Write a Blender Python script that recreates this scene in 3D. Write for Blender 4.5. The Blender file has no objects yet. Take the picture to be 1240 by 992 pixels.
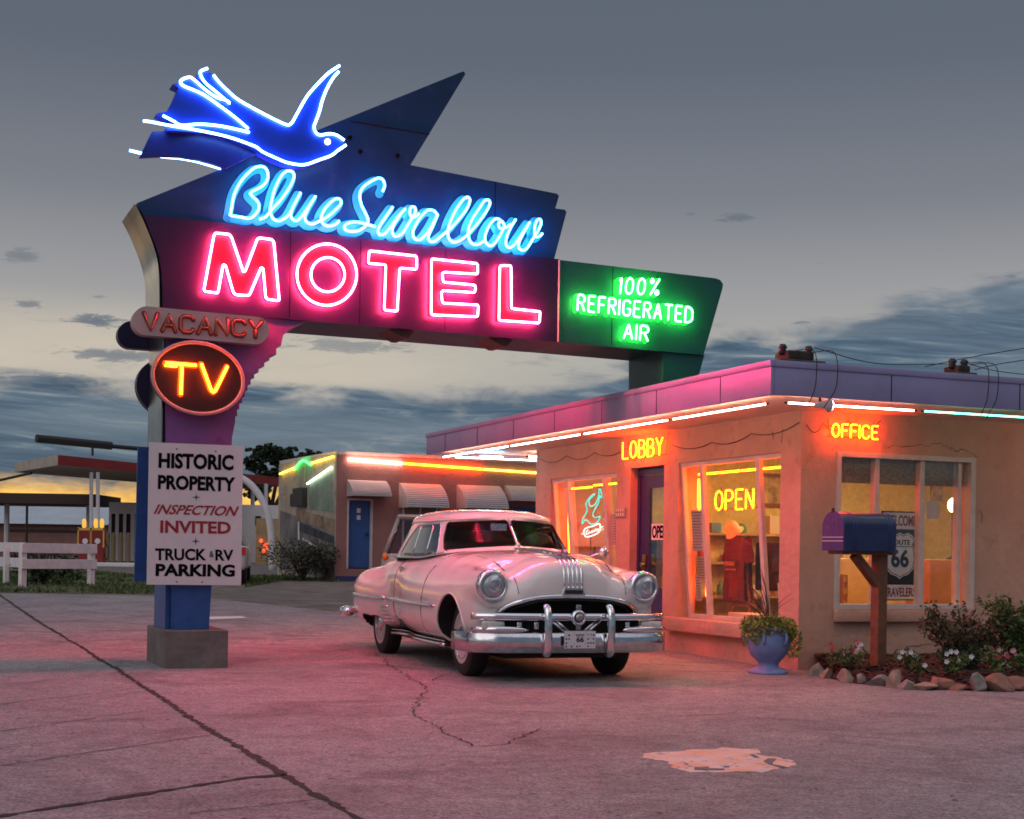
import bpy, bmesh, math, random
import numpy as np
from mathutils import Vector, Matrix
from mathutils.geometry import delaunay_2d_cdt, tessellate_polygon
R = math.radians
rnd = random.Random(7)
SC = bpy.context.scene
COL = SC.collection

# ------------------------------------------------------------------ camera
CAM_H = 1.127; FPX = 1812.0; ROLL = R(0.9)          # eye height, focal length in photo pixels, camera roll
cd = bpy.data.cameras.new("camera"); cam = bpy.data.objects.new("camera", cd); COL.objects.link(cam)
cd.sensor_width = 36; cd.lens = 36 * FPX / 1240; cd.shift_y = (672 - 496) / 1240
cd.clip_start = 0.1; cd.clip_end = 2000
cam.matrix_world = Matrix.Translation((0, 0, CAM_H)) @ Matrix.Rotation(R(90), 4, 'X') @ Matrix.Rotation(ROLL, 4, 'Z')
SC.camera = cam

# ------------------------------------------------------------------ exposure, sky, sun
SC.view_settings.view_transform = 'Standard'; SC.view_settings.look = 'None'
SC.view_settings.exposure = 0.34; SC.view_settings.gamma = 1.0
SC.cycles.filter_width = 1.7; SC.cycles.max_bounces = 7; SC.cycles.diffuse_bounces = 3; SC.cycles.glossy_bounces = 3
SC.cycles.transparent_max_bounces = 12; SC.cycles.sample_clamp_indirect = 6.0
SC.cycles.caustics_reflective = False; SC.cycles.caustics_refractive = False
SUN_EL, SUN_AZ = 38.0, -150.0     # lamp added as broad twilight fill, high behind the camera's shoulder
SUN_STRENGTH = 0.29
def build_world():
    w = bpy.data.worlds.new("World"); SC.world = w; w.use_nodes = True
    nt = w.node_tree; nt.nodes.clear(); N = nt.nodes.new; L = nt.links.new
    def val(x, sock):
        if isinstance(x, (int, float)): sock.default_value = x
        else: L(x, sock)
    def m(op, a, b=0.0, c=None, clamp=False):
        n = N('ShaderNodeMath'); n.operation = op; n.use_clamp = clamp
        val(a, n.inputs[0]); val(b, n.inputs[1])
        if c is not None: val(c, n.inputs[2])
        return n.outputs[0]
    def ss(x, lo, hi):
        n = N('ShaderNodeMapRange'); n.interpolation_type = 'SMOOTHSTEP'
        val(x, n.inputs[0]); val(lo, n.inputs[1]); val(hi, n.inputs[2]); return n.outputs[0]
    def mix(f, a, b, blend='MIX'):
        n = N('ShaderNodeMix'); n.data_type = 'RGBA'; n.blend_type = blend
        val(f, n.inputs[0])
        for s, x in ((n.inputs[6], a), (n.inputs[7], b)):
            if isinstance(x, tuple): s.default_value = (*x, 1)
            else: L(x, s)
        return n.outputs[2]
    def ramp(x, stops):
        n = N('ShaderNodeValToRGB'); L(x, n.inputs[0]); r = n.color_ramp
        while len(r.elements) < len(stops): r.elements.new(0.5)
        for e, (p, c) in zip(r.elements, stops): e.position = p; e.color = (*c, 1)
        return n.outputs[0]
    tc = N('ShaderNodeTexCoord'); sx = N('ShaderNodeSeparateXYZ'); L(tc.outputs['Generated'], sx.inputs[0])
    X, Y, Z = sx.outputs
    el = m('MULTIPLY', m('ARCSINE', m('MINIMUM', m('MAXIMUM', Z, -1), 1)), 57.2958)
    az = m('MULTIPLY', m('ARCTAN2', X, Y), 57.2958)
    def noise(ka, ke, det=6, rough=0.55, dist=0.0, off=0.0, tilt=0.0):
        c = N('ShaderNodeCombineXYZ')
        L(m('MULTIPLY', az, ka), c.inputs[0]); L(m('MULTIPLY', m('ADD', el, m('MULTIPLY', az, tilt)), ke), c.inputs[1]); c.inputs[2].default_value = off
        n = N('ShaderNodeTexNoise'); n.inputs['Scale'].default_value = 1.0; n.inputs['Detail'].default_value = det
        n.inputs['Roughness'].default_value = rough; n.inputs['Distortion'].default_value = dist
        L(c.outputs[0], n.inputs['Vector']); return n.outputs[0]
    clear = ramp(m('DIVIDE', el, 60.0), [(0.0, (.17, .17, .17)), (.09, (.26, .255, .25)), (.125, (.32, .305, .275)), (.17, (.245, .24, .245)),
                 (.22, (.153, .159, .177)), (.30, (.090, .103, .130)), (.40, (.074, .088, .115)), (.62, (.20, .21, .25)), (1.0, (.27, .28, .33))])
    # unseen sky overhead and behind the viewer is brightened as ambient fill
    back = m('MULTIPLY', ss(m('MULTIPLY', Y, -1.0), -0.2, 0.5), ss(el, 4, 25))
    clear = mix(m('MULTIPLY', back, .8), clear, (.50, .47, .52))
    # cream glow low on the left of the clear band
    cream = m('MULTIPLY', m('MULTIPLY', ss(el, 5.0, 6.8), ss(m('MULTIPLY', el, -1), -9.8, -7.3)), ss(m('MULTIPLY', az, -1), -6, 9))
    clear = mix(m('MULTIPLY', cream, m('ADD', m('MULTIPLY', noise(.28, 1.1, off=3), .9), .35, clamp=True)), clear, (.46, .40, .32))
    # thin high streaks
    st = ss(noise(.16, 1.5, 7, .6, .6, 9.0, -.05), .56, .74)
    st = m('MULTIPLY', st, m('MULTIPLY', ss(el, 6.0, 7.2), ss(m('MULTIPLY', el, -1), -9.6, -8.2)))
    clear = mix(m('MULTIPLY', st, .75), clear, (.10, .125, .15))
    # scattered small dark cloudlets
    sm = m('MULTIPLY', ss(noise(.42, 2.2, 4, .5, .3, 21.0), .69, .76), m('MULTIPLY', ss(el, 7, 8), ss(m('MULTIPLY', el, -1), -13.5, -11.5)))
    clear = mix(m('MULTIPLY', sm, .8), clear, (.12, .14, .165))
    for cx, cy, wx, wy, k in ((885, 268, 26, 6, .85), (112, 399, 34, 9, .95), (140, 438, 70, 8, .8), (20, 328, 22, 9, .6), (830, 262, 9, 3, .5), (30, 383, 18, 6, .7), (60, 470, 70, 10, .7), (420, 420, 80, 9, .6), (250, 452, 60, 8, .5)):
        a0 = math.degrees(math.atan((cx - 620) / FPX)); e0 = math.degrees(math.atan((672 - cy - .0157 * (620 - cx)) / FPX)); ka = wx / FPX * 57.3; ke = wy / FPX * 57.3
        q = m('ADD', m('POWER', m('DIVIDE', m('SUBTRACT', az, a0), ka), 2.0), m('POWER', m('DIVIDE', m('SUBTRACT', el, e0), ke), 2.0))
        g = m('ADD', m('EXPONENT', m('MULTIPLY', q, -1.0)), m('MULTIPLY', m('SUBTRACT', noise(1.1, 4.2, 6, .65, .9, cx * .1), .5), 2.4))
        clear = mix(m('MULTIPLY', m('MULTIPLY', ss(g, .35, .75), m('EXPONENT', m('MULTIPLY', q, -.35))), k), clear, (.10, .12, .145))
    # dark cloud deck over the horizon, rising to the right
    thr = m('ADD', 6.2, m('MULTIPLY', m('MAXIMUM', m('ADD', az, 2.0), 0.0), .2))
    n1 = noise(.22, .75, 7, .55, .5, 1.0)
    edge = m('ADD', el, m('MULTIPLY', m('SUBTRACT', n1, .5), 4.2))
    deck = ss(m('SUBTRACT', thr, edge), -.35, .75)
    n2 = noise(.15, 1.55, 9, .66, 1.5, 5.0, .06)
    n3 = noise(.06, .55, 4, .5, .4, 12.0)
    dcol = ramp(n2, [(.30, (.026, .048, .080)), (.45, (.044, .074, .114)), (.56, (.074, .112, .155)), (.64, (.15, .175, .195)), (.76, (.30, .30, .29))])
    dcol = mix(m('MULTIPLY', ss(n3, .42, .68), .45), dcol, (.15, .18, .21))
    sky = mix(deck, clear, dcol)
    # sunset slot under the deck, to the left
    gm = m('MULTIPLY', m('MULTIPLY', ss(el, .4, 1.7), ss(m('MULTIPLY', m('ADD', el, m('MULTIPLY', noise(.5, 1.6, 5, .6, .4, 33.0), 1.3)), -1), -3.55, -2.6)), m('MULTIPLY', ss(m('MULTIPLY', az, -1), 6.0, 10.0), ss(az, -62, -30)))
    n4 = noise(.45, 1.6, 6, .6, .5, 7.0)
    gcol = ramp(m('ADD', m('MULTIPLY', n4, .75), m('MULTIPLY', ss(el, 3.6, 1.9), .35)), [(.40, (.12, .115, .12)), (.55, (.32, .21, .12)), (.70, (.70, .38, .08)), (.88, (1.0, .60, .13))])
    sky = mix(gm, sky, gcol)
    ns = N('ShaderNodeTexSky'); ns.sky_type = 'NISHITA'; ns.sun_disc = False
    ns.sun_elevation = R(SUN_EL); ns.sun_rotation = R(SUN_AZ)
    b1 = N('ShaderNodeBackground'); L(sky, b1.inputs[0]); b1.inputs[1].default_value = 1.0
    b2 = N('ShaderNodeBackground'); L(ns.outputs[0], b2.inputs[0]); b2.inputs[1].default_value = 0.004
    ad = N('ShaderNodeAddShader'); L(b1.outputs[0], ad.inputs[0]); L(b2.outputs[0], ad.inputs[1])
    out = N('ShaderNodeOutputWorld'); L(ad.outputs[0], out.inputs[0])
build_world()
sl = bpy.data.lights.new("sun", 'SUN'); sl.energy = SUN_STRENGTH; sl.angle = R(50); sl.color = (1.0, .93, .9)
so = bpy.data.objects.new("sun", sl); COL.objects.link(so)
so.rotation_euler = (R(90 - SUN_EL), 0, R(180 - SUN_AZ))

# ------------------------------------------------------------------ helpers
def ray(px, py):
    dx = px - 620; dy = py - 672
    return ((dx * math.cos(ROLL) + dy * math.sin(ROLL)) / FPX, 1.0, -(dy * math.cos(ROLL) - dx * math.sin(ROLL)) / FPX)
def at_z(px, py, z=0.0):
    r = ray(px, py); t = (z - CAM_H) / r[2]; return Vector((r[0] * t, t, z))
def at_d(px, py, d):
    r = ray(px, py); return Vector((r[0] * d, d, CAM_H + r[2] * d))
class Frame:                                             # a place's own axes: x along it, y away, z up
    def __init__(s, o, deg):
        s.o = o; s.deg = deg; t = R(deg); s.c = math.cos(t); s.s = math.sin(t)
    def loc(s, p):
        x = p[0] - s.o[0]; y = p[1] - s.o[1]; return (x * s.c + y * s.s, -x * s.s + y * s.c, p[2])
    def wor(s, p):
        return Vector((s.o[0] + p[0] * s.c - p[1] * s.s, s.o[1] + p[0] * s.s + p[1] * s.c, p[2]))
    def hit(s, px, py, ax, k):                           # where a sight line meets the plane local[ax] = k
        r = ray(px, py); o = s.loc((0, 0, CAM_H)); d = (r[0] * s.c + r[1] * s.s, -r[0] * s.s + r[1] * s.c, r[2])
        t = (k - o[ax]) / d[ax]; return tuple(o[i] + t * d[i] for i in range(3))
def ground_z(y): return 0.0 if y < 16 else min((y - 16) * .011, .56)

def mat(name, col, rough=.6, metal=0.0, var=0.0, vscale=3.0, bump=0.0, bscale=40.0, coat=0.0, col2=None, spec=None, dirt=None, det=6):
    m = bpy.data.materials.new(name); m.use_nodes = True; nt = m.node_tree; N = nt.nodes.new; L = nt.links.new
    b = nt.nodes['Principled BSDF']
    b.inputs['Base Color'].default_value = (*col, 1); b.inputs['Roughness'].default_value = rough; b.inputs['Metallic'].default_value = metal
    if coat: b.inputs['Coat Weight'].default_value = coat; b.inputs['Coat Roughness'].default_value = .05
    if spec is not None: b.inputs['Specular IOR Level'].default_value = spec
    tc = N('ShaderNodeTexCoord')
    if var or col2:
        n = N('ShaderNodeTexNoise'); n.inputs['Scale'].default_value = vscale; n.inputs['Detail'].default_value = det; n.inputs['Roughness'].default_value = .62
        L(tc.outputs['Object'], n.inputs['Vector'])
        r = N('ShaderNodeValToRGB'); L(n.outputs[0], r.inputs[0])
        c2 = col2 or tuple(c * (1 - var) for c in col); c1 = col if col2 else tuple(min(1, c * (1 + var * .6)) for c in col)
        r.color_ramp.elements[0].position = .33; r.color_ramp.elements[0].color = (*c2, 1)
        r.color_ramp.elements[1].position = .66; r.color_ramp.elements[1].color = (*c1, 1)
        src = r.outputs[0]
        if dirt:                                         # (colour, scale, amount): specks and stains
            n2 = N('ShaderNodeTexNoise'); n2.inputs['Scale'].default_value = dirt[1]; n2.inputs['Detail'].default_value = 8; n2.inputs['Roughness'].default_value = .7
            L(tc.outputs['Object'], n2.inputs['Vector'])
            r2 = N('ShaderNodeValToRGB'); L(n2.outputs[0], r2.inputs[0]); r2.color_ramp.elements[0].position = .55; r2.color_ramp.elements[1].position = .7
            r2.color_ramp.elements[0].color = (0, 0, 0, 1); r2.color_ramp.elements[1].color = (dirt[2],) * 3 + (1,)
            mx = N('ShaderNodeMix'); mx.data_type = 'RGBA'; L(r2.outputs[0], mx.inputs[0]); L(src, mx.inputs[6]); mx.inputs[7].default_value = (*dirt[0], 1); src = mx.outputs[2]
        L(src, b.inputs['Base Color'])
    if bump:
        n = N('ShaderNodeTexNoise'); n.inputs['Scale'].default_value = bscale; n.inputs['Detail'].default_value = 5
        L(tc.outputs['Object'], n.inputs['Vector'])
        bp = N('ShaderNodeBump'); bp.inputs['Strength'].default_value = bump; bp.inputs['Distance'].default_value = .02
        L(n.outputs[0], bp.inputs['Height']); L(bp.outputs[0], b.inputs['Normal'])
    return m
def neon(name, col, strength):
    m = bpy.data.materials.new(name); m.use_nodes = True; nt = m.node_tree
    b = nt.nodes['Principled BSDF']; b.inputs['Base Color'].default_value = (*(.12 * c for c in col), 1); b.inputs['Roughness'].default_value = .25
    b.inputs['Emission Color'].default_value = (*col, 1); b.inputs['Emission Strength'].default_value = strength
    return m
def glass(name, tint=(.9, .93, .95), refl=.18, rough=.02):
    m = bpy.data.materials.new(name); m.use_nodes = True; nt = m.node_tree; nt.nodes.clear(); N = nt.nodes.new; L = nt.links.new
    t = N('ShaderNodeBsdfTransparent'); t.inputs[0].default_value = (*tint, 1)
    g = N('ShaderNodeBsdfGlossy'); g.inputs[0].default_value = (1, 1, 1, 1); g.inputs[1].default_value = rough
    lw = N('ShaderNodeLayerWeight'); lw.inputs[0].default_value = .35
    mr = N('ShaderNodeMapRange'); L(lw.outputs['Fresnel'], mr.inputs[0]); mr.inputs[3].default_value = refl * .5; mr.inputs[4].default_value = min(1, refl * 3)
    x = N('ShaderNodeMixShader'); L(mr.outputs[0], x.inputs[0]); L(t.outputs[0], x.inputs[1]); L(g.outputs[0], x.inputs[2])
    o = N('ShaderNodeOutputMaterial'); L(x.outputs[0], o.inputs[0]); return m

def thing(name, label, cat, loc=(0, 0, 0), rot=0.0, group=None):
    o = bpy.data.objects.new(name, None); COL.objects.link(o); o.empty_display_size = .2
    o.location = loc; o.rotation_euler = (0, 0, rot)
    o['label'] = label; o['category'] = cat
    if group: o['group'] = group
    return o
def tag(o, label, cat, group=None, kind=None):
    if label: o['label'] = label
    if cat: o['category'] = cat
    if group: o['group'] = group
    if kind: o['kind'] = kind
    return o
def obj(name, bm, m, parent=None, smooth=False, label=None, loc=None, rot=None, recalc=True):
    me = bpy.data.meshes.new(name)
    if isinstance(bm, bmesh.types.BMesh):
        if recalc: bmesh.ops.recalc_face_normals(bm, faces=bm.faces)
        bm.to_mesh(me); bm.free()
    else: me.from_pydata(*bm)
    for x in (m if isinstance(m, (list, tuple)) else [m]): me.materials.append(x)
    if smooth is True: me.polygons.foreach_set('use_smooth', [True] * len(me.polygons))
    elif smooth:
        me.polygons.foreach_set('use_smooth', [True] * len(me.polygons)); me.set_sharp_from_angle(angle=R(smooth))
    o = bpy.data.objects.new(name, me); COL.objects.link(o)
    if parent: o.parent = parent
    if loc is not None: o.location = loc
    if rot is not None: o.rotation_euler = (0, 0, rot)
    if label: o['label'] = label
    return o
def pieces(name, bm, m, parent, smooth=False):             # every loose piece of the shape as a part of its own
    bm.verts.ensure_lookup_table(); bm.verts.index_update(); seen = {}; out = []
    for v in bm.verts:
        if v in seen: continue
        st = [v]; seen[v] = len(out); cur = [v]
        while st:
            for e in st.pop().link_edges:
                for w in e.verts:
                    if w not in seen: seen[w] = len(out); st.append(w); cur.append(w)
        out.append(cur)
    res = []
    for cur in out:
        b = bmesh.new(); mp = {v: b.verts.new(v.co) for v in cur}
        for f in {f for v in cur for f in v.link_faces}: b.faces.new([mp[v] for v in f.verts])
        res.append(obj(name, b, m, parent, smooth))
    bm.free(); return res
def copy_tree(o, parent=None):
    c = o.copy(); COL.objects.link(c)
    if parent: c.parent = parent
    for ch in list(o.children): copy_tree(ch, c)
    return c
def BM(): return bmesh.new()
def box(bm, x0, x1, y0, y1, z0, z1, bev=0.0, mtx=None):
    vs = [bm.verts.new((x, y, z)) for x in (x0, x1) for y in (y0, y1) for z in (z0, z1)]
    f = [(0, 1, 3, 2), (4, 6, 7, 5), (0, 4, 5, 1), (2, 3, 7, 6), (0, 2, 6, 4), (1, 5, 7, 3)]
    fs = [bm.faces.new([vs[i] for i in q]) for q in f]
    if bev:
        es = list({e for q in fs for e in q.edges})
        r = bmesh.ops.bevel(bm, geom=es, offset=bev, segments=2, affect='EDGES', profile=.5)
        vs = list({v for q in r['faces'] for v in q.verts} | {v for v in vs if v.is_valid})
    if mtx is not None: bmesh.ops.transform(bm, matrix=mtx, verts=vs)
    return bm
def prism(bm, pts, y0, y1):                               # outline in x,z pushed from y0 to y1 (any simple polygon)
    a = [bm.verts.new((p[0], y0, p[1])) for p in pts]; b = [bm.verts.new((p[0], y1, p[1])) for p in pts]
    n = len(pts)
    for t in tessellate_polygon([[Vector((p[0], p[1], 0)) for p in pts]]):
        bm.faces.new([a[i] for i in t]); bm.faces.new([b[i] for i in reversed(t)])
    for i in range(n): bm.faces.new((a[i], a[(i + 1) % n], b[(i + 1) % n], b[i]))
    return bm
def tube(bm, pts, r, closed=False, seg=8, cap=True):
    P = [Vector(p) for p in pts]; n = len(P)
    rr = r if isinstance(r, (list, tuple)) else [r] * n
    T = []
    for i in range(n):
        a = P[(i - 1) % n] if (closed or i > 0) else P[i]; b = P[(i + 1) % n] if (closed or i < n - 1) else P[i]
        t = b - a; T.append(t.normalized() if t.length > 1e-9 else Vector((0, 0, 1)))
    up = Vector((0, 0, 1)) if abs(T[0].z) < .9 else Vector((1, 0, 0))
    nrm = (up - T[0] * up.dot(T[0])).normalized(); rings = []
    for i in range(n):
        nrm = nrm - T[i] * nrm.dot(T[i])
        nrm = nrm.normalized() if nrm.length > 1e-6 else T[i].orthogonal().normalized()
        bi = T[i].cross(nrm)
        rings.append([bm.verts.new(P[i] + (nrm * math.cos(2 * math.pi * k / seg) + bi * math.sin(2 * math.pi * k / seg)) * rr[i]) for k in range(seg)])
    for i in range(n if closed else n - 1):
        a = rings[i]; b = rings[(i + 1) % n]; off = 0
        if closed and i == n - 1: off = min(range(seg), key=lambda o: sum((a[k].co - b[(k + o) % seg].co).length for k in range(seg)))
        for k in range(seg): bm.faces.new((a[k], a[(k + 1) % seg], b[(k + 1 + off) % seg], b[(k + off) % seg]))
    if cap and not closed: bm.faces.new(list(reversed(rings[0]))); bm.faces.new(rings[-1])
    return bm
def smooth_path(pts, sub=6, closed=False):                # Catmull-Rom through the points
    P = [Vector(p) for p in pts]; n = len(P); out = []
    for i in range(n if closed else n - 1):
        p1, p2 = P[i], P[(i + 1) % n]
        p0 = P[(i - 1) % n] if (closed or i > 0) else p1 * 2 - p2
        p3 = P[(i + 2) % n] if (closed or i < n - 2) else p2 * 2 - p1
        for k in range(sub):
            t = k / sub
            out.append(.5 * (2 * p1 + (p2 - p0) * t + (2 * p0 - 5 * p1 + 4 * p2 - p3) * t * t + (3 * p1 - p0 - 3 * p2 + p3) * t ** 3))
    if not closed: out.append(P[-1])
    return out
def round_path(pts, r, closed=False, k=4):                # straight runs with small rounded corners
    P = [Vector(p) for p in pts]; n = len(P); out = []
    for i in range(n):
        if not closed and i in (0, n - 1): out.append(P[i]); continue
        a, b, c = P[(i - 1) % n], P[i], P[(i + 1) % n]
        u = a - b; v = c - b; q = min(r, u.length * .45, v.length * .45); u.normalize(); v.normalize()
        for j in range(k + 1):
            t = j / k; p = b + u * q * (1 - t) ** 2 + v * q * t ** 2; out.append(p)
    return out
def lathe(bm, prof, seg=24, c=(0, 0, 0), axis='Z', ang0=0.0):
    rings = []
    for r, h in prof:
        ring = []
        for k in range(seg):
            a = 2 * math.pi * k / seg + ang0; x, y, z = r * math.cos(a), r * math.sin(a), h
            if axis == 'Y': x, y, z = x, z, y
            if axis == 'X': x, y, z = z, x, y
            ring.append(bm.verts.new((c[0] + x, c[1] + y, c[2] + z)))
        rings.append(ring)
    for a, b in zip(rings, rings[1:]):
        for k in range(seg): bm.faces.new((a[k], a[(k + 1) % seg], b[(k + 1) % seg], b[k]))
    bm.faces.new(list(reversed(rings[0]))); bm.faces.new(rings[-1])
    return bm
def ellipsoid(bm, c, r, u=12, v=8):
    prof = [(max(1e-4, math.sin(math.pi * i / v)), -math.cos(math.pi * i / v)) for i in range(v + 1)]
    n0 = len(bm.verts); lathe(bm, prof, u); bm.verts.ensure_lookup_table()
    for q in bm.verts[n0:]: q.co = Vector((c[0] + q.co.x * r[0], c[1] + q.co.y * r[1], c[2] + q.co.z * r[2]))
    return bm
def ribbon(bm, pts, w, y):                                # a flat painted stroke in the x,z plane at depth y
    P = [Vector((p[0], p[1])) for p in pts]; n = len(P); L_ = []; R_ = []
    for i in range(n):
        t = (P[min(i + 1, n - 1)] - P[max(i - 1, 0)]); t = t.normalized() if t.length else Vector((1, 0)); q = Vector((-t.y, t.x)) * w
        L_.append(bm.verts.new((P[i].x + q.x, y, P[i].y + q.y))); R_.append(bm.verts.new((P[i].x - q.x, y, P[i].y - q.y)))
    for i in range(n - 1): bm.faces.new((L_[i], L_[i + 1], R_[i + 1], R_[i]))
    for e, s in ((0, -1), (n - 1, 1)):                     # round ends
        t = (P[1] - P[0]) if e == 0 else (P[-1] - P[-2]); t = t.normalized(); a0 = math.atan2(t.y, t.x)
        arc = [bm.verts.new((P[e].x + w * math.cos(a0 + s * (-math.pi / 2 + math.pi * k / 6) + (math.pi if s < 0 else 0) * 0), y, P[e].y + w * math.sin(a0 + s * (-math.pi / 2 + math.pi * k / 6)))) for k in range(7)] if s > 0 else \
              [bm.verts.new((P[e].x + w * math.cos(a0 + math.pi / 2 + math.pi * k / 6), y, P[e].y + w * math.sin(a0 + math.pi / 2 + math.pi * k / 6))) for k in range(7)]
        bm.faces.new(arc)
    return bm
GLY = {'A': [[(0, 0), (.3, 1), (.6, 0)], [(.11, .36), (.49, .36)]],
 'B': [[(0, 0), (0, 1), (.34, 1), (.52, .88), (.52, .66), (.34, .53), (0, .53)], [(.34, .53), (.57, .42), (.57, .12), (.38, 0), (0, 0)]],
 'C': [[(.58, .8), (.46, .98), (.14, .98), (0, .82), (0, .18), (.14, .02), (.46, .02), (.58, .2)]],
 'D': [[(0, 0), (0, 1), (.32, 1), (.58, .8), (.58, .2), (.32, 0), (0, 0)]],
 'E': [[(.52, 1), (0, 1), (0, 0), (.52, 0)], [(0, .52), (.42, .52)]], 'F': [[(.52, 1), (0, 1), (0, 0)], [(0, .52), (.42, .52)]],
 'G': [[(.58, .82), (.46, .98), (.14, .98), (0, .82), (0, .18), (.14, .02), (.46, .02), (.58, .18), (.58, .46), (.34, .46)]],
 'I': [[(0, 0), (0, 1)]], 'L': [[(0, 1), (0, 0), (.5, 0)]], 'N': [[(0, 0), (0, 1), (.55, 0), (.55, 1)]],
 'O': [[(.29, 1), (.08, .88), (0, .6), (0, .4), (.08, .12), (.29, 0), (.5, .12), (.58, .4), (.58, .6), (.5, .88), (.29, 1)]],
 '0': [[(.22, 1), (.05, .88), (0, .6), (0, .4), (.05, .12), (.22, 0), (.39, .12), (.44, .4), (.44, .6), (.39, .88), (.22, 1)]],
 'P': [[(0, 0), (0, 1), (.36, 1), (.56, .86), (.56, .62), (.36, .48), (0, .48)]],
 'R': [[(0, 0), (0, 1), (.36, 1), (.54, .88), (.54, .64), (.36, .52), (0, .52)], [(.28, .52), (.56, 0)]],
 'T': [[(0, 1), (.6, 1)], [(.3, 1), (.3, 0)]], 'V': [[(0, 1), (.3, 0), (.6, 1)]], 'Y': [[(0, 1), (.28, .5), (.56, 1)], [(.28, .5), (.28, 0)]],
 '1': [[(0, .8), (.12, 1), (.12, 0)]],
 '%': [[(.12, 1), (0, .88), (.12, .7), (.24, .88), (.12, 1)], [(.55, 1), (.08, 0)], [(.48, .3), (.36, .15), (.48, 0), (.6, .15), (.48, .3)]]}
def block_strokes(word, a, b, h, gap=.26, slant=0.0):      # strokes of a word whose baseline runs a -> b (2-D points), height h
    ws = [max(max(p[0] for s in GLY[c] for p in s), .02) for c in word]
    tot = sum(ws) + gap * (len(word) - 1); x = 0; out = []
    for c, w in zip(word, ws):
        for s in GLY[c]:
            st = []
            for p in s:
                t = (x + p[0] + slant * p[1]) / tot
                st.append((a[0] + (b[0] - a[0]) * t, a[1] + (b[1] - a[1]) * t + p[1] * h))
            out.append(st)
        x += w + gap
    return out
_txt = {}
def text_verts(body, bold=.02, ext=.004):
    c = bpy.data.curves.new("lettering", 'FONT'); c.body = body; c.size = 1; c.offset = bold; c.extrude = ext; c.resolution_u = 3
    c.align_x = 'LEFT'
    o = bpy.data.objects.new("lettering", c); COL.objects.link(o)
    dg = bpy.context.evaluated_depsgraph_get(); dg.update()
    me = bpy.data.meshes.new_from_object(o.evaluated_get(dg))
    v = [tuple(q.co) for q in me.vertices]; f = [tuple(p.vertices) for p in me.polygons]
    bpy.data.objects.remove(o); bpy.data.curves.remove(c); bpy.data.meshes.remove(me)
    return v, f
def painted(body, corners, place, m, parent, name='lettering', bold=.02, thick=.003, shear=0.0, label=None):
    """Lettering fitted into the quadrilateral corners=(lower-start, lower-end, upper-end, upper-start) of 2-D points; place(x, z, d) -> 3-D."""
    v, f = text_verts(body, bold, .5)
    xs = [q[0] for q in v]; ys = [q[1] for q in v]; x0, x1, y0, y1 = min(xs), max(xs), min(ys), max(ys)
    A, B, C_, D = [Vector(c) for c in corners]; out = []
    for q in v:
        ty = (q[1] - y0) / (y1 - y0); tx = (q[0] - x0) / (x1 - x0) + shear * (ty - .5)
        p = (A * (1 - tx) + B * tx) * (1 - ty) + (D * (1 - tx) + C_ * tx) * ty
        out.append(place(p.x, p.y, (q[2] + .5) * thick))
    return obj(name, (out, [], f), m, parent, label=label)
# ------------------------------------------------------------------ materials
M = {}
M['concrete'] = mat("concrete", (.39, .36, .355), .75, var=.30, vscale=.5, bump=.9, bscale=45, dirt=((.12, .11, .11), 26, .85), det=12)
def concrete_mat():
    m_ = bpy.data.materials.new("concrete"); m_.use_nodes = True; nt = m_.node_tree; N = nt.nodes.new; L = nt.links.new; b = nt.nodes['Principled BSDF']
    tc = N('ShaderNodeTexCoord')
    def noi(sc, det, ro, dist=0): n = N('ShaderNodeTexNoise'); n.inputs['Scale'].default_value = sc; n.inputs['Detail'].default_value = det; n.inputs['Roughness'].default_value = ro; n.inputs['Distortion'].default_value = dist; L(tc.outputs['Object'], n.inputs['Vector']); return n.outputs[0]
    def rmp(x, a, c0, c): n = N('ShaderNodeValToRGB'); L(x, n.inputs[0]); e = n.color_ramp.elements; e[0].position = a; e[0].color = (*c0, 1); e[1].position = c[0]; e[1].color = (*c[1], 1); return n.outputs[0]
    def mul(f, a, bb, blend='MULTIPLY'):
        n = N('ShaderNodeMix'); n.data_type = 'RGBA'; n.blend_type = blend; n.inputs[0].default_value = f; L(a, n.inputs[6]); L(bb, n.inputs[7]); return n.outputs[2]
    base = rmp(noi(.45, 10, .62), .34, (.30, .27, .28), (.68, (.43, .39, .40)))
    stain = rmp(noi(.9, 7, .68, .8), .48, (1, 1, 1), (.68, (.42, .40, .41)))
    mott = rmp(noi(9, 6, .7), .38, (.72, .71, .71), (.60, (1.08, 1.07, 1.06)))
    grit = rmp(noi(55, 3, .8), .40, (.36, .35, .35), (.57, (1.22, 1.21, 1.22)))
    spot = rmp(noi(13, 2.5, .6), .655, (1, 1, 1), (.69, (.15, .14, .14)))
    c = mul(.85, base, stain); c = mul(.8, c, mott); c = mul(.8, c, grit); c = mul(.85, c, spot)
    L(c, b.inputs['Base Color']); b.inputs['Roughness'].default_value = .72
    bp = N('ShaderNodeBump'); bp.inputs['Strength'].default_value = .9; bp.inputs['Distance'].default_value = .012; L(noi(60, 4, .7), bp.inputs['Height'])
    bp2 = N('ShaderNodeBump'); bp2.inputs['Strength'].default_value = .5; bp2.inputs['Distance'].default_value = .05; L(noi(4, 5, .6), bp2.inputs['Height']); L(bp.outputs[0], bp2.inputs['Normal']); L(bp2.outputs[0], b.inputs['Normal'])
    return m_
M['concrete'] = concrete_mat()
M['ground'] = mat("gravel_ground", (.17, .15, .13), .95, var=.5, vscale=1.6, bump=.6, bscale=30, dirt=((.05, .045, .04), 14, .8), det=10)
M['lawn'] = mat("lawn_soil", (.07, .10, .03), .95, var=.6, vscale=1.2, col2=(.10, .085, .05), bump=.5, bscale=25)
M['grass'] = mat("grass_blades", (.07, .12, .03), .8, var=.5, vscale=2.0)
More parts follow.
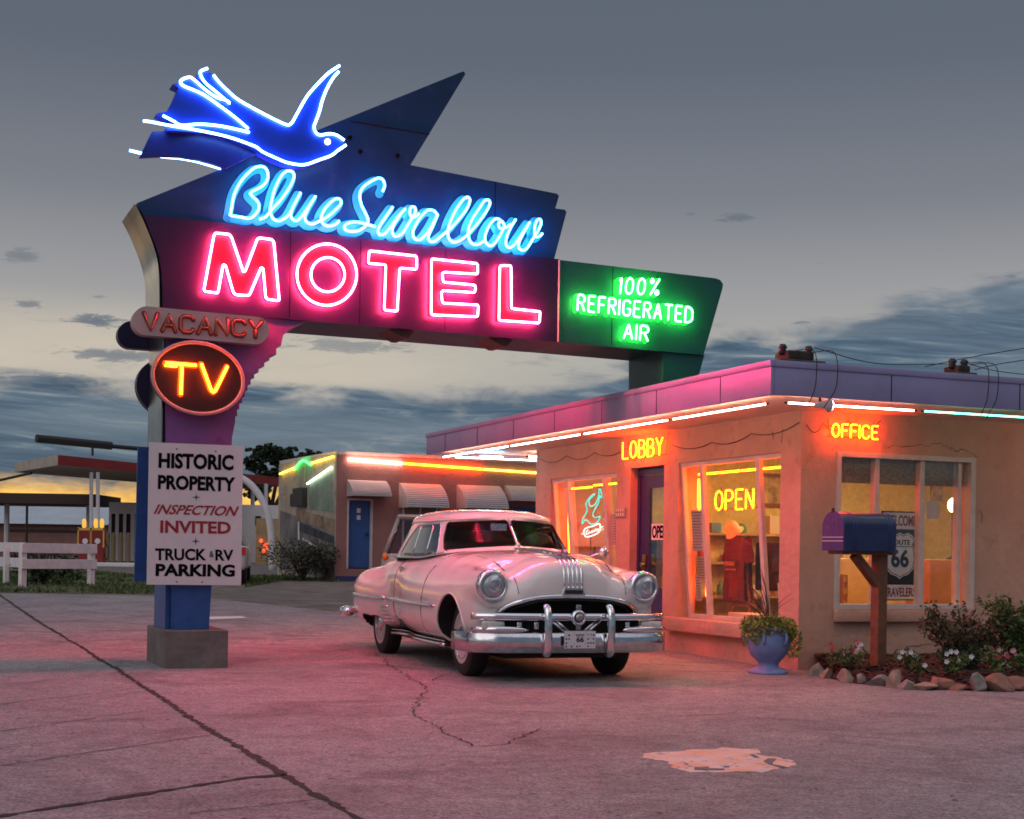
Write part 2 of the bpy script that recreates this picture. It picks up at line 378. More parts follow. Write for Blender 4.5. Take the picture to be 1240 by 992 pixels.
M['soil'] = mat("crack_soil", (.035, .03, .025), .95, var=.4, vscale=12)
M['stucco'] = mat("stucco", (.56, .345, .26), .85, var=.14, vscale=1.3, bump=.75, bscale=13, dirt=((.28, .16, .12), 4, .5))
M['stucco_pink'] = mat("pink_stucco", (.33, .17, .15), .85, var=.15, vscale=1.5, bump=.7, bscale=14)
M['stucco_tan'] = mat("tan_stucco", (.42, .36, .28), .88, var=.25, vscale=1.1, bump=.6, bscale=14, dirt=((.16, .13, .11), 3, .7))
M['fascia'] = mat("lilac_metal", (.29, .275, .47), .45, var=.12, vscale=2.0, metal=.15, bump=.08, bscale=3, dirt=((.25, .2, .24), 4, .5))
M['soffit'] = mat("soffit_paint", (.66, .52, .46), .7, var=.08, vscale=2)
M['roofing'] = mat("roofing", (.08, .075, .07), .95, var=.3, vscale=5)
M['trim'] = mat("pale_trim", (.62, .56, .52), .6, var=.12, vscale=6, bump=.2, bscale=30)
M['white'] = mat("white_paint", (.74, .72, .72), .6, var=.08, vscale=5, bump=.1, bscale=30)
M['fence'] = mat("fence_paint", (.82, .79, .79), .65, var=.15, vscale=4, bump=.2, bscale=20)
M['door_blue'] = mat("blue_door", (.03, .10, .30), .5, var=.12, vscale=3)
M['door_navy'] = mat("navy_door", (.035, .03, .13), .4, var=.2, vscale=4)
M['glass'] = glass("window_glass", (.95, .95, .94), .14)
M['dark'] = mat("dark_metal", (.02, .02, .022), .5)
M['black'] = mat("black_paint", (.004, .004, .005), .9, spec=.1)
M['cable'] = mat("cable", (.012, .012, .012), .7)
M['wood'] = mat("stained_wood", (.17, .07, .035), .65, var=.35, vscale=9, bump=.3, bscale=30)
M['wood_light'] = mat("pine_wood", (.42, .25, .12), .6, var=.2, vscale=6)
M['cream_wall'] = mat("interior_wall", (.58, .50, .22), .8, var=.18, vscale=14, bump=.6, bscale=30)
M['paper'] = mat("paper", (.70, .66, .60), .8, var=.05, vscale=4)
M['lamp_warm'] = neon("warm_bulb", (1.0, .62, .22), 9)
M['ceil_lamp'] = neon("ceiling_diffuser", (1.0, .64, .25), 46.0)
M['n_orange'] = neon("orange_neon", (1.0, .080, .001), 60)
M['n_yellow'] = neon("amber_neon", (1.0, .055, .001), 52)
M['n_white'] = neon("rose_white_neon", (1.0, .52, .38), 34)
M['n_teal'] = neon("teal_neon", (.10, 1.0, .62), 9)
M['n_green2'] = neon("grass_neon", (.05, 1.0, .10), 5)
M['n_gold'] = neon("gold_neon", (1.0, .62, .05), 6)
M['n_off'] = mat("unlit_tube", (.75, .78, .75), .25)
M['awning'] = mat("awning_metal", (.46, .41, .41), .5, var=.1, vscale=3)
M['mulch'] = mat("mulch", (.06, .028, .02), .95, var=.6, vscale=22, bump=1.0, bscale=35)
M['terracotta'] = mat("flat_red", (.40, .03, .03), .6)

# ------------------------------------------------------------------ ground
def gpix(px, py):
    z = 0.0
    for _ in range(25): p = at_z(px, py, z); z = .5 * z + .5 * ground_z(p.y)
    p = at_z(px, py, z); return Vector((p.x, p.y, ground_z(p.y)))
def strip_sheet(name, outline, m, dz):                     # a sheet on the terrain, cut where the slope changes
    bm = BM(); fs = bm.faces.new([bm.verts.new((x, y, 0)) for x, y in outline])
    for yc in (16.0, 67.0):
        bmesh.ops.bisect_plane(bm, geom=bm.verts[:] + bm.edges[:] + bm.faces[:], plane_co=(0, yc, 0), plane_no=(0, 1, 0))
    for v in bm.verts: v.co.z = ground_z(v.co.y) + dz
    o = obj(name, bm, m); o['kind'] = 'structure'; return o
bm = BM()
ys = [-60, 16, 67, 300, 1500]
for a, b in zip(ys, ys[1:]):
    bm.faces.new([bm.verts.new((x, y, ground_z(y))) for x, y in ((-900, a), (900, a), (900, b), (-900, b))])
bmesh.ops.remove_doubles(bm, verts=bm.verts, dist=1e-4)
g = obj('ground', bm, M['ground']); g['kind'] = 'structure'
far_edge = [gpix(*p) for p in ((-60, 718), (0, 719), (80, 720), (165, 721), (253, 725), (330, 733), (415, 742))]
strip_sheet('concrete_apron', [(-40, -20), (14, -20), (14, 15.5), (6, 26), (1, 27)] + [(p.x, p.y) for p in reversed(far_edge)] + [(-40, far_edge[0].y)], M['concrete'], .004)
lawn_out = [gpix(*p) for p in ((-60, 716.5), (0, 717.5), (80, 718.5), (160, 719.5), (200, 719), (200, 700), (120, 693), (-60, 692))]
strip_sheet('lawn', [(p.x, p.y) for p in lawn_out], M['lawn'], .006)
lawn2 = [gpix(*p) for p in ((296, 712), (345, 703), (412, 705), (412, 697), (300, 698))]
strip_sheet('lawn', [(p.x, p.y) for p in lawn2], M['lawn'], .006)

def crack(pts, w0, w1, seed, jit=.03, m=M['soil'], name='pavement_crack', dz=.008, step=.05):
    r = random.Random(seed); P = []
    for a, b in zip(pts, pts[1:]):
        n = max(2, int((b - a).length / step)); P += [a.lerp(b, i / n) for i in range(n)]
    P.append(pts[-1]); bm = BM(); prev = None; wob = 0.0; n = len(P)
    for i, p in enumerate(P):
        t = (P[min(i + 1, n - 1)] - P[max(i - 1, 0)]); q = Vector((-t.y, t.x, 0)).normalized()
        wob = wob * .86 + r.uniform(-jit, jit) * .8; w = (w0 + (w1 - w0) * i / n) * r.uniform(.25, 1.5) * .5
        c = p + q * wob
        pr = [bm.verts.new((*(c + q * s * w).xy, ground_z(c.y) + dz)) for s in (1, -1)]
        if prev: bm.faces.new((prev[0], prev[1], pr[1], pr[0]))
        prev = pr
    o = obj(name, bm, m); o['kind'] = 'structure'; return o
crack([gpix(-8, 716), gpix(52, 757), gpix(95, 782), gpix(152, 818), gpix(260, 889), gpix(345, 940), gpix(385, 965), gpix(450, 1003)], .06, .045, 3, .007)
crack([gpix(345, 940), gpix(300, 943), gpix(180, 962), gpix(60, 981), gpix(-20, 993)], .045, .05, 5, .005)
for k, q in enumerate([((0, 854), (176, 834)), ((0, 887), (198, 859)), ((0, 929), (262, 890)), ((230, 987), (400, 968))]):
    crack([gpix(*p) for p in q], .012, .009, 20 + k, .003, dz=.0075)
for k, q in enumerate([[(455, 792), (520, 838), (500, 866), (545, 888), (578, 905)], [(578, 905), (618, 902), (640, 888), (648, 884)], [(548, 815), (515, 826)], [(820, 868), (860, 866), (890, 864)], [(380, 783), (430, 790)], [(120, 789), (170, 786)]]):
    crack([gpix(*p) for p in q], 0.013, .012, 40 + k, .03, dz=.0085)

# faded paint on the concrete
def ground_patch(name, pts, m, label, cat, dz=.006, holes=()):
    r_ = random.Random(len(pts)); P0 = [gpix(*p) for p in pts]; P = []
    for a_, b_ in zip(P0, P0[1:] + P0[:1]):
        n_ = max(1, int((b_ - a_).length / .035)) if label and 'worn' in label else 1
        for i_ in range(n_): P.append(a_.lerp(b_, i_ / n_) + Vector((r_.uniform(-.02, .02), r_.uniform(-.02, .02), 0)) * (n_ > 1))
    bm = BM(); vs = [bm.verts.new((p.x, p.y, ground_z(p.y) + dz)) for p in P]
    for t in tessellate_polygon([[Vector((p.x, p.y, 0)) for p in P]]): bm.faces.new([vs[i] for i in t])
    o = obj(name, bm, m)
    return tag(o, label, cat) if label else tag(o, None, None, kind='structure')
pk = lambda x, y: (760 + x / 5.636, 890 + y / 5.633)
M['patch'] = mat("worn_pavement_paint", (.84, .66, .66), .7, var=.1, vscale=5, col2=(.90, .38, .18), dirt=((.20, .175, .175), 10, 1.0))
def flake(m_):                                            # paint worn through to the concrete in ragged flakes
    nt = m_.node_tree; N = nt.nodes.new; L = nt.links.new; b = nt.nodes['Principled BSDF']; o = nt.nodes['Material Output']
    tc = N('ShaderNodeTexCoord'); n = N('ShaderNodeTexNoise'); n.inputs['Scale'].default_value = 7.0; n.inputs['Detail'].default_value = 9; n.inputs['Roughness'].default_value = .72; L(tc.outputs['Object'], n.inputs['Vector'])
    r = N('ShaderNodeValToRGB'); L(n.outputs[0], r.inputs[0]); r.color_ramp.elements[0].position = .36; r.color_ramp.elements[1].position = .41
    t = N('ShaderNodeBsdfTransparent'); x = N('ShaderNodeMixShader'); L(r.outputs[0], x.inputs[0]); L(t.outputs[0], x.inputs[1]); L(b.outputs[0], x.inputs[2]); L(x.outputs[0], o.inputs['Surface'])
flake(M['patch'])
pat = [(80, 160), (150, 125), (240, 122), (330, 122), (400, 108), (520, 106), (590, 104), (640, 92), (700, 95), (760, 98), (890, 106), (882, 135), (930, 150), (1040, 165), (1120, 182), (1165, 202), (1130, 222), (1040, 236), (975, 248), (935, 265), (840, 258), (700, 260), (560, 266), (430, 262), (340, 238), (295, 214), (278, 190), (240, 182), (160, 170)]
ground_patch('painted_patch', [pk(*p) for p in pat], M['patch'], 'worn orange and pink painted arrow shape on the concrete in front of the car', 'road marking')
M['patch_gap'] = mat("bare_concrete", (.19, .18, .175), .85, var=.25, vscale=14)
for hp in ([(455, 230), (550, 226), (560, 238), (660, 240), (660, 250), (520, 250), (455, 248)], [(925, 190), (960, 168), (1020, 172), (990, 195), (990, 210), (1080, 228), (1050, 232), (960, 208)], [(830, 143), (860, 140), (900, 163), (870, 165)], [(380, 208), (415, 207), (410, 215)], [(650, 222), (700, 224), (690, 232), (655, 230)]):
    ground_patch('worn_through_gap', [pk(*p) for p in hp], M['patch_gap'], None, None, dz=.009)
ground_patch('painted_dash', [(254, 747.5), (292, 747), (300, 749), (254, 751)], M['white'], 'short white painted dash on the concrete behind the sign base', 'road marking', dz=.01)

# ------------------------------------------------------------------ office building
C0 = at_z(966, 812); OF = Frame((C0.x, C0.y), 22)
office = thing('motel_office', 'stucco office with lilac roof fascia, glowing windows and deep eaves beside the pink car', 'building', (C0.x, C0.y, 0), R(22))
WH = 2.64; LW = 6.9
bm = BM()                                                  # front toward the lobby (x = 0)
def wallx(y0, y1, z0, z1): box(bm, 0, .25, y0, y1, z0, z1)
wallx(.25, .38, -.05, WH); wallx(.38, 2.6, -.05, .42); wallx(.38, 2.6, 2.235, WH); wallx(2.6, 2.96, -.05, WH)
wallx(2.96, 3.86, 2.235, WH); wallx(3.86, 4.25, -.05, WH); wallx(4.25, 6.37, -.05, .50); wallx(4.25, 6.37, 2.2, WH); wallx(6.37, LW, -.05, WH)
def wally(x0, x1, z0, z1): box(bm, x0, x1, 0, .25, z0, z1)
wally(0, .414, -.05, WH); wally(.414, 2.17, -.05, .62); wally(.414, 2.17, 2.24, WH); wally(2.17, 9, -.05, WH)
box(bm, .25, 9, LW - .25, LW, -.05, WH); box(bm, 8.75, 9, .25, LW - .25, -.05, WH)
obj('wall', bm, M['stucco'], office)
OX0, OY0, OY1 = -1.19, -1.33, 8.34
bm = BM(); box(bm, OX0 + .02, 10, OY0 + .02, OY1 - .02, WH, WH + .10); obj('soffit', bm, M['soffit'], office)
bm = BM()                                                  # fascia: plain lower board and a coping band with a seam line
for (x0, x1, y0, y1) in ((OX0, OX0 + .04, OY0, OY1), (OX0 + .04, 10, OY0, OY0 + .04), (OX0 + .04, 10, OY1 - .04, OY1)):
    box(bm, x0, x1, y0, y1, WH - .03, WH + .26, .006)
    e = .012; box(bm, x0 - (e if x0 < OX0 + .01 else 0), x1 + e * .3, y0 - (e if y0 < OY0 + .01 else 0), y1 + (e if y1 > 8 else 0), WH + .225, WH + .285, .006)
fas = obj('fascia', bm, M['fascia'], office, 40)
bm = BM()
for k in range(7): y = OY0 + .9 + k * 1.32; box(bm, OX0 - .005, OX0 - .0005, y, y + .008, WH - .03, WH + .222)
for k in range(6): x = OX0 + 1.3 + k * 1.5; box(bm, x, x + .008, OY0 - .005, OY0 - .0005, WH - .03, WH + .222)
pieces('seam', bm, M['dark'], fas)
bm = BM(); v = []
NX, NY = 12, 24
for i in range(NX + 1):
    for j in range(NY + 1):
        x = OX0 + .05 + (10 - OX0) * i / NX; y = OY0 + .05 + (OY1 - OY0 - .1) * j / NY
        z = WH + .24 + .10 * min(1, i / 2.0, j / 2.0) + .05 * math.exp(-((y - 2.4) / .7) ** 2) * min(1, .3 + i)
        v.append(bm.verts.new((x, y, z)))
for i in range(NX):
    for j in range(NY):
        a = i * (NY + 1) + j; bm.faces.new((v[a], v[a + 1], v[a + NY + 2], v[a + NY + 1]))
obj('roof', bm, M['roofing'], office, True)

def canted_window(y0, y1, z0, z1, mulls, xt=.05, xb=.19, name='window'):    # glazing leaning back at its foot
    w = BM()
    def lean(z): return xt + (xb - xt) * (z1 - z) / (z1 - z0)
    def bar(ya, yb, za, zb, d=.05, proud=.03):
        vs = [w.verts.new((lean(z) - proud + dx, y, z)) for dx in (0, d) for y in (ya, yb) for z in (za, zb)]
        for q in [(0, 1, 3, 2), (4, 6, 7, 5), (0, 4, 5, 1), (2, 3, 7, 6), (0, 2, 6, 4), (1, 5, 7, 3)]: w.faces.new([vs[i] for i in q])
    bar(y0 + .002, y0 + .05, z0 + .002, z1 - .002); bar(y1 - .05, y1 - .002, z0 + .002, z1 - .002); bar(y0 + .05, y1 - .05, z0 + .002, z0 + .05); bar(y0 + .05, y1 - .05, z1 - .05, z1 - .002)
    for mu in mulls: bar(mu - .035, mu + .035, z0 + .05, z1 - .05, .05, .05)
    f = obj(name, w, M['trim'], office)
    p = BM(); p.faces.new([p.verts.new((lean(z), y, z)) for y, z in ((y0 + .03, z0 + .03), (y1 - .03, z0 + .03), (y1 - .03, z1 - .03), (y0 + .03, z1 - .03))])
    obj('pane', p, M['glass'], f); return f
canted_window(.38, 2.6, .42, 2.235, [.86, 2.08])
canted_window(4.25, 6.37, .50, 2.2, [4.66, 5.83])
w = BM()
for a in ((.416, .47, .62, 2.24), (2.11, 2.168, .62, 2.24)): box(w, a[0], a[1], -.03, .10, a[2] + .002, a[3] - .002, .004)
box(w, .47, 2.11, -.03, .10, 2.185, 2.238, .004); box(w, .47, 2.11, -.03, .10, .622, .675, .004)
for xm in (.93, 1.50): box(w, xm - .028, xm + .028, .0, .09, .675, 2.185, .004)
box(w, 1.985, 2.03, .03, .12, .675, 2.185, .003)
fw = obj('window', w, M['trim'], office)
p = BM(); p.faces.new([p.verts.new((x, .05, z)) for x, z in ((.45, .65), (2.13, .65), (2.13, 2.21), (.45, 2.21))]); obj('pane', p, M['glass'], fw)
bm = BM(); box(bm, -.11, .0, .16, 2.77, .27, .43, .02); obj('sill', bm, M['stucco'], office, 40)
bm = BM(); box(bm, .40, 2.19, -.07, -.002, .49, .62, .02); obj('sill', bm, M['stucco'], office, 40)
# lobby door, set back in its opening
d = BM(); box(d, .10, .16, 2.962, 3.03, 0, 2.233); box(d, .10, .16, 3.79, 3.858, 0, 2.233); box(d, .10, .16, 3.03, 3.79, 2.15, 2.233); obj('door_frame', d, M['door_navy'], office)
d = BM(); box(d, .115, .155, 3.035, 3.15, .02, 2.14); box(d, .115, .155, 3.56, 3.785, .02, 2.14); box(d, .115, .155, 3.15, 3.56, 1.98, 2.14); box(d, .115, .155, 3.15, 3.56, .02, .75)
dr = obj('door', d, M['door_navy'], office)
d = BM(); box(d, .132, .138, 3.15, 3.56, .75, 1.98); obj('pane', d, M['glass'], dr)
d = BM(); box(d, .06, .113, 3.60, 3.63, .98, 1.16, .01); lathe(d, [(.0, -.03), (.03, -.02), (.03, .02), (.0, .03)], 12, (.06, 3.615, 1.03), 'X'); obj('handle', d, mat("brass", (.5, .35, .12), .3, 1.0), dr, 40)
# floor, ceiling, partition inside
bm = BM(); box(bm, .25, 8.75, .25, LW - .25, -.05, .04); obj('room_floor', bm, mat("floor_boards", (.22, .12, .07), .5, var=.2, vscale=4), office)
bm = BM(); box(bm, .25, 5.9, .25, LW - .25, WH - .03, WH - .004); obj('room_ceiling', bm, M['cream_wall'], office)
bm = BM(); box(bm, 5.7, 5.8, .25, LW - .25, .04, WH - .03); box(bm, .25, 5.7, 3.9, 3.98, .04, WH - .03); obj('room_partition', bm, M['cream_wall'], office)
# neon runs under the eaves
def run(parent, a, b, m, r=.014, name='neon_tube', sag=.0, ends=True):
    a = Vector(a); b = Vector(b); n = max(2, int((b - a).length / .6)); t = BM()
    tube(t, [a.lerp(b, i / n) for i in range(n + 1)], r, seg=8)
    o = obj(name, t, m, parent, True)
    k = BM(); u = (b - a).normalized()
    for e, s in ((a, -1), (b, 1)): tube(k, [e, e + u * .035 * s], r * 1.15, seg=8)
    pieces('electrode', k, M['dark'], o, True)
    return o
zt = WH - .075; xt = OX0 + .17; yt = OY0 + .17
ya = OY0 + .35
for y0, y1 in ((ya, .84), (.95, 3.04), (3.15, 5.34), (5.45, 8.05)): run(office, (xt, y0, zt), (xt, y1, zt), M['n_white'], .0075)
for x0, x1, mm in ((xt + .12, .50, 'n_white'), (.62, 2.45, 'n_teal'), (2.55, 4.6, 'n_white')): run(office, (x0, yt, zt), (x1, yt, zt), M[mm], .0075)
run(office, (xt + .15, OY1 - .4, zt), (.9, OY1 - .4, zt), M['n_white'], .0075)
run(office, (.0, LW + .3, zt), (2.4, LW + .3, zt), M['n_white'], .014)
q_ = OF.hit(595, 553, 2, 2.57); t = BM(); tube(t, [(q_[0] + .17 * math.cos(a), q_[1] + .10 * math.sin(a), 2.565) for a in np.linspace(0, 6.1, 20)], .011, seg=7); obj('blue_neon_loop', t, neon('pale_blue_neon', (.12, .55, 1.0), 34), office, True)
bm = BM()
def swag(pts, dip):
    P = []
    for a, b in zip(pts, pts[1:]):
        a = Vector(a); b = Vector(b)
        for i in range(8):
            t = i / 8; q = a.lerp(b, t); q.z -= dip * 4 * t * (1 - t); P.append(q)
    P.append(Vector(pts[-1])); return P
tube(bm, swag([(-.015, .02, 2.52), (-.015, .95, 2.47), (-.015, 1.8, 2.43), (-.015, 2.75, 2.46)], .06), .004, seg=5)
tube(bm, swag([(-.015, 3.95, 2.5), (-.015, 4.9, 2.49), (-.015, 5.8, 2.5), (-.015, 6.7, 2.5)], .07), .004, seg=5)
tube(bm, swag([(.05, -.015, 2.5), (.25, -.015, 2.52), (.55, -.015, 2.56), (.95, -.015, 2.58)], .09), .004, seg=5)
pieces('wall_cable', bm, M['cable'], office, True)
def plaster_crack(pts, seed):
    r = random.Random(seed); P = []
    for a_, b_ in zip(pts, pts[1:]):
        for i in range(6): q = Vector(a_).lerp(Vector(b_), i / 6); P.append(q + Vector((0, 0, r.uniform(-.018, .018))))
    P.append(Vector(pts[-1])); k = BM(); tube(k, P, [r.uniform(.0015, .0045) for _ in P], seg=4); obj('plaster_crack', k, M['soil'], office)
plaster_crack([OF.hit(1075, 541, 1, -.001), OF.hit(1110, 540, 1, -.001), OF.hit(1140, 537, 1, -.001), OF.hit(1152, 545, 1, -.001)], 1)
plaster_crack([OF.hit(1150, 544, 1, -.001), OF.hit(1170, 546, 1, -.001), OF.hit(1184, 553, 1, -.001)], 2)
plaster_crack([OF.hit(1186, 617, 1, -.001), OF.hit(1190, 625, 1, -.001), OF.hit(1188, 634, 1, -.001)], 3)
plaster_crack([OF.hit(1075, 800, 1, -.001), OF.hit(1098, 785, 1, -.001), OF.hit(1125, 779, 1, -.001), OF.hit(1150, 784, 1, -.001)], 4)
plaster_crack([OF.hit(935, 523, 0, -.001), OF.hit(937, 533, 0, -.001)], 5); plaster_crack([OF.hit(948, 521, 0, -.001), OF.hit(946, 536, 0, -.001)], 6)
# window-edge neon inside the two lobby windows
def pathtube(parent, pts, m, r=.011, name='neon_tube', rad=.05, closed=False, seg=8):
    t = BM(); tube(t, round_path(pts, rad, closed), r, closed=closed, seg=seg); return obj(name, t, m, parent, True)
pathtube(office, [(.17, .42, 2.10), (.17, 1.45, 2.10)], M['n_orange']); pathtube(office, [(.17, 1.5, 2.10), (.17, 2.42, 2.10)], M['n_orange'])
pathtube(office, [(.20, 2.47, 2.05), (.22, 2.47, 1.35)], M['n_orange']); pathtube(office, [(.30, 2.44, .95), (.31, 2.44, .68)], M['n_orange'])
pathtube(office, [(.17, 4.3, 2.08), (.17, 5.3, 2.08)], M['n_orange']); pathtube(office, [(.17, 5.36, 2.06), (.17, 6.2, 2.06)], M['n_orange'])
pathtube(office, [(.2, 6.22, 2.0), (.24, 6.22, .9)], M['n_orange'])

# small signs of neon lettering on the walls
def neon_sign(name, label, cat, strokes, place, parent_frame, m, r=.012, wire=True, backing=None, group=None):
    o = thing(name, label, cat, (C0.x, C0.y, 0), R(22), group)
    t = BM()
    for s in strokes: tube(t, round_path([place(p[0], p[1], 0) for p in s], .02), r, seg=8)
    obj('neon_lettering', t, m, o, True)
    k = BM()
    xs = [p[0] for s in strokes for p in s]; zs = [p[1] for s in strokes for p in s]
    for zz in (min(zs) + .01, max(zs) - .02):
        tube(k, [place(min(xs) - .02, zz, .05), place(max(xs) + .02, zz, .05)], .005, seg=5)
    for xx in (min(xs), max(xs)):
        tube(k, [place(xx, min(zs) + .01, .05), place(xx, max(zs) + .05, .08)], .004, seg=5)
    obj('support_frame', k, M['dark'], o)
    return o
def wall_place_x(x, sgn=1): return lambda a, z, d: (x + d * sgn, -a, z)      # on the lobby front: text runs toward -y
def wall_place_y(y, sgn=1): return lambda a, z, d: (a, y + d * sgn, z)
def st_px_x(word, pa, pb, ht, x, **k):                    # baseline through two photo points on the plane x = const
    a = OF.hit(*pa, 0, x); b = OF.hit(*pb, 0, x); h = OF.hit(*ht, 0, x)[2] - a[2]
    return block_strokes(word, (-a[1], a[2]), (-b[1], b[2]), h, **k)
def st_px_y(word, pa, pb, ht, y, **k):
    a = OF.hit(*pa, 1, y); b = OF.hit(*pb, 1, y); h = OF.hit(*ht, 1, y)[2] - a[2]
    return block_strokes(word, (a[0], a[2]), (b[0], b[2]), h, **k)
neon_sign('neon_sign', 'amber neon sign reading LOBBY over the navy door', 'neon sign', st_px_x('LOBBY', (754, 556), (802, 551), (754, 536), -.09, gap=.24), wall_place_x(-.09), None, M['n_yellow'], .009)
neon_sign('neon_sign', 'amber neon sign reading OFFICE on the wall over the wide window', 'neon sign', st_px_y('OFFICE', (1008, 529), (1063, 532), (1008, 513), -.09, gap=.24), wall_place_y(-.09), None, M['n_yellow'], .0085)
neon_sign('neon_sign', 'amber neon sign reading OPEN hung inside the lobby window', 'neon sign', st_px_x('OPEN', (866, 618), (912, 616), (866, 595), .30, gap=.25), wall_place_x(.30), None, M['n_yellow'], .009)
# floodlight and roof boxes
t = thing('floodlight', 'bright white floodlight under the eaves beside the OFFICE sign', 'lamp', OF.wor(OF.hit(1004, 491, 2, 2.555)), R(22))
lb = BM(); lathe(lb, [(.012, -.16), (.03, -.12), (.035, -.05), (.07, 0)], 14, axis='X'); obj('housing', lb, M['white'], t, True)
lb = BM(); ellipsoid(lb, (.0, 0, 0), (.035, .062, .062)); obj('bulb', lb, neon("flood_bulb", (1, .93, .92), 9), t, True)
lb = BM(); tube(lb, [(-.1, 0, 0), (-.1, 0, .084)], .012, seg=6); obj('bracket', lb, M['dark'], t)
def roof_box(px, z0, w, h, label):
    p = OF.hit(px, 430, 1, OY0 + .45)
    t = thing('transformer_box', label, 'transformer', OF.wor((p[0], OY0 + .45, WH + .28)), R(22), None)
    b = BM(); box(b, -w * .95, w * .95, -.16, .16, 0, .07, .01); obj('base_plank', b, M['roofing'], t)
    b = BM(); box(b, -w * .55, w * .55, -.12, .12, .07, .07 + h, .015); obj('case', b, mat("rusty_case", (.045, .03, .025), .8, var=.5, vscale=9), t, 40)
    b = BM()
    for s in (-1, 1): lathe(b, [(.03, 0), (.045, .02), (.03, .05), (.045, .07), (.025, .10)], 10, (s * w * .55, -.02, .07 + h * .6))
    pieces('insulator', b, M['dark'], t, True)
    b = BM(); tube(b, smooth_path([(-w * .4, -.13, .15), (-w * .42, -.5, .1), (-w * .42, -.53, -.2), (-w * .5, -.45, -.38)], 6), .0045, seg=5)
    tube(b, smooth_path([(w * .4, -.13, .15), (w * .42, -.5, .1), (w * .44, -.53, -.2), (w * .2, -.42, -.40)], 6), .0045, seg=5)
    pieces('lead_wire', b, M['cable'], t)
roof_box(962, 0, .26, .09, 'rusty sign transformer on the roof edge above the building corner')
roof_box(1159, 0, .13, .07, 'small rusty sign transformer on the roof above the wide office window')

# ------------------------------------------------------------------ room contents
def mobj(name, label, cat, bm, m, smooth=False, group=None):          # a one-mesh thing inside the office frame
    o = obj(name, bm, m, None, smooth); o.location = (C0.x, C0.y, 0); o.rotation_euler = (0, 0, R(22)); return tag(o, label, cat, group)
for i, (x, y, lab) in enumerate(((2.0, 2.0, 'square warm ceiling light in the lobby room behind the OPEN sign'), (1.6, 5.3, 'square warm ceiling light in the room behind the lamp window'), (3.2, 1.0, 'square warm ceiling light near the lobby partition'))):
    t = thing('ceiling_light', lab, 'lamp', OF.wor((x, y, WH - .035)), R(22), 'ceiling lights inside the office')
    b = BM(); box(b, -.30, .30, -.30, .30, -.02, .0); obj('frame', b, M['white'], t)
    b = BM(); box(b, -.27, .27, -.27, .27, -.05, -.021); obj('diffuser', b, M['ceil_lamp'], t)
b = BM()
def table_lamp(loc, label, shade_m, r0=.11, r1=.2, h=.26, bulb=4.0, stem=.35):
    t = thing('table_lamp', label, 'lamp', loc, R(22))
    b = BM(); lathe(b, [(.09, 0), (.09, .02), (.03, .05), (.055, .13), (.03, .22), (.015, stem)], 16); obj('base', b, M['wood'], t, True)
    b = BM(); lathe(b, [(r1, stem - .02), (r0, stem + h)], 20); obj('lamp_shade', b, shade_m, t, True)
    return t
M['shade_gold'] = neon("lit_gold_shade", (1.0, .55, .10), 1.6); M['shade_red'] = neon("lit_coral_shade", (1.0, .22, .10), .75)
p = OF.hit(841, 603, 1, 3.72)
table_lamp(OF.wor((p[0], 3.72, p[2] - .45)), 'glowing yellow table lamp on the shelf behind the taped papers', M['shade_gold'], .09, .15, .30)
p = OF.hit(720, 662, 0, .75)
table_lamp(OF.wor((.75, p[1], p[2] - .42)), 'table lamp with wide coral shade behind the turquoise neon animal', M['shade_red'], .19, .30, .36, stem=.44)
p = OF.hit(722, 690, 0, .75)
b = BM(); box(b, .45, 1.2, p[1] - .5, p[1] + .5, .64, .70, .01); box(b, .5, .56, p[1] - .45, p[1] - .39, .04, .64); box(b, 1.09, 1.15, p[1] - .45, p[1] - .39, .04, .64); box(b, .5, .56, p[1] + .39, p[1] + .45, .04, .64); box(b, 1.09, 1.15, p[1] + .39, p[1] + .45, .04, .64)
mobj('side_table', 'low wooden side table carrying the coral lamp', 'table', b, M['wood'])
# long shelf with goods on the back partition
sh = thing('wall_shelf', 'long wooden shelf along the lobby back wall', 'shelf', OF.wor((0, 3.9, 0)), R(22))
for z in (.62, 1.05, 1.42):
    b = BM(); box(b, .3, 4.2, -.28, -.003, z, z + .03); obj('shelf_board', b, M['wood_light'], sh)
b = BM(); box(b, .26, .3, -.28, -.003, .04, 1.5); box(b, 4.2, 4.24, -.28, -.003, .04, 1.5); obj('side_panel', b, M['wood'], sh)
cols = [(.5, .08, .05), (.1, .25, .4), (.55, .4, .1), (.12, .3, .15), (.6, .5, .4), (.3, .1, .3)]
gm = [mat("goods_%s" % n, c, .6) for n, c in zip(('red', 'blue', 'mustard', 'green', 'cream', 'plum'), cols)]
gn = ['red', 'blue', 'mustard', 'green', 'cream', 'plum']
for i in range(26):
    y = .42 + i * .142; z = (.65, 1.08, 1.45)[i % 3]; k = rnd.randrange(6); b = BM()
    hgt = rnd.uniform(.12, .24)
    if i % 2: box(b, y - .07, y + .07, 3.66, 3.86, z, z + hgt, .01)
    else: lathe(b, [(.055, 0), (.065, hgt * .3), (.06, hgt * .75), (.03, hgt * .9), (.035, hgt)], 14, (y, 3.76, z))
    mobj('souvenir_box' if i % 2 else 'pottery_jar', ('%s %s on the lobby shelf behind the hanging shirt' % (gn[k], 'cardboard box' if i % 2 else 'glazed jar')), 'souvenir', b, gm[k], 40 if i % 2 else True, 'souvenirs on the lobby shelf')
b = BM(); p = OF.hit(936, 594, 1, 3.87); box(b, p[0] - .2, p[0] + .25, 3.865, 3.897, p[2] - .22, p[2] + .22); 
pf = mobj('picture_frame', 'dark framed picture on the back wall of the lobby', 'picture', b, M['wood'])
b = BM(); box(b, p[0] - .15, p[0] + .2, 3.855, 3.862, p[2] - .17, p[2] + .17); obj('picture', b, mat("old_print", (.4, .3, .2), .7, var=.6, vscale=7), pf)
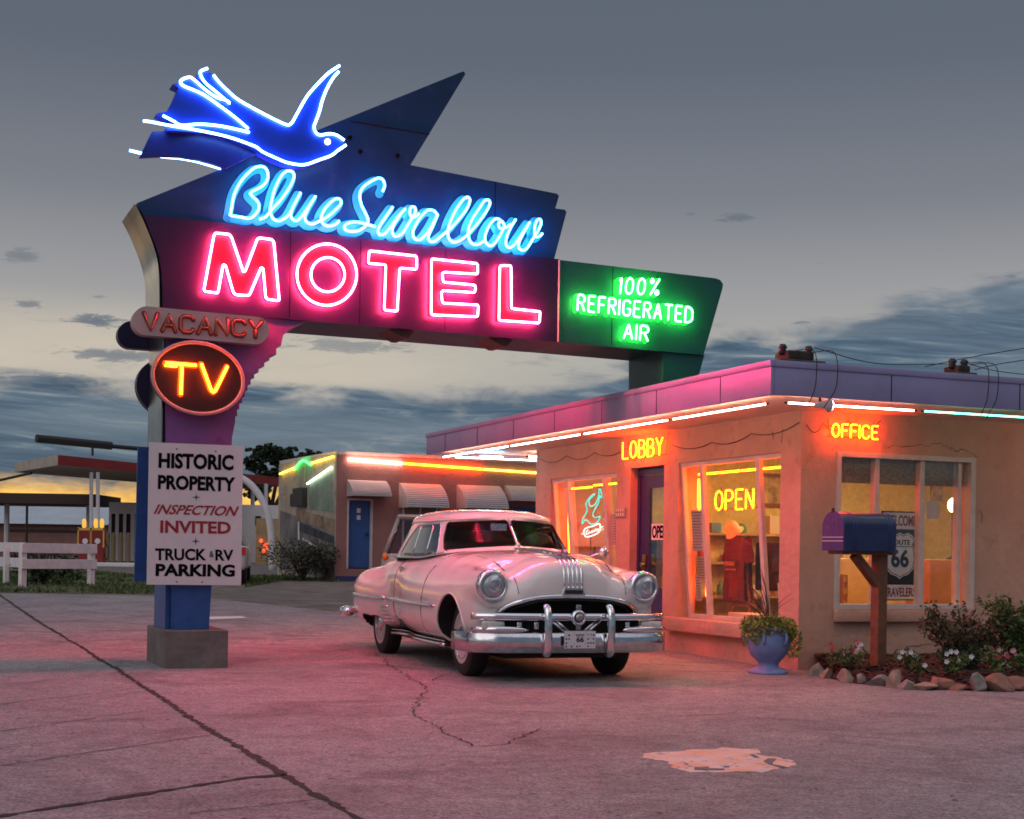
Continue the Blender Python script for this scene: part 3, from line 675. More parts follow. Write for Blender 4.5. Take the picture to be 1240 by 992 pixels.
# shirt on a stand, with a cap above it
pc = OF.hit(893, 672, 0, .72); yc = pc[1]
st = thing('display_stand', 'wooden easel stand holding the maroon shirt in the lobby window', 'stand', OF.wor((.78, yc, .04)), R(22))
for s, nm in ((-1, 'leg'), (1, 'leg'), (0, 'leg')):
    b = BM(); tube(b, [(0 + (.3 if s == 0 else 0), s * .28, 0), (.02, s * .04, 1.3)], .022, seg=6); obj(nm, b, M['wood_light'], st)
b = BM(); box(b, -.02, .02, -.30, .30, .52, .56); obj('crossbar', b, M['wood_light'], st)
def shirt_grid():                                          # torso and two drooping sleeves, one cloth surface
    b = BM()
    out = [(-.10, 1.40), (-.20, 1.37), (-.30, 1.29), (-.36, 1.10), (-.25, 1.06), (-.23, 1.12), (-.235, .62), (.235, .62), (.23, 1.12), (.25, 1.06), (.36, 1.10), (.30, 1.29), (.20, 1.37), (.10, 1.40), (.05, 1.36), (-.05, 1.36)]
    g = [Vector(p) for p in out] ; n0 = len(g)
    for i in range(-12, 13):
        for j in range(0, 26):
            p = (i * .03, .60 + j * .032)
            if inside_poly(p, out): g.append(Vector(p))
    cv, ce, cf = delaunay_2d_cdt(g, [(i, (i + 1) % n0) for i in range(n0)], [], 1, 1e-5)[:3]
    for sgn in (-1, 1):
        vs = []
        for p in cv:
            w = max(0, 1 - (abs(p.x) / .30) ** 2) ** .5
            fold = .014 * math.sin(p.x * 34 + p.y * 5) + .010 * math.sin(p.y * 17 + p.x * 20)
            vs.append(b.verts.new((sgn * .085 * w + fold - .05, p.x, p.y)))
        for f in cf: b.faces.new([vs[i] for i in (f if sgn > 0 else f[::-1])])
    return b
def inside_poly(p, poly):
    c = False
    for i in range(len(poly)):
        a, d = poly[i], poly[i - 1]
        if (a[1] > p[1]) != (d[1] > p[1]) and p[0] < (d[0] - a[0]) * (p[1] - a[1]) / (d[1] - a[1]) + a[0]: c = not c
    return c
tee = shirt_grid()
for v in tee.verts: v.co.x += .78; v.co.y += yc
ts = mobj('t_shirt', 'maroon printed shirt displayed on the wooden easel in the lobby window', 'shirt', tee, mat("maroon_cloth", (.11, .010, .016), .85, var=.15, vscale=6), True)
pr = BM(); box(pr, .612, .615, yc - .12, yc + .12, 1.04, 1.09); box(pr, .612, .615, yc - .14, yc + .10, .985, 1.005); obj('chest_print', pr, mat("shirt_print", (.30, .16, .12), .8, var=.6, vscale=40), ts)
cp = BM(); lathe(cp, [(.115, 1.41), (.12, 1.425), (.09, 1.445), (.088, 1.50), (.075, 1.545), (.045, 1.57), (.001, 1.575)], 20, (.68, yc + .03, 0)); bmesh.ops.transform(cp, matrix=Matrix.Translation((.68, yc, 1.45)) @ Matrix.Rotation(R(-38), 4, 'Y') @ Matrix.Translation((-.68, -yc, -1.45)), verts=cp.verts)
mobj('sun_hat', 'pale cap perched above the maroon shirt under the OPEN sign', 'hat', cp, mat("cap_cloth", (.75, .55, .30), .8), True)
b = BM(); box(b, 1.02, 1.08, yc - .42, yc + .10, .75, 1.32, .02); mobj('dark_jacket', 'dark jacket hanging behind the maroon shirt', 'jacket', b, mat("dark_cloth", (.02, .018, .02), .9))
b = BM(); box(b, .46, .70, 1.55, 2.2, .42, .50, .01); mobj('book_stack', 'low stack of brochures on the bench under the taped notices', 'brochures', b, M['paper'])
# chairs and a box behind the glass
def chair(loc, rot, label):
    t = thing('wooden_chair', label, 'chair', loc, rot, 'wooden chairs in the lobby window')
    b = BM(); box(b, -.21, .21, -.21, .21, .42, .46, .01); obj('seat', b, M['wood_light'], t)
    for sx in (-1, 1):
        for sy in (-1, 1):
            b = BM(); box(b, sx * .19 - .02, sx * .19 + .02, sy * .19 - .02, sy * .19 + .02, 0, .42 if sy < 0 else .92); obj('leg', b, M['wood_light'], t)
    b = BM()
    for z in (.6, .74, .87): box(b, -.17, .17, .18, .20, z - .03, z + .03)
    obj('backrest', b, M['wood_light'], t)
chair(OF.wor((1.35, .85, .04)), R(70), 'wooden chair beside the easel with its back to the piers')
chair(OF.wor((1.5, 1.9, .04)), R(-50), 'wooden chair behind the easel near the taped papers')
b = BM(); box(b, .42, .80, .46, .92, .42, .62, .008); mobj('cardboard_box', 'open cardboard box low in the lobby window near the planter', 'box', b, mat("cardboard", (.48, .34, .2), .8))
b = BM(); box(b, .4, .95, .4, 2.4, .38, .418); box(b, .45, .5, .45, .5, .04, .38); box(b, .45, .5, 2.3, 2.35, .04, .38); box(b, .85, .9, .45, .5, .04, .38); box(b, .85, .9, 2.3, 2.35, .04, .38)
mobj('display_bench', 'low bench standing under the lobby window', 'bench', b, M['wood'])
# papers on the glass
def note(pa, pb, label, x=.08, m=None, lines=True, cat='notice'):
    a = OF.hit(*pa, 0, x); c = OF.hit(*pb, 0, x)
    xx = lambda z: .05 + .14 * (2.235 - z) / 1.815 + .012
    b = BM(); y0, y1, z0, z1 = c[1], a[1], c[2], a[2]
    fv = [b.verts.new((xx(z) + e, y, z)) for e in (0, .003) for y, z in ((y0, z0), (y1, z0), (y1, z1), (y0, z1))]
    for q in ((0, 1, 2, 3), (4, 5, 6, 7), (0, 1, 5, 4), (1, 2, 6, 5), (2, 3, 7, 6), (3, 0, 4, 7)): b.faces.new([fv[i] for i in q])
    o = mobj('paper_notice', label, cat, b, m or M['paper'])
    if lines:
        k = BM(); n = max(3, int((z1 - z0) / .035))
        for i in range(n):
            z = z1 - (i + 1) * (z1 - z0) / (n + 1); r_ = rnd.uniform(.55, .85)
            s = [k.verts.new((xx(zz) - .003, y, zz)) for y, zz in ((y1 - .02, z), (y1 - .02 - (y1 - y0) * r_, z), (y1 - .02 - (y1 - y0) * r_, z + .007), (y1 - .02, z + .007))]; k.faces.new(s)
        obj('printed_lines', k, mat("ink", (.15, .13, .13), .8), o)
    return o
note((834, 618), (850, 667), 'tall pale notice taped to the lobby glass below the lamp')
note((837, 674), (851, 704), 'yellowed notice taped low on the lobby glass', m=mat("old_paper", (.62, .55, .30), .8))
note((933, 706), (944, 740), 'small lined notice in the corner of the lobby glass by the planter')
note((834, 696), (840, 728), 'narrow strip of round stickers on the lobby glass edge', m=M['paper'])
note((737, 622), (746, 660), 'pale notice on the glass of the lamp window', m=M['paper'])
# door card
a = OF.hit(789, 652, 0, .10); c = OF.hit(808, 636, 0, .10)
t = obj('door_card', box(BM(), .098, .104, a[1] - .42, a[1], a[2] - .02, c[2] + .02), M['white']); t.location = (C0.x, C0.y, 0); t.rotation_euler = (0, 0, R(22)); tag(t, 'white card reading OPEN hung in the lobby door glass', 'sign')
painted('OPEN', ((-a[1] + .02, a[2]), (-a[1] + .40, a[2]), (-a[1] + .40, c[2]), (-a[1] + .02, c[2])), lambda x, z, d: (.0975 - d, -x, z), M['black'], t, bold=.03)
# little wall plaque by the door
a = OF.hit(745.5, 627, 0, -.01); c = OF.hit(758, 615, 0, -.01)
t = obj('wall_plaque', box(BM(), -.02, -.002, c[1], a[1], a[2], c[2], .004), mat("plaque", (.30, .26, .2), .5)); t.location = (C0.x, C0.y, 0); t.rotation_euler = (0, 0, R(22)); tag(t, 'small square plaque with pale lettering on the pier beside the navy door', 'plaque')
k = BM()
for i in range(4):
    for j in range(2):
        y = a[1] - .03 - i * (a[1] - c[1] - .04) / 4; z = a[2] + .02 + j * (c[2] - a[2]) * .48; box(k, -.024, -.0205, y - .025, y, z, z + .035)
obj('lettering', k, M['paper'], t)
# turquoise howling animal with its name loop
cw = lambda x, y: (680 + x / 7.625, 570 + y / 7.63)
ca = [(265, 490), (225, 455), (190, 490), (200, 440), (235, 370), (225, 310), (240, 275), (290, 220), (300, 225), (255, 275), (265, 330), (310, 310), (340, 240), (345, 180), (360, 175), (372, 240), (365, 250), (350, 235), (340, 300), (300, 370), (290, 410), (310, 435), (355, 425), (350, 445), (320, 485), (270, 495)]
Px = .24
def cpt(p): h_ = OF.hit(*cw(*p), 0, Px); return (Px, h_[1], h_[2])
an = thing('neon_sign', 'turquoise neon howling animal with a white name loop in the lamp window', 'neon sign', (C0.x, C0.y, 0), R(22))
b = BM(); tube(b, smooth_path([cpt(p) for p in ca], 4), .009, seg=7); obj('neon_figure', b, neon("turquoise_neon", (.02, .62, .50), 2.0), an, True)
lp = [(215, 600), (205, 560), (230, 530), (300, 510), (345, 490), (357, 515), (350, 560), (310, 590), (240, 612)]
b = BM(); tube(b, smooth_path([cpt(p) for p in lp], 5, True), .009, closed=True, seg=7)
for q in ([(185, 585), (208, 583)], [(355, 525), (382, 518)], [(245, 548), (228, 565), (232, 588), (250, 580), (246, 566)], [(262, 560), (266, 578), (280, 556), (284, 572), (296, 552), (300, 566)], [(306, 546), (306, 564), (314, 540), (322, 545), (326, 560), (336, 536), (342, 552)]):
    tube(b, smooth_path([cpt(p) for p in q], 4), .006, seg=6)
obj('neon_lettering', b, neon("pale_pink_neon", (1, .72, .65), 3), an, True)
b = BM(); q0 = cpt((268, 490)); tube(b, [(Px, q0[1], q0[2]), (Px + .02, q0[1], .7)], .006, seg=5); obj('hanging_cord', b, M['cable'], an)
# behind the wide office window
b = BM(); box(b, .45, 2.13, .13, .15, 1.93, 2.235)
mobj('bamboo_blind', 'rolled bamboo blind across the top of the office window', 'blind', b, mat("bamboo", (.34, .19, .06), .8, var=.5, vscale=30))
a = OF.hit(1068, 727, 1, .16); c = OF.hit(1112, 620, 1, .16)
X0, X1, Z0, Z1 = a[0] - .02, c[0], a[2], c[2]
bn = obj('welcome_banner', box(BM(), X0, X1, .155, .165, Z0, Z1), M['black']); bn.location = (C0.x, C0.y, 0); bn.rotation_euler = (0, 0, R(22)); tag(bn, 'black and white banner reading WELCOME ROUTE 66 TRAVELERS behind the office window', 'banner')
pl = lambda x, z, d: (x, .1545 - d, z)
hgt = Z1 - Z0; wd = X1 - X0
def panel(z0, z1, nm): obj(nm, box(BM(), X0 + .015, X1 - .015, .151, .1545, z0, z1), M['white'], bn)
panel(Z1 - .20 * hgt, Z1 - .015, 'header_panel'); panel(Z0 + .012, Z0 + .175 * hgt, 'footer_panel')
pl2 = lambda x, z, d: (x, .1505 - d, z)
M['dark_red'] = mat("dark_red_paint", (.22, .01, .015), .6)
painted('WELCOME', ((X0 + .03, Z1 - .165 * hgt), (X1 - .03, Z1 - .165 * hgt), (X1 - .03, Z1 - .045 * hgt), (X0 + .03, Z1 - .045 * hgt)), pl2, M['dark_red'], bn)
painted('TRAVELERS', ((X0 + .03, Z0 + .04 * hgt), (X1 - .03, Z0 + .04 * hgt), (X1 - .03, Z0 + .145 * hgt), (X0 + .03, Z0 + .145 * hgt)), pl2, M['dark_red'], bn)
def shield(s, dz=0):
    half = [(0, .50), (.10, .46), (.24, .50), (.36, .44), (.44, .36), (.38, .24), (.44, .08), (.46, -.10), (.40, -.28), (.26, -.40), (.10, -.44), (0, -.50)]
    return [(x * s[0], z * s[1]) for x, z in half] + [(-x * s[0], z * s[1]) for x, z in reversed(half[1:-1])]
xc, zc = (X0 + X1) / 2, Z0 + .50 * hgt; S_ = (wd * .92, hgt * .52)
obj('shield', prism(BM(), [(xc + x, zc + z) for x, z in shield(S_)], .151, .1545), M['white'], bn)
b = BM(); tube(b, [(xc + x * .93, .1505, zc + z * .93) for x, z in shield(S_)], .004, True, 4); box(b, xc - wd * .34, xc + wd * .34, .149, .1505, zc + hgt * .10, zc + hgt * .108); obj('shield_line', b, M['black'], bn)
painted('ROUTE', ((xc - wd * .27, zc + hgt * .125), (xc + wd * .27, zc + hgt * .125), (xc + wd * .27, zc + hgt * .18), (xc - wd * .27, zc + hgt * .18)), pl2, M['black'], bn)
painted('66', ((xc - wd * .24, zc - hgt * .13), (xc + wd * .24, zc - hgt * .13), (xc + wd * .24, zc + hgt * .075), (xc - wd * .24, zc + hgt * .075)), pl2, M['black'], bn, bold=.03)
p = OF.hit(1154, 612, 1, .95)
t = thing('globe_lamp', 'bright round globe lamp glowing inside the office window', 'lamp', OF.wor((p[0], .95, p[2])), R(22))
b = BM(); ellipsoid(b, (0, 0, 0), (.062, .062, .085)); obj('bulb', b, M['lamp_warm'], t, True)
b = BM(); lathe(b, [(.07, -.62), (.07, -.60), (.012, -.57), (.012, -.09), (.03, -.08)], 12); obj('stem', b, M['dark'], t, True)
b = BM(); box(b, p[0] - .45, p[0] + .14, .75, 1.2, .04, p[2] - .62, .01); mobj('cabinet', 'tan wooden cabinet carrying the globe lamp', 'cabinet', b, mat("tan_wood", (.45, .28, .10), .6, var=.2, vscale=5))
a = OF.hit(1062, 620, 1, 2.4); b = BM(); box(b, a[0] - .9, a[0] + .9, 2.35, 2.6, .04, 1.15, .01); mobj('reception_counter', 'brown reception counter deep in the office', 'counter', b, M['wood_light'])
a = OF.hit(1121, 628, 1, .25); c = OF.hit(1137, 608, 1, .25); b = BM(); box(b, a[0], c[0], .24, .243, a[2], c[2]); mobj('paper_notice', 'blank pale card standing inside the office window near the globe lamp', 'notice', b, M['paper'])
a = OF.hit(1128, 607, 1, 2.6); c = OF.hit(1142, 587, 1, 2.6); b = BM(); box(b, a[0], c[0], 2.6, 2.63, a[2], c[2]); mobj('picture_frame', 'dark poster on the office wall beside the globe lamp', 'picture', b, mat("dark_print", (.16, .12, .1), .6, var=.7, vscale=12))
b = BM()
for i in range(9): tube(b, [(.475 + .014 * i, .16 + .02 * (i % 2), .68), (.475 + .014 * i, .16 + .02 * (i % 2), 1.25)], .012, seg=6)
mobj('red_curtain', 'short red curtain bunched at the edge of the office window', 'curtain', b, mat("red_cloth", (.45, .06, .03), .8), True)
# ------------------------------------------------------------------ the big neon sign
S0 = at_z(199, 810.5); SF = Frame((S0.x, S0.y), 22.5)
sign = thing('neon_motel_sign', 'tall vintage motel sign with glowing blue swallow and red MOTEL letters on a blue post', 'sign', (S0.x, S0.y, 0), R(22.5))
YF, YB = .12, .97
def sp(px, py, y=YF): h = SF.hit(px, py, 1, y); return (h[0], h[2])
def spl(pts, y=YF): return [sp(*p, y) for p in pts]
M['sign_blue'] = mat("sign_blue_enamel", (.006, .034, .105), .38, var=.25, vscale=1.5, bump=.05, bscale=4, dirt=((.03, .06, .12), 6, .6))
M['sign_maroon'] = mat("sign_purple_enamel", (.012, .006, .042), .38, var=.25, vscale=1.5, bump=.05, bscale=4, dirt=((.03, .01, .05), 7, .5))
M['sign_green'] = mat("sign_green_enamel", (.012, .09, .085), .4, var=.2, vscale=1.5, dirt=((.01, .05, .05), 7, .5))
M['sign_violet'] = mat("sign_violet_enamel", (.22, .08, .27), .4, var=.2, vscale=1.5, dirt=((.1, .03, .1), 9, .5))
M['post_blue'] = mat("post_blue_enamel", (.025, .09, .30), .4, var=.2, vscale=2.5, dirt=((.02, .04, .1), 8, .6))
M['steel'] = mat("sign_steel", (.48, .43, .36), .22, 1.0, var=.4, vscale=3, bump=.05, bscale=3)
M['rust'] = mat("sign_underside", (.10, .07, .06), .8, var=.4, vscale=5)
M['bird_blue'] = mat("bird_enamel", (.012, .05, .46), .35, var=.08, vscale=3)
M['letter_cyan'] = mat("letter_cyan_paint", (.02, .30, .44), .5, var=.06, vscale=6)
M['letter_line'] = mat("letter_edge_paint", (.004, .02, .06), .5)
M['letter_red'] = mat("letter_red_paint", (.55, .0015, .010), .45, var=.05, vscale=6)
M['letter_green'] = mat("letter_green_paint", (.03, .42, .08), .5)
M['board'] = mat("sign_board_paint", (.70, .62, .64), .6, var=.05, vscale=4)
M['vac_panel'] = mat("vacancy_paint", (.50, .33, .33), .6, var=.1, vscale=4)
M['tv_dark'] = mat("tv_disc_enamel", (.05, .008, .006), .4)
M['brick_red'] = mat("letter_maroon_paint", (.22, .02, .02), .6)
M['neon_bird'] = neon("ice_blue_neon", (.16, .40, 1.0), 15)
M['neon_script'] = neon("sky_blue_neon", (.06, .42, 1.0), 17)
M['neon_red'] = neon("ruby_neon", (1.0, .028, .085), 240)
M['neon_green'] = neon("mint_green_neon", (.06, 1.0, .12), 30)
M['neon_tv'] = neon("flame_neon", (1.0, .20, .006), 26)
M['tube_off'] = mat("unlit_orange_tube", (.42, .13, .06), .3)
M['n_rim'] = neon("rim_neon", (1.0, .20, .20), 1.1)

bm = BM(); box(bm, 0, .60, 0, 1.07, -.05, .365, .012)
obj('concrete_footing', bm, mat("footing_concrete", (.17, .145, .135), .9, var=.3, vscale=4, bump=.5, bscale=25, dirt=((.12, .1, .09), 9, .6)), sign)
# lower post (blue) and upper stepped post (violet)
x0, x1 = sp(209, 761)[0], sp(253, 761)[0]
zb = sp(230, 712)[1] + .06
bm = BM(); prism(bm, [(x0 - .005, .367), (x1, .367), (x1 + .02, zb), (x0 - .01, zb)], YF, YB); obj('post', bm, M['post_blue'], sign)
V = lambda x, y: (150 + x / 6.526, 360 + y / 6.526)
steps = [(1240, 388), (1205, 395), (1205, 455), (1150, 455), (1150, 500), (1110, 500), (1110, 547), (1065, 547), (1065, 595), (1030, 595), (1030, 640), (1002, 640), (1002, 690), (978, 690), (978, 738), (955, 738), (955, 790), (935, 790), (935, 835), (912, 835), (912, 885), (895, 885), (895, 940), (880, 940), (880, 985)]
steps = [V(*p) for p in steps]
out = spl([(199.5, 371)]) + spl([(376, 388), (366, 391), (352, 398), (343, 406)]) + spl(steps) + spl([(281, 530), (280, 545)]) + [(x1 + .09, sp(250, 560)[1]), (x1 + .02, zb), (x0 - .01, zb)] + spl([(201, 540), (200, 440)])
obj('stepped_post', prism(BM(), out, YF, YB), M['sign_violet'], sign)
# polished side strip down the post
b = BM()
cf = spl([(200, 372), (200, 440), (200.5, 540)], YF); pts = [(p[0] - .012, p[1]) for p in cf]
box(b, pts[0][0] - .004, pts[0][0] + .008, YF + .02, YB - .02, pts[-1][1], pts[0][1]); obj('side_strip', b, M['steel'], sign)
b = BM(); box(b, x0 - .055, x0 - .012, YF + .10, YB - .1, .367, zb + .3); obj('conduit_cover', b, M['post_blue'], sign)
# upper arrow cabinet (blue)
arrow = [(166, 246), (558, 87.5), (562, 86.5), (563.5, 90), (497, 200), (674, 234.5), (677, 237), (672.5, 252.5), (684, 254), (686, 257), (671, 314), (173, 259.5)]
obj('arrow_cabinet', prism(BM(), spl(arrow), YF, YB), M['sign_blue'], sign)
bm = BM()
for q in (((424, 147), (520, 163)),):
    p = spl(q, YF); tube(bm, [(p[0][0], YF - .003, p[0][1]), (p[1][0], YF - .003, p[1][1])], .004, seg=4)
for q in ((423.5, 167), (436, 184), (481, 189)):
    p = sp(*q); lathe(bm, [(.022, -.02), (.022, .0)], 10, (p[0], YF, p[1]), 'Y')
obj('seam_and_ports', bm, M['black'], sign)
# MOTEL cabinet (purple), its left end scooped inward
yM = .09
mot = [(173, 259.5), (677, 314), (677, 414.5), (480, 397.5), (377, 389.5), (197, 372), (196.5, 350), (195.5, 330), (193, 312), (187, 294), (180, 276)]
obj('letter_cabinet', prism(BM(), spl(mot, yM), yM, YB - .002), M['sign_maroon'], sign)
b = BM()                                                    # polished scooped end
fr = smooth_path([(*sp(*p, yM), 0) for p in ((166, 246.5), (173, 259.5), (180, 275), (187.5, 294), (193, 313), (195.3, 332), (195.8, 351), (196, 373))], 3)
prev = None
for p in fr:
    q = [b.verts.new((p.x - .02, yM + .015, p.y)), b.verts.new((p.x - .02, YB - .02, p.y))]
    if prev: b.faces.new((prev[0], prev[1], q[1], q[0]))
    prev = q
obj('scooped_end', b, M['steel'], sign, True)
# green end cabinet with its stub post
gr = [(677.2, 314.8), (866, 337), (872, 339), (875.5, 344), (875, 349), (852, 430), (677.2, 414.5)]
obj('air_cabinet', prism(BM(), spl(gr, .10), .10, YB - .004), M['sign_green'], sign)
stub = [(803, 426), (853, 430), (847, 452), (842, 475), (803, 475)]
obj('roof_stub', prism(BM(), spl(stub, .13), .13, YB - .02), M['sign_green'], sign)
b = BM()
for q in ((480, 398.5), (598, 408.5)):                      # small reflectors tucked under the beam
    p = sp(*q, .5); prism(b, [(p[0] - .24, p[1] - .03), (p[0] - .02, p[1] - .13), (p[0] + .03, p[1] - .13), (p[0] + .12, p[1] - .02)], .2, .6)
pieces('lamp_reflector', b, M['rust'], sign)
# letters: raised coloured face with an outline tube standing off in front
m1 = lambda x, y: (230 + x / 5.636, 270 + y / 5.636)
m2 = lambda x, y: (430 + x / 5.1667, 290 + y / 5.1667)
LET = {'M': [m1(*p) for p in ((175, 68), (268, 76), (285, 95), (367, 335), (380, 325), (462, 108), (478, 101), (560, 112), (574, 128), (612, 532), (528, 520), (518, 502), (502, 312), (488, 303), (407, 495), (312, 490), (297, 472), (244, 288), (228, 284), (195, 468), (187, 478), (104, 466), (97, 452), (165, 85))],
 'T': [m2(*p) for p in ((90, 70), (388, 103), (388, 186), (281, 178), (266, 442), (258, 448), (184, 441), (194, 166), (188, 157), (84, 149))],
 'E': [m2(*p) for p in ((480, 120), (768, 150), (770, 216), (560, 204), (548, 212), (553, 266), (748, 284), (756, 296), (752, 332), (552, 319), (542, 333), (547, 388), (556, 398), (768, 409), (773, 420), (769, 483), (478, 471))],
 'L': [m2(*p) for p in ((908, 163), (974, 163), (978, 172), (980, 432), (1158, 451), (1160, 462), (1155, 523), (902, 506))]}
yT = .0
for nm in 'MTEL':
    face = [(p[0] , p[1]) for p in spl(LET[nm], yT)]
    lt = obj('raised_letter', prism(BM(), face, yM - .028, yM - .002), M['letter_red'], sign, label='red raised letter %s outlined in neon' % nm)
    t = BM(); tube(t, round_path([(p[0], yT + .01, p[1]) for p in face], .022, True, 3), .009, True, 8); obj('neon_tube', t, M['neon_red'], lt, True)
def ell(cx, cy, rx, ry, f, n=40): return [f(cx + rx * math.cos(2 * math.pi * k / n), cy + ry * math.sin(2 * math.pi * k / n)) for k in range(n)]
oo, oi = spl(ell(936, 352, 204, 210, m1), yT), spl(ell(943, 352, 115, 117, m1), yT)
b = BM(); n = len(oo); rings = [[b.verts.new((p[0], y, p[1])) for p in q] for q, y in ((oo, yM - .002), (oo, yM - .028), (oi, yM - .028), (oi, yM - .002))]
for a, c in zip(rings, rings[1:]):
    for k in range(n): b.faces.new((a[k], a[(k + 1) % n], c[(k + 1) % n], c[k]))
lt = obj('raised_letter', b, M['letter_red'], sign, label='red raised letter O outlined in neon')
for q in (oo, oi):
    t = BM(); tube(t, [(p[0], yT + .01, p[1]) for p in q], .009, True, 8); obj('neon_tube', t, M['neon_red'], lt, True)
# the far face carries the same word, facing the other way
xc_ = (sp(173, 300)[0] + sp(677, 360)[0]) / 2
for nm in 'MTEL':
    q = [(2 * xc_ - p[0], p[1]) for p in spl(LET[nm], yT)]; sh_ = {'M': 0, 'T': 0, 'E': 0, 'L': 0}[nm]
    t = BM(); tube(t, round_path([(p[0], YB + .08, p[1]) for p in q], .022, True, 3), .0125, True, 6); obj('rear_neon_tube', t, M['neon_red'], sign, True)
t = BM(); tube(t, [(2 * xc_ - p[0], YB + .08, p[1]) for p in oo], .0125, True, 6); obj('rear_neon_tube', t, M['neon_red'], sign, True)
# sheet seams and rivets on the cabinets
for px, py0, py1, y_ in ((352, 281, 385, yM), (437, 290, 392, yM), (540, 301, 401, yM), (600, 220, 304, YF), (742, 323, 418, .10)):
    a_, b_ = sp(px, py0, y_), sp(px, py1, y_); k = BM(); box(k, a_[0] - .003, a_[0] + .003, y_ - .0025, y_ - .0005, b_[1], a_[1]); obj('panel_seam', k, M['black'], sign)
a_, b_ = sp(677, 315, yM), sp(677, 414, yM); k = BM(); box(k, a_[0] - .006, a_[0] + .008, yM - .006, yM + .004, b_[1], a_[1]); obj('edge_strip', k, M['trim'], sign)
# script lettering
s1 = lambda x, y: (260 + x / 7.75, 190 + y / 7.75)
s2 = lambda x, y: (400 + x / 8.857, 200 + y / 8.857)
s3 = lambda x, y: (520 + x / 8.267, 220 + y / 8.267)
SCR = [
 [s1(*p) for p in ((140, 552), (150, 520), (170, 400), (200, 310), (260, 210), (350, 120), (420, 92), (470, 105), (495, 150), (490, 220), (440, 280), (338, 336), (350, 370), (400, 420), (415, 470), (390, 530), (330, 577), (240, 567), (150, 552))],
 [s1(*p) for p in ((420, 588), (480, 562), (540, 490), (620, 405), (700, 290), (740, 200), (733, 150), (690, 133), (640, 160), (590, 240), (550, 340), (530, 430), (518, 500), (540, 570), (590, 602), (650, 582), (700, 535), (755, 430), (805, 338))],
 [s1(*p) for p in ((805, 338), (745, 450), (713, 535), (728, 585), (765, 600), (805, 570), (865, 490), (945, 370))],
 [s1(*p) for p in ((945, 370), (890, 460), (845, 560), (862, 612), (910, 632), (970, 610), (1060, 560), (1150, 480), (1187, 430), (1160, 394), (1110, 410), (1040, 480), (1000, 560), (1010, 622), (1060, 650), (1120, 640), (1168, 603))],
 [s2(*p) for p in ((558, 285), (580, 220), (560, 158), (510, 143), (430, 180), (350, 240), (313, 320), (328, 420), (375, 520), (402, 590), (380, 650), (310, 700), (220, 712), (158, 692), (153, 652), (200, 622), (280, 612), (370, 632), (482, 662))],
 [s2(*p) for p in ((668, 450), (590, 560), (530, 650), (508, 710), (530, 747), (580, 737), (640, 670), (720, 560), (802, 470))],
 [s2(*p) for p in ((790, 480), (730, 560), (670, 660), (665, 730), (700, 765), (770, 732), (830, 640), (880, 560), (912, 500), (902, 455), (868, 453), (848, 495), (860, 545), (905, 560), (950, 520))],
 [s2(*p) for p in ((1145, 530), (1105, 490), (1040, 488), (970, 555), (915, 640), (883, 720), (900, 788), (950, 802), (1010, 760), (1080, 660), (1150, 530))],
 [s2(*p) for p in ((1150, 530), (1090, 670), (1050, 760), (1065, 815), (1110, 822), (1170, 778), (1240, 720))] + [s3(*p) for p in ((220, 460), (290, 380), (370, 275), (402, 190), (378, 158), (330, 188), (260, 290), (205, 410), (182, 500), (195, 572), (240, 606), (300, 592), (370, 545))],
 [s3(*p) for p in ((370, 545), (410, 500), (480, 420), (560, 310), (600, 230), (592, 190), (550, 193), (490, 280), (425, 380), (388, 480), (395, 572), (430, 622), (490, 627), (555, 588))],
 [s3(*p) for p in ((730, 405), (680, 373), (635, 392), (580, 470), (553, 560), (570, 622), (620, 642), (680, 580), (730, 490), (745, 435), (720, 402), (688, 422), (705, 470), (760, 462), (812, 428))],
 [s3(*p) for p in ((862, 378), (812, 460), (770, 560), (763, 632), (800, 662), (850, 630), (920, 530), (1002, 408))],
 [s3(*p) for p in ((985, 440), (925, 540), (888, 640), (918, 687), (970, 672), (1030, 580), (1092, 480), (1117, 410), (1100, 378), (1068, 400), (1048, 480), (1060, 552), (1105, 545), (1128, 518))]]
yS = .0
scr = obj('script_lettering', (lambda b: [ribbon(b, [(p.x, p.y) for p in smooth_path([(*sp(*q, yS), 0) for q in s], 5)], .043, YF - .012 - .0006 * i) for i, s in enumerate(SCR)] and b)(BM()), M['letter_cyan'], sign, label='pale blue handwritten lettering edged in navy', recalc=False)
obj('lettering_edge', (lambda b: [ribbon(b, [(p.x, p.y) for p in smooth_path([(*sp(*q, yS), 0) for q in s], 5)], .052, YF - .003 - .0005 * i) for i, s in enumerate(SCR)] and b)(BM()), M['letter_line'], scr, recalc=False)
t = BM()
for s in SCR: tube(t, smooth_path([(sp(*q, yS)[0], yS - .008, sp(*q, yS)[1]) for q in s], 5), .0115, seg=7)
obj('neon_tube', t, M['neon_script'], scr, True)
# green lettering
def g4(x, y): return (680 + x / 7.294, 320 + y / 7.294)
yg = .02
def sgn_strokes(word, a, b, top, y, **k):
    A, B, T = sp(*a, y), sp(*b, y), sp(*top, y); return block_strokes(word, A, B, T[1] - A[1], **k)
gs = sgn_strokes('100%', g4(500, 262), g4(855, 275), g4(500, 118), yg, gap=.30, slant=.10) + sgn_strokes('REFRIGERATED', g4(140, 408), g4(1150, 518), g4(140, 268), yg, gap=.30, slant=.05) + sgn_strokes('AIR', g4(548, 655), g4(762, 680), g4(548, 522), yg, gap=.26, slant=.05)
bk = BM()
for i, s in enumerate(gs):
    q = round_path([(p[0], p[1], 0) for p in s], .02); ribbon(bk, [(p.x, p.y) for p in q], .024, .094 - .0004 * (i % 9))
gl = obj('air_lettering', bk, M['letter_green'], sign, label='green painted words behind lit tubes', recalc=False)
t = BM()
for s in gs: tube(t, round_path([(p[0], yg, p[1]) for p in s], .02), .0095, seg=7)
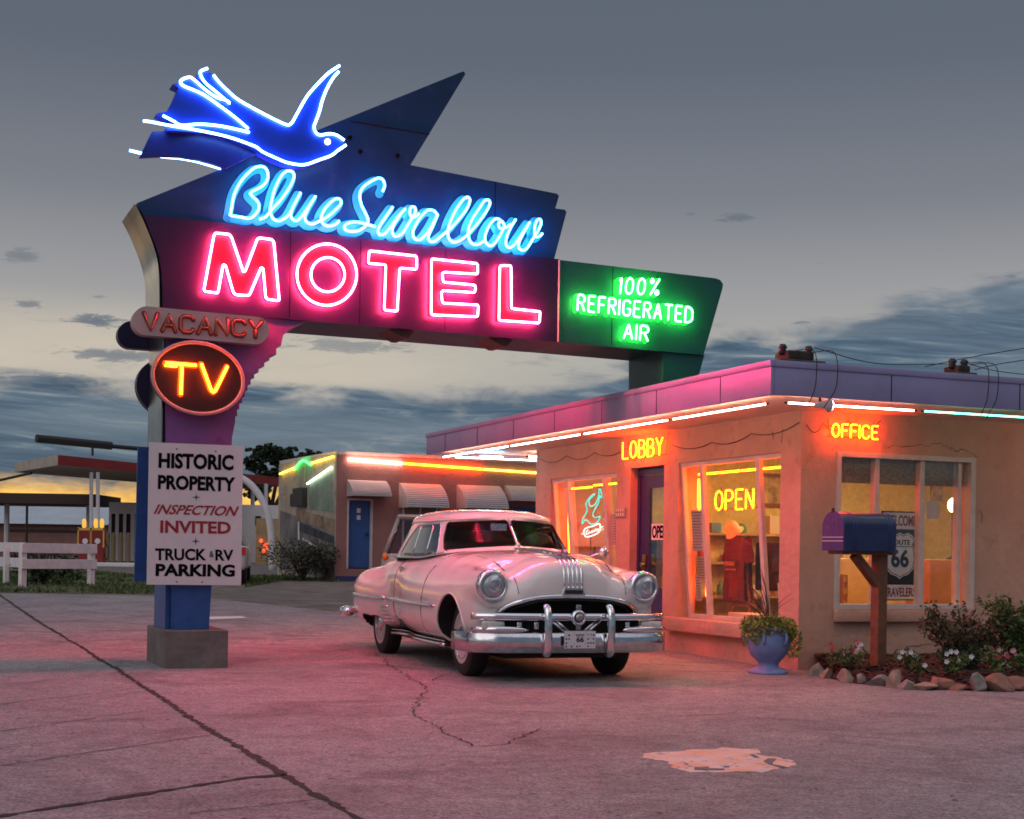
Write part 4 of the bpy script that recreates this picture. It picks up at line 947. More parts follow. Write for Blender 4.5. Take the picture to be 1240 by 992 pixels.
obj('neon_tube', t, M['neon_green'], gl, True)
# the bird
A_ = lambda x, y: (150 + x / 6.6125, 70 + y / 6.6125)
B_ = lambda x, y: (300 + x / 6.6125, 70 + y / 6.6125)
body = [B_(*p) for p in ((790, 700), (745, 648), (692, 612), (610, 622), (556, 612), (530, 575), (540, 520), (568, 440), (582, 350), (622, 240), (682, 150), (748, 75), (726, 66), (640, 130), (542, 230), (455, 330), (400, 430), (350, 525), (315, 545), (260, 527), (120, 457))] + \
       [A_(*p) for p in ((992, 390), (900, 330), (820, 258), (740, 172), (690, 118), (590, 122), (600, 165), (700, 268), (835, 372), (740, 330), (650, 272), (530, 168), (450, 195), (388, 214), (438, 238), (400, 330), (345, 430), (262, 447), (310, 470), (455, 545), (340, 556), (348, 585), (480, 588), (640, 600), (760, 625), (880, 660), (992, 703))] + \
       [B_(*p) for p in ((66, 735), (110, 760), (200, 805), (300, 846), (400, 864), (470, 860), (570, 822), (660, 793), (720, 748))]
yB0 = -.06
bird = obj('swallow_figure', prism(BM(), spl(body, yB0), yB0, YF - .004), M['bird_blue'], sign, label='deep blue swallow with forked tail edged in pale tubes')
dark = [A_(*p) for p in ((348, 583), (225, 592), (125, 798), (300, 788), (450, 795), (600, 820), (700, 848), (815, 885), (1055, 770))] + [B_(*p) for p in ((66, 735),)] + [A_(*p) for p in ((992, 703), (880, 660), (760, 625), (640, 600), (480, 588))]
obj('tail_feather', prism(BM(), spl(dark, .03), .03, .09), mat("tail_unlit_blue", (.012, .02, .19), .4, var=.1, vscale=3), bird)  # same blue as the bird; its lack of neon light is painted in
bt = [[A_(*p) for p in ((712, 145), (760, 205), (820, 265), (900, 335), (992, 390))] + [B_(*p) for p in ((120, 455), (260, 525), (315, 544), (345, 530), (375, 480), (430, 380), (480, 300), (560, 210), (640, 130), (730, 70))],
      [B_(*p) for p in ((722, 118), (680, 165), (630, 250), (590, 350), (570, 430), (545, 500), (525, 560), (540, 605), (575, 625), (640, 615), (690, 620), (730, 640), (766, 667))],
      [B_(*p) for p in ((780, 705), (720, 745), (660, 790), (570, 822), (470, 858), (400, 862), (300, 842), (200, 800), (110, 757))] + [A_(*p) for p in ((1058, 722), (992, 695), (880, 655), (750, 620), (550, 580), (330, 543), (200, 518), (152, 514))],
      [A_(*p) for p in ((665, 92), (612, 115), (612, 150), (650, 210), (740, 285), (836, 368), (820, 350), (740, 325), (650, 265), (560, 185), (520, 163), (462, 182), (450, 205), (480, 235), (620, 295), (760, 390), (880, 480), (992, 575))],
      [A_(*p) for p in ((1000, 605), (900, 580), (760, 552), (600, 538), (460, 548), (390, 512), (308, 470))]]
t = BM()
for s in bt: tube(t, smooth_path([(sp(*q, yB0)[0], yB0 - .03, sp(*q, yB0)[1]) for q in s], 4), .012, seg=8)
s = [A_(*p) for p in ((45, 742), (140, 765), (240, 782), (320, 795), (450, 806), (560, 826), (650, 850), (775, 888))]
tube(t, smooth_path([(sp(*q, .11)[0], .11, sp(*q, .11)[1]) for q in s], 4), .012, seg=8)
obj('neon_tube', t, M['neon_bird'], bird, True)
p = sp(*B_(637, 675), yB0); e = BM(); ellipsoid(e, (p[0], yB0 - .012, p[1]), (.03, .03, .03)); obj('eye_bulb', e, neon("eye_bulb", (.75, .9, 1), 4), bird, True)
# VACANCY capsule and TV disc, on both faces
def stad(a, b, ra, rb, n=14):
    out = []
    for (c, r, s) in ((a, ra, 90), (b, rb, -90)):
        for k in range(n + 1):
            t = R(s + 180 * k / n); out.append((c[0] + r * math.cos(t), c[1] - r * math.sin(t)))
    return out
yv = -.02
cap = spl(stad(V(182, 186), V(1040, 262), 17.6, 16.7), yv)
vp = obj('vacancy_panel', prism(BM(), cap, yv, YF - .004), M['vac_panel'], sign)
vs_ = sgn_strokes('VACANCY', V(160, 252), V(1090, 318), V(160, 122), yv - .03, gap=.22)
k = BM()
for i, s in enumerate(vs_): ribbon(k, [(p[0], p[1]) for p in s], .022, yv - .003 - .0003 * i)
vl = obj('lettering', k, M['brick_red'], vp, recalc=False)
t = BM()
for s in vs_: tube(t, round_path([(p[0], yv - .03, p[1]) for p in s], .02), .008, seg=6)
obj('unlit_tube', t, M['tube_off'], vp, True)
k = BM(); prism(k, cap, YB + .004, YB + .14); obj('rear_vacancy_panel', k, M['sign_maroon'], sign)
tv = ell(583, 640, 357, 282, lambda x, y: V(x + (y - 640) * .06, y + (x - 583) * .05), 48)
tvp = spl(tv, yv); td = obj('tv_disc', prism(BM(), tvp, yv, YF - .004), M['tv_dark'], sign)
t = BM(); tube(t, [(p[0], yv - .012, p[1]) for p in tvp], .018, True, 8); obj('rim', t, mat("pink_rim", (.75, .30, .32), .4), td, True)
ts_ = [[V(330, 518), V(572, 538)], [V(458, 530), V(452, 768)], [V(612, 525), V(690, 735), V(707, 752), V(724, 738), V(818, 545)]]
k = BM()
for i, s in enumerate(ts_): ribbon(k, [(p[0], p[1]) for p in [sp(*q, yv - .03) for q in s]], .026, yv - .004 - .0005 * i)
tl = obj('lettering', k, mat("orange_letter", (.75, .14, .01), .5), td, recalc=False)
t = BM()
for s in ts_: tube(t, round_path([(sp(*q, yv - .03)[0], yv - .035, sp(*q, yv - .03)[1]) for q in s], .03), .0115, seg=8)
p = [sp(*V(*q), yv - .03) for q in ((322, 540), (420, 548))]; tube(t, [(q[0], yv - .035, q[1]) for q in p], .009, seg=8)
obj('neon_tube', t, M['neon_tv'], td, True)
k = BM(); prism(k, tvp, YB + .004, YB + .14); obj('rear_tv_disc', k, M['sign_maroon'], sign)
# painted board on the post, and its twin on the far face
bd = [(178.5, 708), (292, 709), (294.5, 540), (181.5, 535.5)]
yb = .055
bp = spl(bd, yb)
board = obj('painted_board', prism(BM(), bp, yb, YF - .014), M['board'], sign, label='pink lit white board lettered in black and red')
obj('rear_board', prism(BM(), spl([(162.6, 704), (285, 704), (288, 545), (167, 541)], YB + .02), YB + .02, YB + .05), M['post_blue'], sign)
bpl = lambda x, z, d: (x, yb - d, z)
bq = lambda *ps: [sp(170 + x / 4.957, 520 + y / 4.96, yb) for x, y in ps]
for body_, q, mm, bo, sh in (('HISTORIC', ((108, 232), (558, 248), (560, 153), (110, 140)), 'black', .040, 0), ('PROPERTY', ((104, 360), (568, 376), (570, 288), (106, 272)), 'black', .040, 0),
     ('INSPECTION', ((92, 508), (578, 522), (580, 462), (94, 450)), 'dark_red2', .02, .055), ('INVITED', ((118, 622), (542, 628), (542, 555), (120, 547)), 'dark_red2', .03, 0),
     ('TRUCK', ((88, 787), (396, 788), (396, 718), (88, 714)), 'black', .03, 0), ('&', ((414, 768), (440, 768), (440, 732), (414, 732)), 'black', .0, 0), ('RV', ((450, 789), (558, 790), (558, 724), (450, 722)), 'black', .03, 0), ('PARKING', ((90, 882), (566, 886), (568, 812), (92, 806)), 'black', .040, 0)):
    if mm not in M: M[mm] = mat("board_red_paint", (.30, .015, .02), .6)
    painted(body_, bq(*q), bpl, M[mm], board, bold=bo, shear=sh)
k = BM()
for cx, cy in ((335, 408), (332, 672)):
    st_ = [(cx + (25 if i % 2 == 0 else 5) * math.cos(R(45 * i)), cy + (24 if i % 2 == 0 else 5) * math.sin(R(45 * i))) for i in range(8)]
    prism(k, bq(*st_), yb - .003, yb - .0005)
pieces('star_ornament', k, mat("board_navy_paint", (.02, .03, .08), .6), board)
k = BM()
for cx, cy in ((218, 118), (452, 132), (217, 916), (370, 918)):
    p = bq((cx, cy))[0]; lathe(k, [(.008, -.004), (.008, 0)], 8, (p[0], yb, p[1]), 'Y')
pieces('bolt', k, M['rust'], board)

# ------------------------------------------------------------------ motel wing
kz = ground_z(43); Kp = at_z(406, 704, .29); WF = Frame((Kp.x, Kp.y), 25)
wing = thing('motel_wing', 'long low pink stucco motel wing with blue doors and white awnings behind the car', 'building', (Kp.x, Kp.y, 0), R(25))
wh = lambda px, py, ax=1, k=0.0: WF.hit(px, py, ax, k)
ztop = wh(406, 550)[2]; ylen = wh(338, 600, 0)[1]; XR = 16.0
print('wing', Kp, ztop, ylen)
dx0, dx1 = wh(420, 640)[0], wh(451, 640)[0]; dz0, dz1 = wh(436, 689)[2], wh(436, 604)[2]
wins = []
bm = BM(); box(bm, 0, dx0, 0, .3, -.4, ztop); box(bm, dx0, dx1, 0, .3, dz1, ztop); box(bm, dx0, dx1, 0, .3, -.4, dz0); box(bm, dx1, XR, 0, .3, -.4, ztop)
box(bm, .3, XR, ylen - .3, ylen, -.4, ztop); box(bm, XR - .3, XR, .3, ylen - .3, -.4, ztop)
obj('wall', bm, M['stucco_pink'], wing)
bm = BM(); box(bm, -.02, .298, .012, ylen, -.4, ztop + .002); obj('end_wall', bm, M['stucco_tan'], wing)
bm = BM(); box(bm, .0, XR, .0, ylen, ztop + .003, ztop + .10); obj('coping', bm, M['trim'], wing)
a = wh(596, 549); bm = BM(); box(bm, a[0], XR, -.02, .3, ztop + .101, ztop + .42); obj('raised_parapet', bm, mat("parapet_lit_red", (.45, .10, .05), .7, var=.1), wing)  # orange neon light over the parapet is put into its red colour
bm = BM(); box(bm, dx0 + .05, dx1 - .05, .10, .15, dz0 + .03, dz1 - .05); d = obj('door', bm, M['door_blue'], wing)
bm = BM(); xm = (dx0 + dx1) / 2
for zz in (1.62, 1.42): box(bm, xm - .06, xm + .05, .09, .099, dz0 + zz, dz0 + zz + .13)
obj('room_number', bm, M['white'], d)
bm = BM(); lathe(bm, [(.04, -.06), (.04, 0)], 10, (dx1 - .14, .10, dz0 + 1.0), 'Y'); obj('handle', bm, M['dark'], d)
bm = BM(); box(bm, dx0, dx0 + .05, -.02, .2, dz0, dz1); box(bm, dx1 - .05, dx1, -.02, .2, dz0, dz1); box(bm, dx0, dx1, -.02, .2, dz1 - .05, dz1); obj('door_frame', bm, M['trim'], wing)
bm = BM(); box(bm, -.01, XR, -.012, -.001, -.4, wh(436, 697)[2] - .02); obj('painted_plinth', bm, mat("plinth_blue", (.03, .05, .16), .6, var=.2), wing)
# awnings: ribbed metal hoods
def awning(px0, px1, pyt, pyb, out, drop_side=True):
    x0 = wh(px0, pyt)[0]; x1 = wh(px1, pyt)[0]; zt_ = wh(px0, pyt)[2]; zb_ = wh(px0, pyb)[2] + .02
    b = BM(); n = 28; prof = []
    for i in range(n + 1):
        t = i / n; y = -out * (1 - (1 - t) ** 1.6); z = zt_ + (zb_ - zt_) * t ** 1.25; y -= .022 * (1 if i % 2 else 0); prof.append((y, z))
    L_ = [b.verts.new((x0, y, z)) for y, z in prof]; R_ = [b.verts.new((x1, y, z)) for y, z in prof]
    for i in range(n): b.faces.new((L_[i], L_[i + 1], R_[i + 1], R_[i]))
    for side in (L_, R_):
        w = [b.verts.new((side[0].co.x, 0, q.co.z)) for q in side]
        for i in range(n): b.faces.new((side[i], side[i + 1], w[i + 1], w[i]))
    return obj('awning', b, M['awning'], wing)
awning(420, 467, 581, 602, .55); awning(483, 533, 585, 616, .75); awning(553, 604, 587, 617, .75); awning(611, 668, 588, 608, .55)
for (pa, pb) in (((487, 617), (530, 650)), ((556, 617), (601, 655))):
    x0, x1 = wh(*pa)[0], wh(pb[0], pa[1])[0]; z1_, z0_ = wh(*pa)[2] + .2, wh(*pb)[2] - .4
    bm = BM(); box(bm, x0, x1, -.03, -.002, z0_, z1_); f_ = obj('window', bm, M['white'], wing)
    bm = BM(); box(bm, x0 + .06, (x0 + x1) / 2 - .03, -.034, -.031, z0_ + .06, z1_ - .06); box(bm, (x0 + x1) / 2 + .03, x1 - .06, -.034, -.031, z0_ + .06, z1_ - .06); obj('pane', bm, mat("curtained_glass", (.20, .15, .10), .2), f_)
x0 = wh(616, 609)[0]; bm = BM(); box(bm, x0, x0 + .95, -.03, -.002, dz0, dz1 - .1); obj('door', bm, M['door_blue'], wing)
# neon along the parapet
zf = wh(421, 556.5)[2]
def wrun(a, b, m, r=.03): t = BM(); tube(t, [a, b], r, seg=8); return obj('neon_tube', t, m, wing, True)
p0, p1, p2 = wh(421, 557)[0], wh(486, 560)[0], wh(583, 565)[0]
wrun((p0, -.06, zf), (p1, -.06, zf - .05), M['n_white']); wrun((p1 + .05, -.06, zf - .05), (p2, -.06, zf - .12), neon("wing_orange_neon", (1, .10, .003), 40)); wrun((p2 + .05, -.06, zf - .12), (p2 + 4, -.06, zf - .22), M['n_gold'])
t = BM()
e0, e1, e2, e3 = [WF.hit(x, y, 0, -.09) for x, y in ((404, 553), (377, 561), (356, 567), (339, 574))]
wrun((-.09, e0[1] + .05, e0[2]), (-.09, e1[1], e1[2]), M['n_gold']); wrun((-.09, e2[1], e2[2]), (-.09, e3[1], e3[2]), M['n_gold'])
tube(t, smooth_path([(-.09, e1[1] + .05, e1[2] - .05), (-.09, (e1[1] + e2[1]) / 2, e1[2] + .12), (-.09, e2[1] - .05, e2[2] - .03)], 6), .035, seg=8); obj('neon_tube', t, M['n_green2'], wing, True)
w0, w1 = WF.hit(401, 566, 0, -.10), WF.hit(372, 586, 0, -.10); wrun(w0, w1, neon("pale_green_neon", (.75, 1, .8), 5))
# faded mural and shed gear on the end wall
def ew(x, y): h = WF.hit(320 + x / 3.647, 500 + y / 3.645, 0, -.02); return (h[1], h[2])
def mural(pts, m, d, nm='mural_patch'):
    P = [ew(*p) for p in pts]; b = BM(); a = [b.verts.new((-.02 - d, y, z)) for y, z in P]; c = [b.verts.new((-.021, y, z)) for y, z in P]
    for t in tessellate_polygon([[Vector((y, z, 0)) for y, z in P]]): b.faces.new([a[i] for i in t])
    n = len(P)
    for i in range(n): b.faces.new((a[i], a[(i + 1) % n], c[(i + 1) % n], c[i]))
    return obj(nm, b, m, wing)
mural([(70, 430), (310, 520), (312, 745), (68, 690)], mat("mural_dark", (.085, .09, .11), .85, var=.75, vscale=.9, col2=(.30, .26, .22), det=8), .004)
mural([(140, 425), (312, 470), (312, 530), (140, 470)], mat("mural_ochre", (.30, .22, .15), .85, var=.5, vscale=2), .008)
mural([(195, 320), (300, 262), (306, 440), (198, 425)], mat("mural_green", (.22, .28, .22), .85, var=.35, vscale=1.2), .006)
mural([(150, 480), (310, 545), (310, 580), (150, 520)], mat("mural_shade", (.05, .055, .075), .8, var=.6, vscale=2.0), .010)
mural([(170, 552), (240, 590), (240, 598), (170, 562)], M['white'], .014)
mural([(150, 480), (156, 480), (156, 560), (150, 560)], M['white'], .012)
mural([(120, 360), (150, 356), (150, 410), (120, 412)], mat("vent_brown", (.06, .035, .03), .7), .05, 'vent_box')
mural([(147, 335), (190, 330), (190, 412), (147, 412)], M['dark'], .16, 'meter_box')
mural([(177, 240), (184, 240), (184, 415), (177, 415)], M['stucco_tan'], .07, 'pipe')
# ------------------------------------------------------------------ the car (x forward from the front axle, y toward its far side, z up)
CPOS = (0.285, 14.09); CYAW = R(19.34 - 90); CSC = .992
car = thing('vintage_car', 'cream 1950s two door hardtop with chrome bumper and ribbed hood, lit pink by the sign', 'car', (*CPOS, 0), CYAW)
car.scale = (CSC,) * 3
M['paint'] = mat("cream_car_paint", (.80, .72, .69), .22, var=.03, vscale=2, coat=1.0)
M['chrome'] = mat("chrome", (.82, .83, .85), .08, 1.0)
M['chrome_worn'] = mat("worn_chrome", (.72, .72, .74), .16, 1.0, var=.2, vscale=9, bump=.04, bscale=20)
M['rubber'] = mat("tyre_rubber", (.018, .017, .017), .85, var=.3, vscale=9)
M['whitewall'] = mat('dull_whitewall', (.45, .42, .41), .7)
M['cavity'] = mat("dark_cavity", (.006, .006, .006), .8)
M['trimwhite'] = mat("trim_enamel", (.70, .66, .62), .35)
M['car_glass'] = glass("car_glass", (.55, .6, .6), .55, .04)
M['lens'] = glass('headlight_glass', (.92, .93, .96), .22, .05)
M['seat'] = mat("seat_cloth", (.24, .17, .15), .85, var=.2, vscale=5)
XS = np.array([-4.3, -4.15, -3.9, -3.5, -3.0, -2.5, -1.5, -.65, -.3, .1, .4])
W_ = np.array([.50, .60, .70, .79, .84, .865, .875, .875, .86, .80, .70])
ZT = np.array([.70, .80, .93, 1.04, 1.11, 1.14, 1.165, 1.185, 1.17, 1.13, 1.08])
def smin(a, b, k): h = np.clip(.5 + .5 * (b - a) / k, 0, 1); return b * (1 - h) + a * h - k * h * (1 - h)
def smax(a, b, k): return -smin(-a, -b, k)
def pod(x, y, z, c, r, p, q):
    s = (np.abs((y - c[1]) / r[1]) ** p + np.abs((z - c[2]) / r[2]) ** p) ** (1 / p)
    return ((s ** q + np.abs((x - c[0]) / r[0]) ** q) ** (1 / q) - 1) * min(r[1], r[2])
def mouth(x, y, z):
    e = (np.abs(y / .665) ** 2.6 + np.abs((z - .545) / .215) ** 2.6) ** (1 / 2.6) - 1
    return np.maximum(e * .215, .60 - x)
def arches(x, y, z):
    fr_ = np.maximum(np.sqrt(x ** 2 + (z - .36) ** 2) - .405, .52 - y)
    dx = np.abs(x + 3.05); rr = np.maximum(smax(dx - .37, z - .43, .10), .55 - y)
    return np.minimum(fr_, rr)
def car_sdf(x, y, z):
    y = np.abs(y)
    w = np.interp(x, XS, W_); zt = np.interp(x, XS, ZT); zb = .27 + .11 * np.clip((-x - 3.5) / .6, 0, 1); zc = (zt + zb) / 2; hz = (zt - zb) / 2
    p = 3.7
    A = ((y / w) ** p + (np.abs(z - zc) / hz) ** p) ** (1 / p) - 1
    A = smax(A * np.minimum(w, hz), np.maximum(x - .3, -4.2 - x), .12)
    F = pod(x, y, z, (-.62, .655, .645), (1.325, .272, .345), 2.7, 4.5)
    Rf = pod(x, y, z, (-3.28, .665, .625), (.98, .275, .345), 2.6, 2.6)
    Hd = pod(x, y, z, (-.42, 0, .70), (1.225, .60, .445), 2.5, 5.5)
    f = smin(A, F, .07); f = smin(f, Rf, .05); f = smin(f, Hd, .11)
    Hp = np.maximum(np.sqrt((y - .735) ** 2 + (z - .855) ** 2) - .146 + .05 * np.clip(-x, 0, 1.2), np.maximum(x - .675, -1.0 - x)); f = smin(f, Hp, .06)
    f = smax(f, .235 - z, .03)
    f = np.maximum(f, -arches(x, y, z))
    f = smax(f, -mouth(x, y, z), .02)
    return f
def surface_nets(fn, lo, hi, h):
    ax = [np.arange(lo[i], hi[i] + h, h) for i in range(3)]
    X, Y, Z = np.meshgrid(*ax, indexing='ij'); Fv = fn(X, Y, Z); n = Fv.shape; S = Fv < 0
    cs = [(i, j, k) for i in (0, 1) for j in (0, 1) for k in (0, 1)]
    sl = lambda A, o: A[o[0]:n[0] - 1 + o[0], o[1]:n[1] - 1 + o[1], o[2]:n[2] - 1 + o[2]]
    cnt = sum(sl(S, o).astype(int) for o in cs); mixed = (cnt > 0) & (cnt < 8)
    acc = np.zeros(mixed.shape + (3,)); num = np.zeros(mixed.shape)
    for a in cs:
        for d in range(3):
            if a[d]: continue
            b = list(a); b[d] = 1; fa = sl(Fv, a); fb = sl(Fv, b); c = (fa < 0) != (fb < 0)
            t = np.where(c, fa / np.where(c, fa - fb, 1), 0)
            for e in range(3): acc[..., e] += np.where(c, a[e] + (t if e == d else 0), 0)
            num += c
    idx = -np.ones(mixed.shape, int); idx[mixed] = np.arange(mixed.sum())
    I = np.argwhere(mixed); V = (I + acc[mixed] / num[mixed][:, None]) * h + np.array(lo)
    faces = []
    for d in range(3):
        o = [1, 1, 1]; o[d] = 0
        s0 = S[1 if d != 0 else 0: n[0] - 1, 1 if d != 1 else 0: n[1] - 1, 1 if d != 2 else 0: n[2] - 1]
        sh = [slice(1 if d != k else 1, n[k] - 1 if d != k else n[k]) for k in range(3)]
        s1 = S[tuple(sh)]
        for flip in (False, True):
            m_ = (s0 & ~s1) if not flip else (~s0 & s1)
            P = np.argwhere(m_); 
            if not len(P): continue
            base = P + np.array([1 if d != k else 0 for k in range(3)])
            u, v = [(1, 2), (2, 0), (0, 1)][d]
            q = []
            for (du, dv) in ((-1, -1), (0, -1), (0, 0), (-1, 0)):
                c = base.copy(); c[:, u] += du; c[:, v] += dv; q.append(idx[c[:, 0], c[:, 1], c[:, 2]])
            q = np.stack(q, 1); faces.append(q if not flip else q[:, ::-1])
    return V, np.concatenate(faces)
def grad(fn, V, e=.004):
    g = np.stack([fn(*(V + np.eye(3)[i] * e).T) - fn(*(V - np.eye(3)[i] * e).T) for i in range(3)], 1) / (2 * e); return g
HG = .019
V3, Q3 = surface_nets(car_sdf, (-4.36, -1.007, .17), (.94, 1.007, 1.26), HG)
for _ in range(4):
    g_ = grad(car_sdf, V3, .003); f_ = car_sdf(*V3.T); L2 = np.maximum((g_ ** 2).sum(1), .05)
    st_ = -(f_ / L2)[:, None] * g_; ln = np.linalg.norm(st_, axis=1, keepdims=True); V3 = V3 + st_ * np.minimum(1, HG * .5 / np.maximum(ln, 1e-9))
me = bpy.data.meshes.new('body'); me.from_pydata(V3.tolist(), [], Q3.tolist())
M['cabin'] = mat('cabin_cloth', (.16, .11, .10), .9)
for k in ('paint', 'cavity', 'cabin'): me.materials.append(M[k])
cen = V3[Q3].mean(1); ay = np.abs(cen[:, 1])
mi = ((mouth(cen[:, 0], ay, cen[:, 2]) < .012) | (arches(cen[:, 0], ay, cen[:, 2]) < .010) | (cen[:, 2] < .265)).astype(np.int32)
mi = np.where(((cen[:, 2] > 1.0) & (np.abs((cen[:, 0] + 1.93) / 1.25) ** 3.2 + np.abs(cen[:, 1] / .72) ** 3.2 < 1)), 2, mi).astype(np.int32)
me.polygons.foreach_set('material_index', mi); me.polygons.foreach_set('use_smooth', [True] * len(me.polygons))
me.set_sharp_from_angle(angle=R(50))
body = bpy.data.objects.new('body', me); COL.objects.link(body); body.parent = car
def side_y(x, z, s=-1):                                     # outermost body surface at (x, z)
    lo, hi = .3, 1.05
    ys_ = np.linspace(hi, lo, 200); f = car_sdf(np.full(200, x), ys_, np.full(200, z)); i = int(np.argmax(f < 0)); return s * ys_[i] if f[i] < 0 else s * .85
def top_z(x, y):
    zs = np.linspace(1.3, .4, 240); f = car_sdf(np.full(240, x), np.full(240, y), zs); return zs[int(np.argmax(f < 0))]
def front_x(y, z):
    xs = np.linspace(.95, -.2, 240); f = car_sdf(xs, np.full(240, y), np.full(240, z)); return xs[int(np.argmax(f < 0))]
def both(fn):                                               # run a builder for the near side and the far side
    for s in (-1, 1): fn(s)
# greenhouse
LN, HV = 400, .42
def gsurf(phi, v):
    def se(cx, a, b, n):
        c, s = math.cos(phi), math.sin(phi); return cx + a * math.copysign(abs(c) ** (2 / n), c), b * abs(s) ** (2 / n)
    bx, by = se(-1.93, 1.30, .775, 3.2); rx_, ry_ = se(-1.90, .90, .655, 3.0)
    bz = 1.085 + .10 * max(0, min(1, (bx + 1.6) / .97)) ** 1.5 - .02 * max(0, (-bx - 2.4) / .8)
    rz_ = 1.462 + .035 * (1 - (ry_ / .655) ** 2) - .045 * max(0, (-rx_ - 2.1) / .7) ** 1.3
    if v <= 1:
        k = v + .10 * v * (1 - v); return Vector((bx + (rx_ - bx) * k, by + (ry_ - by) * k, bz + (rz_ - bz) * v))
    t = min(1, v - 1) * math.pi / 2; h = math.cos(t) ** .72; zt_ = 1.607
    return Vector((-1.93 + (rx_ + 1.93) * h, ry_ * h, rz_ + (zt_ - rz_) * math.sin(t) ** .80))
phis = [math.pi * i / 600 for i in range(601)]; mid = [gsurf(p, .5) for p in phis]
cum = [0.0]
for a, b in zip(mid, mid[1:]): cum.append(cum[-1] + (b - a).length)
SL = cum[-1]
def phi_at(s): return float(np.interp(s, cum, phis))
def s_of(fn): return cum[min(range(601), key=lambda i: abs(fn(mid[i])))]
def s_x(x): return cum[min((i for i in range(601) if mid[i].y > .5), key=lambda i: abs(mid[i].x - x))]
def s_y(y, rear=False): return cum[min((i for i in range(601) if (i > 300) == rear), key=lambda i: abs(mid[i].y - y))]
def rr(pts, r): return [(p.x, p.y) for p in round_path([(*p, 0) for p in pts], r, True, 4)]
s_phi = lambda d: float(np.interp(math.radians(d), phis, cum))
sA = s_phi(55.5); sB = s_phi(61)
WIN = {'windshield': rr([(.014, .13 * HV), (sA - .02, .10 * HV), (sA, .5 * HV), (sA - .035, .95 * HV), (.014, .96 * HV)], .05),
       'side_glass': rr([(sB, .08 * HV), (s_x(-2.30), .08 * HV), (s_x(-2.22), .55 * HV), (s_x(-2.0), .92 * HV), (sB, .94 * HV)], .05),
       'rear_glass': rr([(s_x(-2.62), .12 * HV), (SL + .0 - .001, .12 * HV), (SL - .001, .9 * HV), (s_y(.5, True), .88 * HV), (s_x(-2.55), .5 * HV)], .05)}
def inside(p, poly):
    c = False; n = len(poly)
    for i in range(n):
        a, b = poly[i], poly[i - 1]
        if (a[1] > p[1]) != (b[1] > p[1]) and p[0] < (b[0] - a[0]) * (p[1] - a[1]) / (b[1] - a[1]) + a[0]: c = not c
    return c
V2 = []; E2 = []
nS = 110; VT = 2.0 * HV
for i in range(nS + 1):
    for v in list(np.linspace(0, 1, 13)) + list(1 + np.array([.06, .13, .2, .28, .36, .45, .54, .63, .72, .81, .9, .96, 1.0])):
        V2.append(Vector((SL * i / nS, v * HV)))
for nm, poly in WIN.items():
    n0 = len(V2); n = len(poly); V2 += [Vector(p) for p in poly]; E2 += [(n0 + k, n0 + (k + 1) % n) for k in range(n)]
cv, ce, cf = delaunay_2d_cdt(V2, E2, [], 0, 1e-5)[:3]
P3 = [gsurf(phi_at(min(max(p.x, 0), SL)), p.y / HV) for p in cv]
parts = {'roof': [], 'windshield': [], 'side_glass': [], 'rear_glass': []}
for f in cf:
    c = sum((cv[i] for i in f), Vector((0, 0))) / len(f); k = 'roof'
    for nm, poly in WIN.items():
        if inside(c, poly): k = nm
    parts[k].append(list(f))
def half_mesh(name, fl, m, sides=(-1, 1), off=0.0):
    b = BM()
    for s in sides:
        mp = {}
        for f in fl:
            q = []
            for i in f:
                if i not in mp: mp[i] = b.verts.new((P3[i].x, P3[i].y * s, P3[i].z))
                q.append(mp[i])
            try: b.faces.new(q if s > 0 else q[::-1])
            except ValueError: pass
    bmesh.ops.remove_doubles(b, verts=b.verts, dist=.0012)
    return obj(name, b, m, car, True)
roof = half_mesh('roof', parts['roof'], M['paint'])
half_mesh('windshield', parts['windshield'], glass('windshield_glass', (.80, .82, .82), .003, .08))
half_mesh('rear_window', parts['rear_glass'], M['car_glass'])
for s in (-1, 1): half_mesh('side_window', parts['side_glass'], M['car_glass'], (s,))
def win_trim(nm, s, r=.008, m='chrome'):
    b = BM(); poly = WIN[nm]; P = [gsurf(phi_at(min(p[0], SL)), p[1] / HV) for p in poly]
    tube(b, [(p.x, p.y * s, p.z) for p in P], r, True, 6); return obj('window_trim', b, M[m], car, True)
for s in (-1, 1):
    win_trim('windshield', s, .007, 'dark'); win_trim('side_glass', s, .009)
    for (sv0, v0, sv1, v1) in ((s_x(-1.47), .09, s_x(-1.40), .94), (s_x(-1.86), .09, s_x(-1.86), .93)):
        b = BM(); P = [gsurf(phi_at(sv0 + (sv1 - sv0) * t), v0 + (v1 - v0) * t) for t in (0, .25, .5, .75, 1)]
        tube(b, [(p.x, p.y * s, p.z) for p in P], .008, seg=6); obj('window_divider', b, M['chrome'], car, True)
    b = BM(); P = [gsurf(phi_at(q), 1.02) for q in np.linspace(s_x(-1.0) * .9, s_x(-2.7), 24)]
    tube(b, [(p.x, p.y * s * 1.004, p.z) for p in P], .009, seg=6); obj('drip_rail', b, M['paint'], car, True)
    b = BM(); P = [gsurf(phi_at(q), .03) for q in np.linspace(s_y(.60), s_x(-2.9), 30)]
    tube(b, [(p.x, p.y * s, p.z) for p in P], .011, seg=6); obj('belt_moulding', b, M['chrome'], car, True)
b = BM(); P = [gsurf(0, v) for v in (.10, .3, .5, .7, .97)]; tube(b, [(p.x + .004, 0, p.z) for p in P], .014, seg=6); obj('windshield_divider', b, M['chrome'], car, True)
